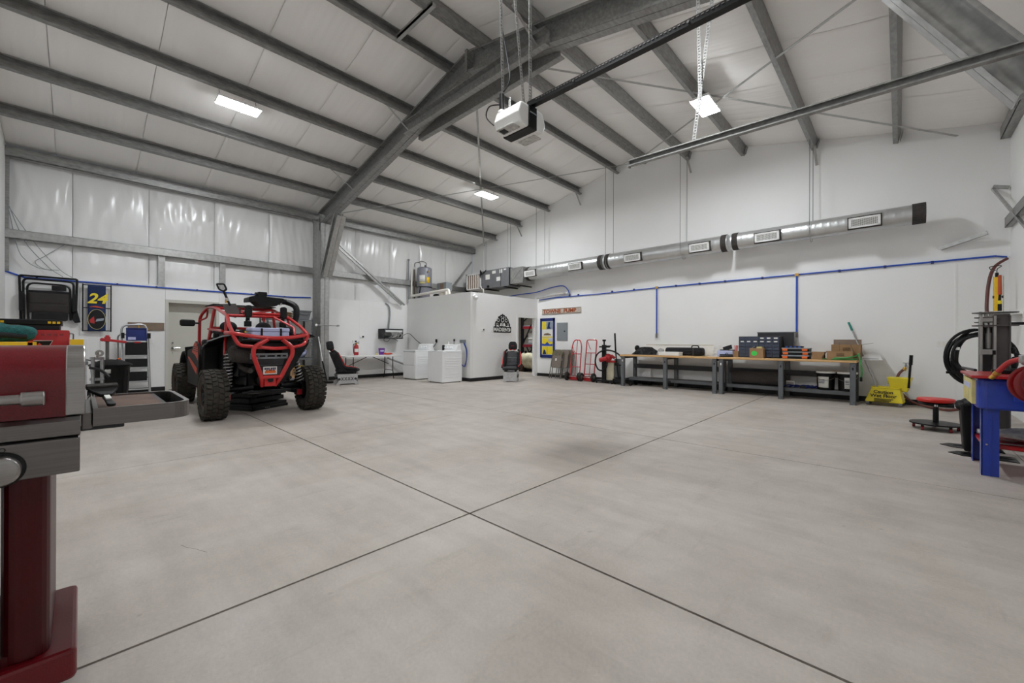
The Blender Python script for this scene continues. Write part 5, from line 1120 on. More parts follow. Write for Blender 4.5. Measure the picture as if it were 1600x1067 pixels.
# hand trucks
def hand_truck(x, lb, hoop, rz):
    t = thing('hand_truck', lb, 'hand truck', (x, 10.40, 0), rz, 'red hand trucks')
    A = MX.Rotation(math.radians(-9), 4, 'X'); h = 1.26
    m = MB(M=A)
    if hoop: m.tube(fil([(-.16, 0, .03), (-.16, 0, 1.06), (-.10, 0, h), (.10, 0, h), (.16, 0, 1.06), (.16, 0, .03)], .12, 8), .018)
    else: m.tube(fil([(-.165, 0, .03), (-.165, 0, h), (.165, 0, h), (.165, 0, .03)], .07), .018)
    zs = (.82, .42) if hoop else (.86, .52, .22)
    for z in zs: m.cyl((-.16, 0, z), (.16, 0, z), .012)
    if hoop: m.tube([(0, .01, h), (0, .01, .1)], .011); m.tube(spl([(-.15, .02, 1.05), (-.10, .02, .92), (-.02, .02, .84)]), .009)
    else: m.tube([(0, .01, .86), (0, .01, .05)], .011); m.tube(spl([(-.14, .02, 1.20), (-.08, .02, 1.05), (-.02, .02, .97)]), .010)
    m.build('frame', 'red_paint', t)
    MB().box(-.17, .17, .01, .22, .0, .008).build('toe_plate', 'dark_red', t)
    MB().box(-.17, .17, -.012, .0, .02, .14).build('lower_plate', 'red_paint', t)
    MB().cyl((-.26, -.09, .13), (.26, -.09, .13), .012).build('axle', 'steel', t)
    for s_ in (-1, 1):
        T = frame_T((s_ * .205, -.09, .13), (0, 1, 0), (0, 0, 1))
        w_ = MB().lathe([(.065, -.03), (.12, -.035), (.13, -.015), (.13, .015), (.12, .035), (.065, .03)], 24, T).build('wheel', 'rubber', t)
        MB().lathe([(.066, -.02), (.066, .02), (.03, .028), (0, .028)], 18, T).lathe([(.066, -.02), (.03, -.028), (0, -.028)], 18, T).build('hub', 'steel' if not hoop else 'black_plastic', w_)
    return t
hand_truck(-7.21, 'red hand truck with arched top beside the folding chairs', True, math.radians(8))
hand_truck(-6.70, 'red hand truck with square top beside the tyre changer', False, math.radians(4))
# manual tyre changer
t = thing('tyre_changer', 'black tyre changer post with red gear and looped handle on a beige cabinet', 'tyre changer', (-6.15, 10.45, 0))
MB().box(-.26, .42, -.18, .22, .04, .09).build('base', 'black_metal', t, .008)
for x in (-.22, .38):
    for y in (-.15, .18): MB().cyl((x, y, 0), (x, y, .04), .03, n=12).build('foot', 'black_plastic', t)
MB().box(-.055, .055, -.14, -.06, .09, 1.10).build('column', 'black_metal', t, .006)
m = MB(); m.box(-.14, .16, -.15, -.05, 1.02, 1.06); m.box(.08, .20, -.14, -.06, 1.05, 1.08); m.cyl((0, -.1, 1.06), (0, -.1, 1.22), .022); m.cyl((0, -.1, 1.20), (0, -.1, 1.25), .05); m.build('head', 'black_metal', t, .004)
MB().box(.0, .28, -.05, .16, .09, .66).build('cabinet', 'beige', t, .01)
MB().box(.28, .40, -.02, .14, .09, .70).build('side_column', 'bench_grey', t, .006)
m = MB(); m.ell((.12, -.08, .74), (.24, .18, .22)); m.cyl((-.10, -.17, .66), (.14, -.15, .72), .065); m.cyl((.22, -.1, .80), (.32, -.06, .72), .04); m.box(.05, .35, -.10, .10, .60, .65); m.build('gearbox', 'red_paint', t, .01)
m = MB(); m.tube(spl([(.0, -.2, .36), (-.14, -.2, .40), (-.23, -.2, .60), (-.17, -.2, .82), (.05, -.2, .94), (.35, -.2, .92), (.58, -.19, .78), (.63, -.17, .62), (.56, -.14, .54), (.40, -.1, .56)], 7), .022, 8); m.tube(spl([(.0, -.2, .36), (.12, -.19, .45), (.14, -.17, .6)], 6), .022, 8); m.build('hose_loop', 'black_plastic', t)
MB().box(.36, .44, -.16, -.05, .52, .60).build('valve_block', 'black_metal', t)
# floor jack
t = thing('floor_jack', 'black floor jack with a tall upright handle at the end of the workbench', 'jack', (-5.75, 10.4, 0))
MB().tube([(-.10, .02, 1.43), (-.06, .0, .9)], .024).tube([(-.06, 0, .9), (.02, 0, .16)], .019).build('handle', 'black_metal', t)
MB().box(-.08, .55, -.14, -.10, .04, .15).box(-.08, .55, .10, .14, .04, .15).box(-.02, .14, -.1, .1, .06, .2).build('chassis', 'black_metal', t, .008); MB().bar((.1, 0, .14), (.5, 0, .2), .10, .05).build('lift_arm', 'bench_dark', t); MB().cyl((.5, 0, .2), (.5, 0, .235), .06).build('saddle', 'steel', t)
for x, r in ((-.08, .055), (.48, .045)):
    for y in (-.16, .16): MB().cyl((x, y - .02, r), (x, y + .02, r), r).build('wheel', 'black_plastic', t)

# blue air line on the back wall with two drops
t = thing('air_line', 'blue plastic air line running high along the back wall to the right corner', 'pipe', (0, YB, 2.68))
MB(t).tube([(-9.0, YB - .03, 2.62), (-8.3, YB - .02, 2.65), (-6.6, YB - .025, 2.645), (-4.84, YB - .025, 2.675), (1.12, YB - .025, 2.69), (1.22, YB - .02, 2.69)], .016, 8).build('pipe_run', 'blue_pipe', t)
MB(t).tube([(1.2, YB - .025, 2.69), (1.34, YB - .02, 2.66)], .014, 8).build('pipe_tail', 'poster_blue', t)
for x in (-7.4, -6.2, -5.5, -4.3, -3.7, -3.1, -2.3, -.9, -.2, .45): MB(t).box(x - .02, x + .02, YB - .045, YB, 2.655, 2.705).build('clip', 'navy', t)
for x in (-4.83, -1.64):
    MB(t).tube([(x, YB - .025, 2.68), (x, YB - .025, 1.42)], .018, 8).build('drop', 'blue_pipe', t); MB(t).box(x - .022, x + .022, YB - .05, YB - .005, 1.30, 1.42).build('drop_valve', 'brass' if False else 'steel', t); MB(t).box(x - .035, x + .035, YB - .045, YB - .005, 2.65, 2.71).build('tee', 'brass', t)
t = thing('loose_air_hose', 'loose blue hose snaking along the wall below the air handler', 'hose', (-9.5, YB, 2.7))
MB(t).tube(spl([(-11.3, 10.6, 2.68), (-10.6, 10.7, 2.80), (-9.8, 10.75, 2.86), (-9.1, 10.78, 2.88), (-8.4, 10.8, 2.99), (-7.95, 10.8, 3.0), (-7.75, 10.8, 2.85), (-7.72, 10.86, 2.68)], 8), .017, 8).build('hose', 'blue_pipe', t); MB(t).cyl((-7.72, 10.86, 2.72), (-7.73, 10.85, 2.64), .026).build('fitting', 'navy', t)
t = thing('clear_tube', 'clear plastic tube bundle lying over the edge of the inner room by the back wall', 'tube', (-8.4, YB, 2.7)); MB(t).tube([(-9.05, 10.8, 2.67), (-7.85, 10.84, 2.76)], .03).build('tube', 'clear_bag', t); MB(t).cyl((-7.85, 10.84, 2.76), (-7.78, 10.84, 2.765), .034).build('tube_cap', 'white', t)

# workbenches
def workbench(x0, lb):
    x1 = x0 + 2.42; y0, y1 = 10.05, 10.80
    t = thing('workbench', lb, 'workbench', ((x0 + x1) / 2, 10.42, 0), 0, 'wood-topped steel workbenches')
    MB(t).box(x0 - .02, x1 + .01, y0 - .02, y1, .80, .845).build('bench_top', 'maple', t, .008)
    for x in (x0 + .05, (x0 + x1) / 2, x1 - .05):
        for y in (y0, y1 - .06):
            m = MB(t); m.box(x - .045, x + .045, y, y + .004, 0, .80); m.box(x - .045, x - .041, y, y + .07, 0, .80); m.box(x + .041, x + .045, y, y + .07, 0, .80); m.box(x - .05, x + .05, y - .002, y + .08, 0, .006)
            lg = m.build('leg', 'bench_grey', t)
            if y == y0:
                for z in (.05, .74): MB(t).cyl((x + .02, y - .003, z), (x + .02, y, z), .008, n=8).build('bolt', 'black_metal', lg)
                MB(t).box(x - .012, x + .012, y - .002, y, .66, .71).build('slot', 'black_metal' if x > x0 + .1 else 'label_white', lg)
    MB(t).box(x0 + .05, x1 - .05, y1 - .09, y1 - .06, .46, .58).build('rear_stringer', 'bench_dark', t)
    MB(t).box(x0 + .09, x1 - .09, y0 + .30, y1 - .07, .20, .225).build('lower_shelf', 'bench_grey', t); MB(t).box(x0 + .09, x1 - .09, y0 + .29, y0 + .30, .15, .225).build('shelf_lip', 'bench_grey', t)
    for x in (x0 + .05, (x0 + x1) / 2, x1 - .05):
        MB(t).box(x - .03, x + .03, y0 + .06, y1 - .06, .745, .80).build('cross_rail', 'bench_dark', t); MB(t).box(x - .03, x + .03, y0 + .06, y1 - .06, .15, .20).build('cross_rail', 'bench_dark', t)
workbench(-5.46, 'wood-topped steel workbench holding the black bags, nearer the tyre changer')
workbench(-3.0, 'wood-topped steel workbench holding the drawer cabinet, nearer the mop bucket')
BT = .846
t = thing('trash_bag', 'crumpled black plastic bag on the end of the workbench nearer the tyre changer', 'bag', (-4.93, 10.42, BT))
r = random.Random(5)
def crum(u, v, w0=.36, d=.24, h=.20):
    a = 2 * PI * u; rr = math.sin(PI * v * .5 + .0) if v < 1 else 1
    z = h * (1 - v) ** .6 * (1 + .25 * math.sin(3 * a + 1) * v) + .012 * math.sin(7 * a) * (1 - v)
    k = (.35 + .65 * v) * (1 + .06 * math.sin(5 * a + 8 * v) + .04 * math.sin(11 * a))
    return (w0 * k * math.cos(a) * (v > 0 and 1), d * k * math.sin(a) * (v > 0 and 1), max(0.0, z))
MB().grid(crum, 44, 12).build('bag_body', 'black_plastic', t)
m = MB(); m.ell((-.24, 0, .17), (.14, .12, .16)); m.build('bag_knot', 'black_plastic', t)
t = thing('soft_case', 'long black zipped soft case on the workbench, against the white panel', 'case', (-3.95, 10.55, BT))
m = MB(); m.prism(rrect(.92, .30, .08), .20, z0=0); m.build('case_body', 'black_fabric', t, .05)
m = MB(); m.tube([(x, y, .12) for x, y in rrect(.93, .31, .08)], .007, 6, True); m.build('zip', 'charcoal', t); MB().tube(fil([(.18, -.03, .2), (.20, -.03, .25), (.34, -.03, .25), (.36, -.03, .2)], .03), .014).build('handle', 'black_fabric', t)
MB().box(.25, .28, -.157, -.15, .0, .2).build('strap', 'charcoal', t); MB().box(-.43, .2, -.156, -.148, .05, .06).build('seam', 'charcoal', t)
t = thing('white_box', 'flat white cardboard box at the front of the workbench by the black case', 'box', (-4.17, 10.2, BT)); MB().cb((0, 0, .045), (.52, .24, .085)).build('box_base', 'white', t, .006); MB().box(-.263, .263, -.123, .123, .058, .092).build('box_lid', 'white', t, .004)
t = thing('clear_wrap', 'heap of clear plastic wrap behind the flat white box', 'wrap', (-4.50, 10.36, BT)); m = MB(); m.grid(lambda u, v: crum(u, v, .09, .10, .17), 24, 8); m.build('wrap_heap', 'clear_bag', t); MB().ell((.03, .02, .12), (.12, .10, .10)).build('wrap_knot', 'clear_bag', t)
t = thing('leaning_board', 'wide white framed panel leaning on the wall behind the black case', 'panel', (-4.2, 10.72, BT))
MB().bar((0, .0, .0), (0, .06, .27), 1.75, .02, (0, 1, 0)).build('sheet', 'white_pvc', t); MB().bar((-.875, -.005, .265), (.875, -.005, .265), .02, .015, T=MX.Translation((0, .055, 0))).build('top_rail', 'beige', t)
t = thing('paper_roll', 'stack of pale wire baskets at the right end of the white panel', 'basket', (-3.22, 10.62, BT))
m = MB()
for z in (.0, .08, .16, .24): m.tube([(x, y, z + .005) for x, y in rrect(.16, .2, .03)], .005, 5, True)
for x, y in rrect(.16, .2, .03, 1): m.cyl((x, y, 0), (x, y, .25), .004, n=5)
m.build('wire_frame', 'label_white', t); MB().box(-.07, .07, -.09, .09, .002, .008).build('basket_floor', 'label_white', t)
t = thing('printer', 'small white printer with black tray where the two workbenches meet', 'printer', (-3.0, 10.45, BT))
MB().cb((.06, 0, .075), (.34, .28, .14)).build('printer_body', 'lavender', t, .02); MB().box(-.06, .22, -.1, .12, .145, .165).build('printer_lid', 'dark_plastic', t, .008); MB().bar((.06, .1, .16), (.03, .14, .25), .2, .01, (0, 1, 0)).build('paper_tray', 'black_plastic', t); MB().box(-.05, .23, -.145, -.138, .03, .06).build('output_slot', 'black_plastic', t)
t = thing('paper_sheet', 'white sheet of paper lying before the printer', 'paper', (-3.12, 10.15, BT)); MB().box(-.11, .11, -.08, .08, 0, .002).build('sheet', 'white', t)
t = thing('cardboard_cup', 'brown cardboard cup with red pens beside the drawer cabinet', 'cup', (-2.71, 10.35, BT)); MB().frus((0, 0, 0), (.11, .1), (.12, .11), .14).build('cup', 'cardboard', t)
for k in range(3): MB().cyl((-.02 + .02 * k, 0, .12), (-.03 + .03 * k, .01, .27), .008).build('pen', 'bright_red', t)
t = thing('black_tray', 'flat black tray with small parts beside the printer', 'tray', (-2.88, 10.2, BT)); MB().frus((0, 0, 0), (.24, .14), (.26, .16), .025).build('tray_body', 'black_plastic', t); MB().tube(spl([(-.05, 0, .03), (0, .05, .09), (.06, 0, .03)]), .006, 5).build('cord', 'black_plastic', t)
# drawer cabinet
t = thing('drawer_cabinet', 'slate blue parts cabinet of small drawers on the workbench', 'cabinet', (-2.25, 10.45, BT))
w_, hh, dp = .80, .47, .30
MB().box(-w_ / 2, w_ / 2, -dp / 2 + .02, dp / 2, 0, hh).build('cabinet_shell', 'bench_dark', t, .004)
for i in range(6):
    for j in range(6):
        x0 = -w_ / 2 + .012 + i * (w_ - .024) / 6; z0 = .012 + j * (hh - .024) / 6; a = (w_ - .024) / 6; b = (hh - .024) / 6
        d = MB().box(x0 + .003, x0 + a - .003, -dp / 2, -dp / 2 + .03, z0 + .003, z0 + b - .003).build('drawer', 'drawer_blue', t)
        MB().box(x0 + .02, x0 + a - .02, -dp / 2 - .010, -dp / 2, z0 + .010, z0 + .018).build('drawer_pull', 'drawer_blue', d)
        if j == 4 or (j == 5 and i > 2): MB().box(x0 + .032, x0 + a - .032, -dp / 2 - .003, -dp / 2 + .001, z0 + .034, z0 + .060).build('drawer_label', 'label_white', d)
t = thing('dark_cabinet', 'taller dark cabinet standing behind the slate blue drawers', 'cabinet', (-2.0, 10.70, BT)); MB().box(-.34, .34, -.08, .08, 0, .55).build('shell', 'bench_dark', t, .004); MB().box(-.35, .35, -.085, .085, .55, .57).build('cap', 'bench_grey', t, .003)
t = thing('cardboard_box', 'small cardboard box with a neon green sticker before the drawer cabinet', 'box', (-2.24, 10.16, BT)); MB().cb((0, 0, .105), (.26, .20, .21)).build('carton', 'cardboard', t); MB().lathe([(.055, 0), (.055, .002), (0, .002)], 20, frame_T((-.04, -.1, .10), (1, 0, 0), (0, 0, 1))).build('sticker', 'neon_green', t)
MB().bar((-.12, .05, .21), (-.07, .06, .25), .10, .004).build('box_flap', 'label_white', t); MB().box(.0, .10, -.08, .06, .20, .245).build('box_content', 'pale_yellow', t)
for k, lb in enumerate(('lowest of three black and orange parts organizers', 'middle one of three black and orange parts organizers', 'topmost of three black and orange parts organizers, lid uncovered')):
    t = thing('parts_organizer', lb, 'organizer', (-1.55 + .01 * (k % 2), 10.30, BT + k * .076), 0, 'stacked parts organizers')
    MB().box(-.23, .23, -.17, .17, 0, .05).build('tray', 'black_plastic', t, .006); MB().box(-.24, .24, -.175, .175, .052, .074).build('lid', 'poster_grey' if k == 0 else 'panel_grey', t, .005)
    for x in (-.19, .15): MB().box(x - .035, x + .055, -.186, -.17, .012, .058).build('latch', 'orange', t, .004)
t = thing('spanner_set', 'blue and black tool roll lying on the topmost organizer', 'tool roll', (-1.60, 10.32, BT + .228)); MB().cb((0, 0, .018), (.32, .16, .034)).build('roll_body', 'black_plastic', t, .008)
for k in range(4): MB().box(-.14 + k * .075, -.10 + k * .075, -.083, -.08, .005, .03).build('roll_mark', 'poster_blue', t)
t = thing('cardboard_box', 'plain small brown box between the organizers and the open carton', 'box', (-1.18, 10.30, BT)); MB().cb((0, 0, .075), (.20, .2, .15)).build('carton', 'cardboard', t); MB().box(-.11, .11, -.015, .015, .15, .152).build('tape', 'burlap', t)
def open_box(lb, loc, sx, sy, sz, flaps, rz=0):
    t = thing('open_carton', lb, 'box', loc, rz); m = MB(); k = .006
    m.box(-sx / 2, sx / 2, -sy / 2, -sy / 2 + k, 0, sz); m.box(-sx / 2, sx / 2, sy / 2 - k, sy / 2, 0, sz); m.box(-sx / 2, -sx / 2 + k, -sy / 2, sy / 2, 0, sz); m.box(sx / 2 - k, sx / 2, -sy / 2, sy / 2, 0, sz); m.box(-sx / 2, sx / 2, -sy / 2, sy / 2, 0, k); m.build('carton', 'cardboard', t)
    for p, q, a, upv in flaps: MB().bar(p, q, a, .005, upv).build('flap', 'brown_board', t)
    MB().box(-.05, .07, -sy / 2 - .002, -sy / 2, sz * .45, sz * .8).build('carton_print', 'burlap', t)
    return t
open_box('open low carton with raised flaps on the workbench', (-.84, 10.26, BT), .40, .28, .17, [((-.2, 0, .17), (-.28, 0, .04), .26, (1, 0, 1)), ((.2, 0, .17), (.16, 0, .29), .26, (1, 0, 0)), ((0, -.14, .17), (0, -.10, .2), .38, (0, 1, 1))], .05)
open_box('taller open carton behind the low open carton', (-.76, 10.58, BT), .46, .28, .30, [((-.0, .14, .30), (0, .16, .40), .44, (0, 1, 0)), ((.23, 0, .30), (.40, 0, .33), .26, (0, 0, 1))])
t = thing('white_card', 'grey-white card propped at the end of the workbench', 'card', (-.42, 10.6, BT)); MB().prism([(-.16, 0), (.2, 0), (.1, .17), (.02, .17)], .01, frame_T((0, 0, 0), (1, 0, 0), (0, 0, 1))).build('card', 'liner_board', t); MB().box(-.1, .14, -.012, -.01, .02, .03).build('card_crease', 'panel_grey', t)
t = thing('garden_hose', 'green hose coiled on the workbench end and hanging over its edge', 'hose', (-.75, 10.25, BT))
P = spl([(-1.10, 10.17, BT + .018), (-.85, 10.10, BT + .018), (-.62, 10.12, BT + .02), (-.60, 10.32, BT + .02), (-.85, 10.36, BT + .02), (-1.0, 10.2, BT + .035), (-.75, 10.06, BT + .045), (-.58, 10.2, BT + .09), (-.56, 10.3, BT + .12), (-.545, 10.10, BT + .10), (-.51, 10.02, .78), (-.50, 10.03, .62), (-.51, 10.05, .52)], 8)
MB(t).tube(P, .014, 8).build('hose', 'green_hose', t); MB(t).cyl((-.51, 10.05, .54), (-.512, 10.052, .46), .02).build('nozzle', 'black_metal', t)
# under the bench
SH = .226
t = thing('carpet_roll', 'rolled dark grey carpet on the lower shelf of the workbench', 'roll', (-2.3, 10.5, SH)); MB().cyl((-.52, 0, .155), (.52, 0, .155), .15, n=28).build('roll', 'carpet', t); m = MB(); m.lathe([(.10, 0), (.10, .004), (.085, .004), (.085, 0)], 20, frame_T((.521, 0, .155), (0, 1, 0), (0, 0, 1))); m.build('roll_end', 'bench_dark', t)
for k, (x, lb) in enumerate(((-1.08, 'black pail with a big white label, left one under the workbench'), (-.74, 'black pail with a narrow white label, right one under the workbench'))):
    t = thing('pail', lb, 'bucket', (x, 10.46, SH), 0, 'black pails under the workbench')
    MB().lathe([(0, 0), (.135, 0), (.14, .01), (.153, .33), (.158, .335), (.158, .35)], 28).build('pail_body', 'black_plastic', t)
    MB().lathe([(.162, .34), (.162, .372), (.15, .378), (0, .372)], 28).build('pail_lid', 'label_white', t)
    MB().lathe([(.1425, .05), (.1515, .27)], 12, None, -2.45 if k == 0 else -1.8, -1.15 if k == 0 else -.95).build('pail_label', 'label_white', t, solid=.002)
    for j in range(3): MB().lathe([(.1485 + .002 * j, .20 - .03 * j), (.1493 + .002 * j, .212 - .03 * j)], 6, None, -2.3 if k == 0 else -1.7, -1.6 if k == 0 else -1.3).build('label_line', 'dark_navy', t, solid=.003)
    MB().tube([(.16 * math.cos(a), -.02 + .16 * math.sin(a) * .99, .30 - .10 * abs(math.sin(a))) for a in [PI + PI * q / 12 for q in range(13)]], .004, 5).build('bail', 'steel', t)
t = thing('ratchet_strap', 'tangled dark blue ratchet straps on the lower bench shelf', 'strap', (-1.45, 10.45, SH))
m = MB()
for k in range(5): m.tube(spl([(-.35 + .1 * k, -.08, .02), (-.25 + .12 * k, .02, .05), (-.1 + .09 * k, -.06, .03), (.0 + .07 * k, .05, .055), (.15 + .03 * k, -.02, .02)], 5), .014, 6)
m.build('webbing', 'navy', t); MB().box(-.05, .05, -.10, -.04, .0, .05).build('ratchet', 'black_metal', t)
t = thing('white_foam', 'white foam slab on the lower bench shelf between carpet and straps', 'foam', (-1.72, 10.6, SH)); MB().frus((0, 0, 0), (.22, .1), (.2, .08), .13).build('slab', 'liner_board', t, .01); MB().box(-.08, .08, -.052, -.05, .03, .1).build('slab_film', 'clear_bag', t)
t = thing('floor_duct', 'white wedge of ducting on the floor behind the first workbench leg', 'duct', (-5.25, 10.75, 0)); MB(t).prism([(-5.25, .18), (-4.95, .18), (-4.95, .55), (-5.05, .55)], .08, frame_T((0, 10.86, 0), (1, 0, 0), (0, 0, 1))).build('wedge', 'liner_board', t, .01); MB(t).box(-5.2, -4.95, 10.77, 10.86, 0, .18).build('wedge_foot', 'dark_plastic', t)

# mop bucket and mop
t = thing('mop_bucket', 'yellow wheeled mop bucket with caution lettering and side wringer', 'bucket', (-.16, 10.48, 0), math.radians(-6))
m = MB(); P = [(-.30, -.17), (.26, -.17), (.26, .17), (-.30, .17)]
m.add([(-.30, -.17, .07), (.24, -.17, .07), (.24, .17, .07), (-.30, .17, .07), (-.20, -.15, .34), (.19, -.15, .34), (.19, .15, .34), (-.20, .15, .34)], [(3, 2, 1, 0), (0, 1, 5, 4), (1, 2, 6, 5), (2, 3, 7, 6), (3, 0, 4, 7)])
bb = m.build('tub', 'bucket_yellow', t, .012, )
m = MB(); m.tube([(x, y, .34) for x, y in [(p[0] * 1.0 - .005, p[1]) for p in rrect(.40, .31, .03)]], .012, 6, True); m.build('tub_rim', 'bucket_yellow', t)
m = MB(); m.frus((.17, .06, .28), (.22, .22), (.34, .26), .26); m.build('wringer', 'bucket_yellow', t, .012)
for k in range(5): MB().box(.01, .03, -.075, -.065, .34 + k * .035, .352 + k * .035).build('wringer_slot', 'pale_yellow', t)
MB().tube([(.30, -.06, .36), (.33, -.05, .95)], .018).build('wringer_handle', 'black_plastic', t); MB().tube([(.325, -.052, .78), (.333, -.049, .96)], .026).build('handle_grip', 'black_plastic', t)
for x in (-.26, .20):
    for y in (-.13, .13):
        c = MB().box(x - .02, x + .02, y - .02, y + .02, .04, .075).build('caster_fork', 'panel_grey', t); MB().cyl((x, y - .014, .032), (x, y + .014, .032), .032, n=14).build('caster_wheel', 'press_grey', c)
Tm = frame_T((-.03, -.173, .19), (1, 0, 0), (0, .074, .997))
text('Caution\nWet Floor', .085, 'black_plastic', t, W[t.name] @ Tm @ MX.Translation((.0, .035, .006)), ext=.002, bold=.002)
m = MB()
for k in range(3): m.box(-.13 + .0 * k, .14 - .03 * k, -.065 - .022 * k, -.052 - .022 * k, .005, .008, Tm)
m.build('lettering_block', 'black_plastic', t)
t = thing('mop', 'grey mop pole with green grip leaning from the bucket to the wall', 'mop', (-.30, 10.5, 0))
MB(t).tube([(-.24, 10.46, .15), (-.70, 10.80, 1.46)], .013).build('pole', 'galv_light', t); MB(t).tube([(-.69, 10.792, 1.43), (-.75, 10.84, 1.60)], .019).build('grip', 'green_grip', t); MB(t).ell((-.23, 10.46, .14), (.14, .12, .13)).build('mop_head', 'beige', t)
# wall valve with brown hose along the floor
t = thing('wall_spigot', 'brass wall spigot feeding a brown hose right of the mop bucket', 'spigot', (.10, YB, .75)); MB().cyl((0, 0, 0), (0, -.09, 0), .014).cyl((0, -.08, .01), (-.02, -.09, -.06), .012).build('pipe', 'steel', t); m = MB(); m.bar((-.04, -.06, .05), (.04, -.06, .05), .02, .012); m.cyl((0, -.06, 0), (0, -.06, .05), .01); m.build('tap_handle', 'galv_light', t)
t = thing('water_hose', 'dark brown hose looping from the wall spigot behind the roller stool', 'hose', (.4, 10.7, 0))
MB(t).tube(spl([(.08, 10.80, .69), (.0, 10.78, .58), (-.02, 10.74, .42), (.05, 10.7, .22), (.2, 10.62, .08), (.40, 10.5, .03), (.62, 10.3, .025), (.80, 10.1, .12), (.92, 10.0, .35), (.99, 10.0, .55), (1.03, 10.0, .9), (1.06, 10.2, 1.4), (1.065, 10.4, 1.8), (1.10, 10.5, 2.22), (1.18, 10.65, 2.48), (1.33, 10.8, 2.62)], 8), .023, 8).build('hose', 'brown_hose', t); MB(t).cyl((.085, 10.81, .71), (.075, 10.79, .66), .028).build('ferrule', 'brass', t)
for x, z, lb in ((.57, 1.17, 'white double wall outlet on the back wall above the roller stool'),):
    t = thing('wall_outlet', lb, 'outlet', (x, YB, z), 0, 'wall outlets'); MB().box(-.06, .06, -.009, 0, -.06, .06).build('plate', 'liner_board', t, .003)
    for dx in (-.026, .026): MB().box(dx - .016, dx + .016, -.012, -.008, -.035, .035).build('socket', 'white_pvc', t)
# roller stool
t = thing('roller_stool', 'red-topped roller stool with black tray base on small casters', 'stool', (.37, 8.05, 0))
MB().lathe([(0, .37), (.16, .37), (.185, .385), (.19, .41), (.18, .425), (0, .43)], 36).build('seat', 'bright_red', t); MB().lathe([(.165, .355), (.18, .37), (0, .37), (0, .352)], 30).build('seat_pan', 'black_metal', t)
MB().cyl((0, 0, .30), (0, 0, .36), .018).build('piston', 'chrome', t); MB().cyl((0, 0, .07), (0, 0, .31), .03).build('column', 'black_metal', t)
MB().lathe([(.03, .085), (.24, .07), (.262, .075), (.262, .092), (.245, .092), (.03, .10)], 40).build('tray_base', 'black_metal', t)
for k in range(5):
    a = 2 * PI * k / 5 + .3; x, y = .225 * math.cos(a), .225 * math.sin(a); MB().box(x - .015, x + .015, y - .015, y + .015, .045, .075).build('caster_fork', 'black_plastic', t); MB().cyl((x - .015, y, .028), (x + .015, y, .028), .028, n=14).build('caster_wheel', 'dark_red', t)

# ------------------------------------------------ parts washer, press, hose reel at the right edge
t = thing('parts_washer', 'blue parts washer with red lid on blue legs at the right edge', 'parts washer', (.95, 5.95, 0))
for x, y in ((.54, 5.56), (.54, 6.26), (1.26, 5.56), (1.26, 6.26)):
    m = MB(t); sy_ = 1 if y < 6 else -1; sx = 1 if x < 1 else -1
    m.box(min(x, x + sx * .105), max(x, x + sx * .105), min(y, y + sy_ * .006), max(y, y + sy_ * .006), 0, .62); m.box(min(x, x + sx * .006), max(x, x + sx * .006), min(y, y + sy_ * .10), max(y, y + sy_ * .10), 0, .62); m.box(min(x + sx * .05, x + sx * .062), max(x + sx * .05, x + sx * .062), min(y - sy_ * .006, y), max(y - sy_ * .006, y), 0, .62)
    lg = m.build('leg', 'blue_paint', t)
    if y < 6 and x < 1:
        for z in (.60, .28): MB(t).cyl((x + .03, y - .008, z), (x + .03, y, z), .008, n=8).build('bolt', 'chrome', lg)
m = MB(t); m.prism(rrect(.84, .80, .06, 5, .93, 5.92), .27, z0=.595); tk = m.build('tank', 'blue_paint', t, .02)
MB(t).box(.72, .95, 5.514, 5.52, .68, .78).build('pressed_panel', 'blue_paint', tk, .003); MB(t).box(.79, .93, 5.512, 5.519, .68, .80).build('tank_label', 'label_white', tk)
for k in range(4): MB(t).box(.80, .86, 5.509, 5.513, .69 + k * .026, .705 + k * .026).build('label_line', 'red_paint', tk)
MB(t).box(.485, .512, 5.60, 6.25, .63, .85).build('end_panel', 'pale_yellow', tk); MB(t).box(.482, .486, 5.7, 6.15, .76, .81).build('end_sheet', 'lavender', tk)
MB(t).box(.47, 1.37, 5.47, 6.36, .87, .895).build('lid', 'red_paint', t, .006)
MB(t).box(.56, 1.34, 5.62, 6.3, .24, .27).build('lower_shelf', 'red_paint', t, .004)
MB(t).tube([(.50, 5.52, .94), (.46, 6.0, .94)], .012).build('rim_hook', 'black_metal', t)
t = thing('plastic_bundle', 'clear plastic wrapped bundle on the red lower shelf of the parts washer', 'bundle', (.95, 5.95, .27))
def bun(u, v):
    a = 2 * PI * u; rr = math.sin(PI * (.02 + .96 * v)) ** .5
    return (-.40 + .8 * v, .20 * rr * math.cos(a) * (1 + .06 * math.sin(9 * v + 3 * a)), .065 + .06 * rr * math.sin(a) * (1 + .15 * math.sin(14 * v + 2 * a)))
MB().grid(bun, 20, 24).build('wrap', 'clear_bag', t); MB().ell((-.08, -.12, .05), (.2, .1, .06)).build('brass_parts', 'brass', t)
t = thing('steel_rods', 'thin steel bar lying along the front of the red lower shelf', 'bar', (.95, 5.66, .271)); MB().cyl((-.36, .0, .012), (.38, .02, .012), .01).build('bar', 'steel', t); MB().cyl((-.38, 0, .012), (-.34, 0, .012), .016).build('bar_collar', 'black_metal', t)
t = thing('nozzle_hose', 'red hose with brass end crossing the parts washer lid to the reel', 'hose', (.65, 5.35, .9))
MB(t).tube(spl([(.60, 5.40, .905), (.63, 5.38, .96), (.67, 5.34, 1.02), (.72, 5.27, 1.05), (.78, 5.19, 1.05)], 8), .020, 10).build('hose', 'red_hose', t); MB(t).tube([(.605, 5.40, .915), (.575, 5.405, .875)], .018, 10).build('brass_end', 'brass', t); MB(t).tube([(.615, 5.393, .935), (.603, 5.40, .912)], .024, 10).build('ferrule', 'brass', t)
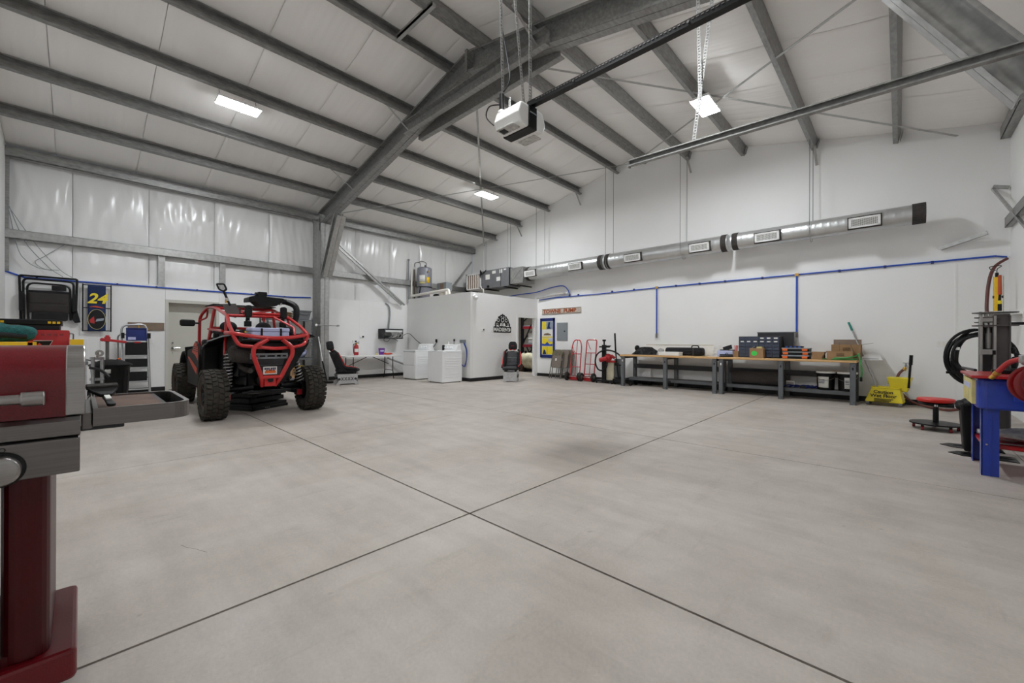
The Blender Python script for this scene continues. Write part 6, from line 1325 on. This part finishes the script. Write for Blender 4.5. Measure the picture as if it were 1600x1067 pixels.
t = thing('hose_reel', 'dark red round hose reel standing before the parts washer at the frame edge', 'reel', (.80, 5.12, .0))
Tr = frame_T((.80, 5.10, .86), (.9, .25, 0), (0, 0, 1)) @ MX.Scale(.55, 4)
for dz in (0, -.16): MB(t).lathe([(.27, 0), (.275, .012), (.26, .02), (.20, .026), (.18, .012), (.05, .012), (.05, .03), (0, .03)], 40, Tr @ MX.Translation((0, 0, dz))).build('flange', 'dark_red', t)
MB(t).lathe([(.12, -.15), (.12, 0)], 24, Tr).build('drum', 'black_metal', t); m = MB(t)
m.tube([Tr @ V((.17 * math.cos(a * .3), .17 * math.sin(a * .3), -.14 + a * .0012)) for a in range(100)], .018, 6); m.build('wound_hose', 'red_hose', t)
MB(t).box(.84, 1.1, 5.05, 5.3, 0, .03).box(.83, .88, 5.15, 5.19, 0, .86).build('reel_stand', 'dark_red', t); m = MB(t); m.box(.70, .80, 5.14, 5.20, 1.02, 1.09); m.cyl((.72, 5.17, 1.04), (.84, 5.17, .98), .03); m.build('reel_guide', 'galv_light', t, .01)
# shop press
t = thing('shop_press', 'dark grey H-section shop press with stacked bed plates behind the parts washer', 'press', (.81, 7.35, 0))
for x0, c in ((.695, 'press_grey'), (.80, 'press_grey')):
    m = MB(t); m.box(x0, x0 + .125, 7.30, 7.312, 0, 1.52) if x0 > .75 else m.box(x0 + .01, x0 + .105, 7.38, 7.392, 0, 1.46); m.box(x0, x0 + .014, 7.26, 7.44, 0, 1.50); m.box(x0 + (.115 if x0 > .75 else .095), x0 + (.127 if x0 > .75 else .105), 7.26, 7.44, 0, 1.50); m.build('upright', c, t, .003)
    MB(t).box(x0 - .003, x0 + .017, 7.252, 7.262, 0, 1.50).build('flange_edge', 'press_light', t)
for z in (1.53, 1.475, 1.42, 1.38):
    MB(t).prism([(.63, 7.30), (.71, 7.24), (.92, 7.24), (.99, 7.30), (.92, 7.46), (.71, 7.46)] if z in (1.53, 1.38) else [(.65, 7.31), (.70, 7.26), (.84, 7.26), (.84, 7.44), (.70, 7.44)], .014, MX.Translation((0, 0, z))).build('bed_plate', 'press_grey', t)
m = MB(t)
for x in (.70, .74, .78): m.cyl((x, 7.27, 1.37), (x, 7.30, 1.55), .016)
m.box(.70, .80, 7.265, 7.29, 1.42, 1.48); m.build('bolt_cluster', 'press_light', t)
MB(t).cyl((.765, 7.33, 1.12), (.765, 7.33, 1.30), .028).cyl((.765, 7.33, 1.30), (.765, 7.33, 1.38), .018).build('ram', 'press_light', t)
MB(t).box(.69, .80, 7.24, 7.27, 1.05, 1.11).build('cross_bar', 'press_light', t, .004); MB(t).box(.785, .81, 7.235, 7.27, 1.05, 1.10).build('latch_block', 'black_metal', t)
MB(t).ell((.945, 7.3, 1.10), (.05, .08, .08)).ell((.95, 7.3, .95), (.06, .1, .16)).build('pump_knob', 'black_plastic', t); MB(t).tube(spl([(.94, 7.28, 1.08), (1.0, 7.26, 1.04), (1.04, 7.24, .96), (1.05, 7.22, .85)]), .012).build('pump_hose', 'black_plastic', t)
MB(t).box(.66, .74, 7.05, 7.65, 0, .05).box(.90, .98, 7.05, 7.65, 0, .05).box(.69, .93, 7.32, 7.42, .25, .4).build('foot', 'black_metal', t, .004)
t = thing('black_arbor_plate', 'flat black steel bar lying on the parts washer lid at the foot of the press', 'bar', (.85, 5.95, .896)); MB().cb((0, 0, .018), (.42, .10, .035)).build('bar', 'black_metal', t, .006); MB().cyl((-.1, -.02, .036), (.05, -.02, .036), .018).build('bar_handle', 'dark_plastic', t)
t = thing('trash_can', 'black waste bin with a bag between the stool and the parts washer', 'bin', (.62, 6.75, 0)); MB().frus((0, 0, 0), (.20, .22), (.26, .28), .52).build('bin_body', 'black_plastic', t, .02); m = MB()
for k in range(9):
    a = 2 * PI * k / 9; m.ell((.12 * math.cos(a), .13 * math.sin(a), .52 - .02 * (k % 3)), (.10, .10, .09), 8, 6)
m.build('bag_edge', 'black_plastic', t)
for y, x0, lb in ((6.93, .36, 'far one of two flat black ramp plates on the floor by the parts washer'), (6.48, .40, 'near one of two flat black ramp plates on the floor by the parts washer')):
    t = thing('floor_plate', lb, 'plate', (x0 + .15, y, 0), 0, 'flat ramp plates'); MB().prism([(-.16, -.02), (-.06, -.13), (.32, -.13), (.32, .13), (-.08, .12)], .006).build('plate', 'black_metal', t); MB().box(-.05, .30, -.004, .004, .006, .010).build('plate_rib', 'dark_plastic', t)
# wall coil, shelf, yellow level in the corner
t = thing('hose_coil', 'thick black cable coil hanging on the right wall behind the press', 'coil', (1.22, 8.9, 1.2))
m = MB(); rr = random.Random(2)
for k in range(10):
    cx = rr.uniform(-.05, .05); ra = .27 + rr.uniform(-.07, .05); rb = .38 + rr.uniform(-.09, .07); yy = -.10 + .02 * k
    m.tube([(cx + ra * math.cos(a * PI / 18), yy + .02 * math.sin(a), -.07 * (k % 3) * .4 + rb * math.sin(a * PI / 18)) for a in range(36)], .019, 8, True)
m.M = MX.Identity(4); cl = m.build('cable_turns', 'black_plastic', t); cl.location = (-.37, .2, -.20)
MB().box(-.20, .14, .12, .17, .24, .28).box(.10, .135, .08, .2, .16, .31).build('hook', 'black_metal', t); MB().box(-.60, -.56, .1, .2, -.12, -.08).build('cable_tie', 'label_white', t); MB().bar((-.70, .12, -.46), (-.42, .12, -.46), .03, .035).build('hook_bar', 'black_plastic', t)
t = thing('wall_shelf_bracket', 'small white wall shelf above the black cable coil', 'shelf', (1.3, 9.9, 1.62)); MB(t).box(.92, XC - .02, 9.8, 10.05, 1.63, 1.65).build('shelf_board', 'white', t); MB(t).prism([(XC - .02, 1.63), (XC - .02, 1.50), (.98, 1.63)], .02, frame_T((0, 9.95, 0), (1, 0, 0), (0, 0, 1))).build('bracket', 'white', t)
t = thing('air_tool', 'yellow and orange pneumatic tool hanging upright in the corner above the press', 'tool', (1.14, 10.1, 1.70)); t.scale = (.56, .6, .68)
MB().box(-.05, .03, -.03, .03, .0, .80).build('tool_body', 'yellow', t, .006); MB().cyl((.05, 0, .38), (.045, 0, .84), .05, .045, n=14).build('tool_grip', 'grip_orange', t); MB().cyl((.045, -.01, .24), (.05, 0, .38), .035).build('tool_neck', 'black_plastic', t); MB().cyl((.05, -.01, .0), (.05, -.01, .16), .045).build('tool_tip', 'black_plastic', t); MB().cyl((.05, -.01, .16), (.05, -.01, .24), .045).build('tool_band', 'poster_yellow', t); MB().cyl((.0, 0, .80), (.0, 0, .90), .035).build('swivel', 'black_plastic', t)
MB().box(.09, .12, -.02, .02, .3, .36).box(-.08, -.05, -.02, .02, .3, .36).build('side_clip', 'carpet', t); MB().tube(spl([(.0, 0, .9), (.02, .1, 1.0), (.12, .3, 1.08), (.10, .5, 1.12), (-.08, .5, 1.1), (-.06, .3, 1.0), (-.02, .06, .97)]), .010, 6).build('hanging_cord', 'black_plastic', t); MB().box(-.065, -.05, .03, .05, -.02, .82).box(.12, .135, .03, .05, -.02, .82).build('hanging_rail', 'pale_yellow', t)

# ------------------------------------------------ air handler, duct, heater on the inner room roof
t = thing('air_handler', 'grey air handler with slotted filter intake hung on the left end of the duct', 'air handler', (-10.5, 10.4, 3.12))
y0, y1 = 10.15, 10.75
m = MB(t)
for a in ((-12.02, -11.98, 3.13, 3.72), (-11.26, -11.22, 3.13, 3.72), (-12.02, -11.22, 3.13, 3.17), (-12.02, -11.22, 3.68, 3.72)): m.box(a[0], a[1], y0 - .01, y1, a[2], a[3])
fb = m.build('filter_frame', 'liner_board', t)
MB(t).box(-11.98, -11.26, y0 + .03, y0 + .05, 3.17, 3.68).build('filter_media', 'filter', fb)
for k in range(5): x = -11.86 + k * .12; MB(t).box(x - .010, x + .010, y0 - .005, y0 + .03, 3.17, 3.68).build('filter_slat', 'liner_board', fb)
MB(t).box(-12.06, -12.02, y0, y1, 3.05, 3.74).build('end_cap', 'black_metal', t)
MB(t).box(-11.18, -9.78, y0, y1, 3.11, 3.76).build('cabinet', 'unit_grey', t, .006)
for x, z, w1, h1 in ((-10.95, 3.52, .22, .18), (-10.60, 3.66, .18, .10), (-10.38, 3.40, .20, .14), (-10.23, 3.66, .14, .13), (-10.02, 3.70, .12, .05)): MB(t).box(x - .0, x + w1, y0 - .004, y0, z - h1 / 2, z + h1 / 2).build('service_label', 'label_white', t)
MB(t).box(-10.18, -10.16, y0 - .006, y0, 3.13, 3.74).build('panel_joint', 'dark_plastic', t); MB(t).cyl((-10.8, y0 - .03, 3.17), (-10.8, y0, 3.17), .05).build('drain_port', 'black_plastic', t)
m = MB(t)
for k in range(4): m.tube(spl([(-11.2, y0 - .04, 3.70 - .05 * k), (-11.12, y0 - .1, 3.78 - .06 * k), (-11.05, y0 - .06, 3.66), (-10.9, y0 - .02, 3.78)]), .014, 6)
m.build('refrigerant_line', 'black_plastic', t); MB(t).tube(spl([(-11.15, y0 - .03, 3.2), (-11.1, y0 - .06, 3.12), (-11.0, y0 - .05, 3.05), (-11.1, y0, 2.7)]), .018, 6).build('drain_tube', 'white_pvc', t)
MB(t).box(-9.70, -9.12, y0, y1, 3.16, 3.70).build('plenum', 'galv_light', t, .004); m = MB(t); m.bar((-9.68, y0 - .004, 3.18), (-9.14, y0 - .004, 3.68), .012, .006); m.bar((-9.68, y0 - .004, 3.68), (-9.14, y0 - .004, 3.18), .012, .006); m.build('cross_break', 'galv_light', t)
MB(t).box(-9.78, -9.70, y0 + .02, y1 - .02, 3.14, 3.73).build('flex_collar', 'black_fabric', t)
for x in (-10.9, -9.95, -9.3): MB(t).box(x - .03, x + .03, y0 - .06, y1 + .04, 3.06, 3.10).build('support_rail', 'black_metal', t)
for x in (-11.1, -9.85): MB(t).cyl((x, y0 + .02, 3.1), (x, y0 + .02, roof(x) - .2), .007, n=6).build('hanger_rod', 'galv_light', t)
t = thing('supply_duct', 'long round spiral duct with white registers along the back wall', 'duct', (-4.3, 10.45, 3.4))
secs = [(-9.10, -6.22, .225, .205, 3.48, 3.50), (-6.16, -2.90, .205, .19, 3.50, 3.515), (-2.82, .33, .19, .175, 3.52, 3.53)]
DY = 10.45
for x0, x1, ra, rb, za, zb in secs:
    m = MB(t); n = int((x1 - x0) / .02); P = []; Rr = []
    for i in range(n + 1):
        f = i / n; P.append((x0 + (x1 - x0) * f, DY, za + (zb - za) * f)); r_ = ra + (rb - ra) * f
        Rr.append(r_ + (.0035 if i % 6 == 0 else 0))
    m.tube(P, Rr, 32); m.build('duct_section', 'duct_metal', t)
for x, r_, z in ((-9.06, .235, 3.48), (-6.28, .215, 3.50), (-6.05, .212, 3.50), (-2.98, .20, 3.517), (-2.74, .197, 3.52), (.26, .186, 3.53)):
    wd_ = .06 if x < .2 else .09
    MB(t).lathe([(r_ - .01, -wd_), (r_, -wd_), (r_, wd_), (r_ - .01, wd_)], 32, frame_T((x, DY, z), (0, 1, 0), (0, 0, 1))).build('duct_collar', 'carpet', t)
MB(t).cyl((.32, DY, 3.53), (.345, DY, 3.53), .175, n=32).build('end_cap', 'panel_grey', t)
for i, x in enumerate((-8.87, -7.08, -5.22, -3.49, -2.08, -.48)):
    z = 3.44 + .008 * i; yf = DY - .225; w1, h1 = .46, .19; A = MX.Translation((x, yf - .015, z)) @ MX.Rotation(math.radians(8), 4, 'X')
    rg = MB(t, A).box(-w1 / 2 - .02, w1 / 2 + .02, -.0, .13, -h1 / 2 - .02, h1 / 2 + .02).build('register', 'carpet', t, .004)
    m = MB(t, A)
    for a in ((-w1 / 2, w1 / 2, h1 / 2 - .03, h1 / 2), (-w1 / 2, w1 / 2, -h1 / 2, -h1 / 2 + .03), (-w1 / 2, -w1 / 2 + .04, -h1 / 2, h1 / 2), (w1 / 2 - .04, w1 / 2, -h1 / 2, h1 / 2)): m.box(a[0], a[1], -.02, 0, a[2], a[3])
    m.build('register_frame', 'white', rg)
    m = MB(t, A)
    for k in range(7): m.box(-w1 / 2 + .04, w1 / 2 - .04, -.012, -.006, -h1 / 2 + .036 + k * .0185, -h1 / 2 + .043 + k * .0185)
    for k in range(14): m.box(-w1 / 2 + .055 + k * .0265, -w1 / 2 + .061 + k * .0265, -.014, -.012, -h1 / 2 + .03, h1 / 2 - .03)
    g = m.build('register_grille', 'label_white', rg); g['kind'] = 'stuff'
for x, xp in ((-8.61, -8.61), (-6.05, -6.05), (-3.95, -3.95), (-1.33, -1.31)):
    zt = roof(xp) - .2
    for yy in (DY - .22, DY + .22): MB(t).cyl((x, yy, 3.5), (x, yy, zt), .006, n=6).build('hanger_rod', 'bench_grey', t)
    MB(t).tube([(x, DY + .225 * math.cos(a), 3.5 + .225 * math.sin(a)) for a in [PI + PI * k / 12 for k in range(13)]], .007, 6).build('hanger_strap', 'galv_light', t)
for x in (-11.13, -9.87): 
    o = MB().cyl((x + .03, 10.3, 3.75), (x + .03, 10.3, roof(x) - .2), .006, n=6).build('hanger_rod', 'bench_grey'); o.parent = bpy.data.objects['air_handler']; o.location = -bpy.data.objects['air_handler'].location
for x in (-9.87, -7.355, -3.95, -1.31):
    o = MB().bar((x, YB - .25, roof(x) - .2), (x + .02, YB - .01, roof(x) - .55), .05, .006).build('end_brace', 'galv_light'); tag(o, {-9.87: 'short end brace at the wall under the second purlin', -7.355: 'short end brace at the wall under the fourth purlin', -3.95: 'short end brace at the wall behind the garage door track', -1.31: 'short end brace at the wall right of the bright panel light'}[x], 'brace', 'end braces', 'structure')
# water heater on the inner room roof
t = thing('water_heater', 'grey strapped water heater with yellow label on the roof of the inner room', 'water heater', (-11.98, 8.22, 2.64)); t.scale = (1, 1, .88)
MB().lathe([(0, .0), (.24, 0), (.25, .02), (.25, 1.18), (.24, 1.22), (.2, 1.25), (0, 1.26)], 32).build('tank', 'heater_grey', t)
MB().lathe([(.252, .68), (.252, .92)], 10, None, -1.35, -.55).build('info_label', 'label_white', t, solid=.002); MB().lathe([(.252, .58), (.252, .66)], 10, None, -1.35, -.55).build('info_label', 'pale_yellow', t, solid=.002); MB().lathe([(.252, .62), (.252, .85)], 8, None, -.32, .15).build('energy_label', 'yellow', t, solid=.002)
MB().lathe([(.254, .44), (.262, .44), (.262, .48), (.254, .48)], 32).build('strap', 'black_metal', t); MB().bar((.1, -.24, .46), (.04, -.26, .0), .03, .012).build('strap_leg', 'black_metal', t)
m = MB(); m.tube(spl([(-.1, -.1, 1.24), (-.12, -.1, 1.42), (-.25, -.15, 1.46), (-.36, -.16, 1.44), (-.36, -.16, 1.3)]), .016, 6); m.tube(spl([(.1, 0, 1.24), (.08, 0, 1.42), (-.1, -.05, 1.50), (-.4, -.1, 1.48)]), .018, 6); m.build('flex_pipe', 'steel', t); MB().tube(spl([(.14, -.1, 1.22), (.2, -.12, 1.3), (.22, -.1, 1.22)]), .012, 6).build('wire_loop', 'black_plastic', t)
MB().cyl((.25, -.05, 1.05), (.31, -.06, 1.05), .025).build('relief_valve', 'brass', t)
t = thing('vent_pipe', 'white pipe rising beside the water heater and running along the roof edge', 'pipe', (-12.3, 7.9, 2.64))
MB(t).tube([(-12.32, 7.92, 2.64), (-12.32, 7.92, 3.95)], .03).build('riser', 'white_pvc', t); MB(t).tube(fil([(-12.3, 7.90, 2.75), (-10.35, 7.91, 2.80), (-10.22, 7.91, 2.79), (-10.2, 7.91, 2.66)], .06), .045, 12).build('horizontal_run', 'white_pvc', t)
MB(t).tube([(-12.42, 7.86, 2.5), (-12.42, 7.86, 4.02)], .018).build('copper_riser', 'panel_grey', t); MB(t).tube([(-12.34, 8.04, 2.64), (-12.34, 8.04, 3.7)], .03).build('dark_riser', 'taupe', t); MB(t).lathe([(.035, 0), (.045, .03), (.0, .05)], 12, MX.Translation((-12.42, 7.86, 4.0))).build('riser_cap', 'steel', t)
t = thing('junction_box', 'grey box with a rusty door right of the water heater', 'box', (-11.35, 8.6, 2.64)); MB().box(-.28, .22, -.1, .15, .25, .55).build('box_body', 'panel_grey', t); MB().box(-.10, .1, -.11, -.1, .22, .52).build('box_door', 'brown_board', t); m = MB()
for x in (-.2, .0, .18): m.box(x - .03, x + .03, -.1, -.02, 0, .25)
m.build('box_stand', 'white_pvc', t)
t = thing('roof_clutter', 'small dark fittings lying on the inner room roof by the white pipe', 'fitting', (-11.0, 8.0, 2.64)); MB().ell((0, 0, .05), (.3, .12, .10)).build('fitting_body', 'dark_plastic', t); MB().cyl((-.3, 0, .0), (-.3, 0, .16), .03).build('fitting_stub', 'white_pvc', t)
t = thing('corner_cables', 'thin pale wires trailing from the corner post down the insulation wall', 'cable', (-12.3, -.7, 2.5))
m = MB(t)
for p in ([(XA + .06, YD + .05, 3.75), (XA + .05, -.75, 3.1), (XA + .05, -.45, 2.65), (XA + .05, -.25, 2.47)], [(XA + .06, YD + .05, 3.72), (XA + .05, -.6, 3.05), (XA + .05, -.3, 2.62), (XA + .05, -.12, 2.47)], [(XA + .06, -.2, 3.16), (XA + .05, -.5, 2.85), (XA + .05, -.62, 2.72), (XA + .05, -.5, 2.6), (XA + .05, -.3, 2.6)], [(XA + .06, YD + .03, 3.8), (XA + .05, -.85, 3.0), (XA + .05, -.75, 2.75), (XA + .05, -.6, 2.62), (XA + .05, -.4, 2.58)]): m.tube(spl(p), .006, 5)
m.build('wire', 'panel_grey', t)

# ------------------------------------------------ garage door opener and tracks
def perf(m, p, q, wd_=.032, th=.003, upv=(1, 0, 0)):
    """slotted strap: two edges with rungs between the holes"""
    p = V(p); q = V(q); d = (q - p).normalized(); x = d.cross(V(upv)).normalized()
    for s_ in (-1, 1): m.bar(p + x * s_ * wd_ * .38, q + x * s_ * wd_ * .38, wd_ * .24, th, upv)
    L = (q - p).length; k = int(L / .03)
    for i in range(k + 1): c = p + d * (L * i / max(k, 1)); m.bar(c - d * .008, c + d * .008, wd_ * .6, th, upv)
    return m
t = thing('garage_door_opener', 'white and black garage door opener hung by slotted straps from the purlins', 'opener', (-2.5, 2.74, 3.1))
m = MB(t); m.prism([(p.x, p.y) for p in fil([(-.15, -.10, 0), (.15, -.10, 0), (.19, -.02, 0), (.15, .09, 0), (-.15, .09, 0), (-.19, -.02, 0)], .03)], .30, frame_T((-2.36, 2.745, 3.17), (0, 1, 0), (0, 0, 1)) @ MX.Translation((0, 0, -.30)))
op = m.build('cover', 'white_plastic', t, .015)
MB(t).box(-2.67, -2.35, 2.69, 2.80, 3.062, 3.262).build('motor_housing', 'black_plastic', op, .008)
for y, dy in ((2.60, 0), (2.89, 0)):
    MB(t).box(-2.62, -2.42, y - .05, y + .05, 3.060, 3.072).build('lamp_lens', 'clear_bag', op, .004)
MB(t).box(-2.60, -2.54, 2.57, 2.63, 3.055, 3.061).build('button_panel', 'black_plastic', op); MB(t).box(-2.347, -2.344, 2.70, 2.79, 3.19, 3.20).build('front_mark', 'panel_grey', op)
MB(t).bar((-2.40, 2.745, 3.285), (1.32, 2.745, 3.235), .055, .045).build('rail', 'black_metal', t)
m = MB(t)
for i in range(120): x = -2.3 + i * .03; m.box(x, x + .016, 2.714, 2.718, 3.289 - (x + 2.4) * .01344, 3.296 - (x + 2.4) * .01344)
ch = m.build('chain', 'steel', t); ch['kind'] = 'stuff'
for x in (-1.9, -1.0): MB(t).cyl((x, 2.715, 3.28 - (x + 2.4) * .0134), (x, 2.705, 3.28 - (x + 2.4) * .0134), .008, n=8).build('rail_bolt', 'chrome', t)
m = MB(t); zt = roof(-2.68) - .2
perf(m, (-2.60, 2.62, 3.25), (-2.66, 2.60, zt)); m.build('hanger_strap', 'galv_light', t)
m = MB(t); perf(m, (-2.42, 2.70, 3.27), (-2.64, 2.64, zt)); m.build('hanger_strap', 'galv_light', t)
m = MB(t); perf(m, (-2.40, 2.76, 3.27), (-2.66, 3.05, zt), .04); m.build('hanger_angle', 'galv', t)
MB(t).cyl((-2.62, 2.62, 3.25), (-2.62, 2.62, 3.42), .022).build('power_plug', 'black_plastic', t); MB(t).ell((-2.62, 2.62, 3.25), (.07, .07, .07)).build('antenna_bulb', 'white_plastic', t)
MB(t).tube(spl([(-2.62, 2.62, 3.42), (-2.56, 2.66, 3.55), (-2.60, 2.66, 3.8), (-2.64, 2.62, 4.2), (-2.66, 2.6, 5.2)]), .007, 6).build('power_cord', 'black_plastic', t); MB(t).tube(spl([(-2.62, 2.60, 3.32), (-2.74, 2.58, 3.34), (-2.78, 2.58, 3.26), (-2.70, 2.60, 3.16)]), .006, 6).build('signal_wire', 'black_plastic', t)
m = MB(t); m.tube([(-2.54 + .012 * math.cos(i), 2.64, 3.24 + .012 * i * .25 + .012 * math.sin(i)) for i in range(40)], .004, 4); m.build('coiled_wire', 'white_plastic', t)
for y, lb in ((4.5, 'galvanized overhead door track crossing in front of the back wall'), (1.0, 'galvanized overhead door track outside the top of the photo')):
    if y < 2: continue
    t = thing('door_track', lb, 'track', (-.5, y, 3.27)); m = MB(t)
    p, q = V((-2.33, y, 3.30)), V((1.30, y, 3.215))
    m.bar(p, q, .006, .075); m.bar(p + V((0, -.022, .035)), q + V((0, -.022, .035)), .045, .005); m.bar(p + V((0, -.022, -.035)), q + V((0, -.022, -.035)), .045, .006); m.bar(p + V((0, -.045, -.03)), q + V((0, -.045, -.03)), .004, .012); m.bar(p + V((0, -.045, .03)), q + V((0, -.045, .03)), .004, .012)
    m.build('rail', 'galv', t); MB(t).box(-2.345, -2.325, y - .03, y + .01, 3.25, 3.35).build('end_stop', 'steel', t)
    for x in (-1.2, -.3, .25): MB(t).cyl((x, y - .008, 3.285 - .0234 * (x + 2.33) + .0), (x, y - .002, 3.285 - .0234 * (x + 2.33)), .010, n=8).build('track_bolt', 'black_metal', t)
    m = MB(t); perf(m, (-1.60, y, 3.30), (-1.33, y - .02, roof(-1.33) - .2), .04, .003, (0, 1, 0)); m.build('hanger_angle', 'galv', t)
    m = MB(t); perf(m, (-1.52, y - .03, 3.62), (-1.56, y - .05, roof(-1.5) - .02), .035, .003, (0, 1, 0)); m.build('hanger_angle', 'galv', t)
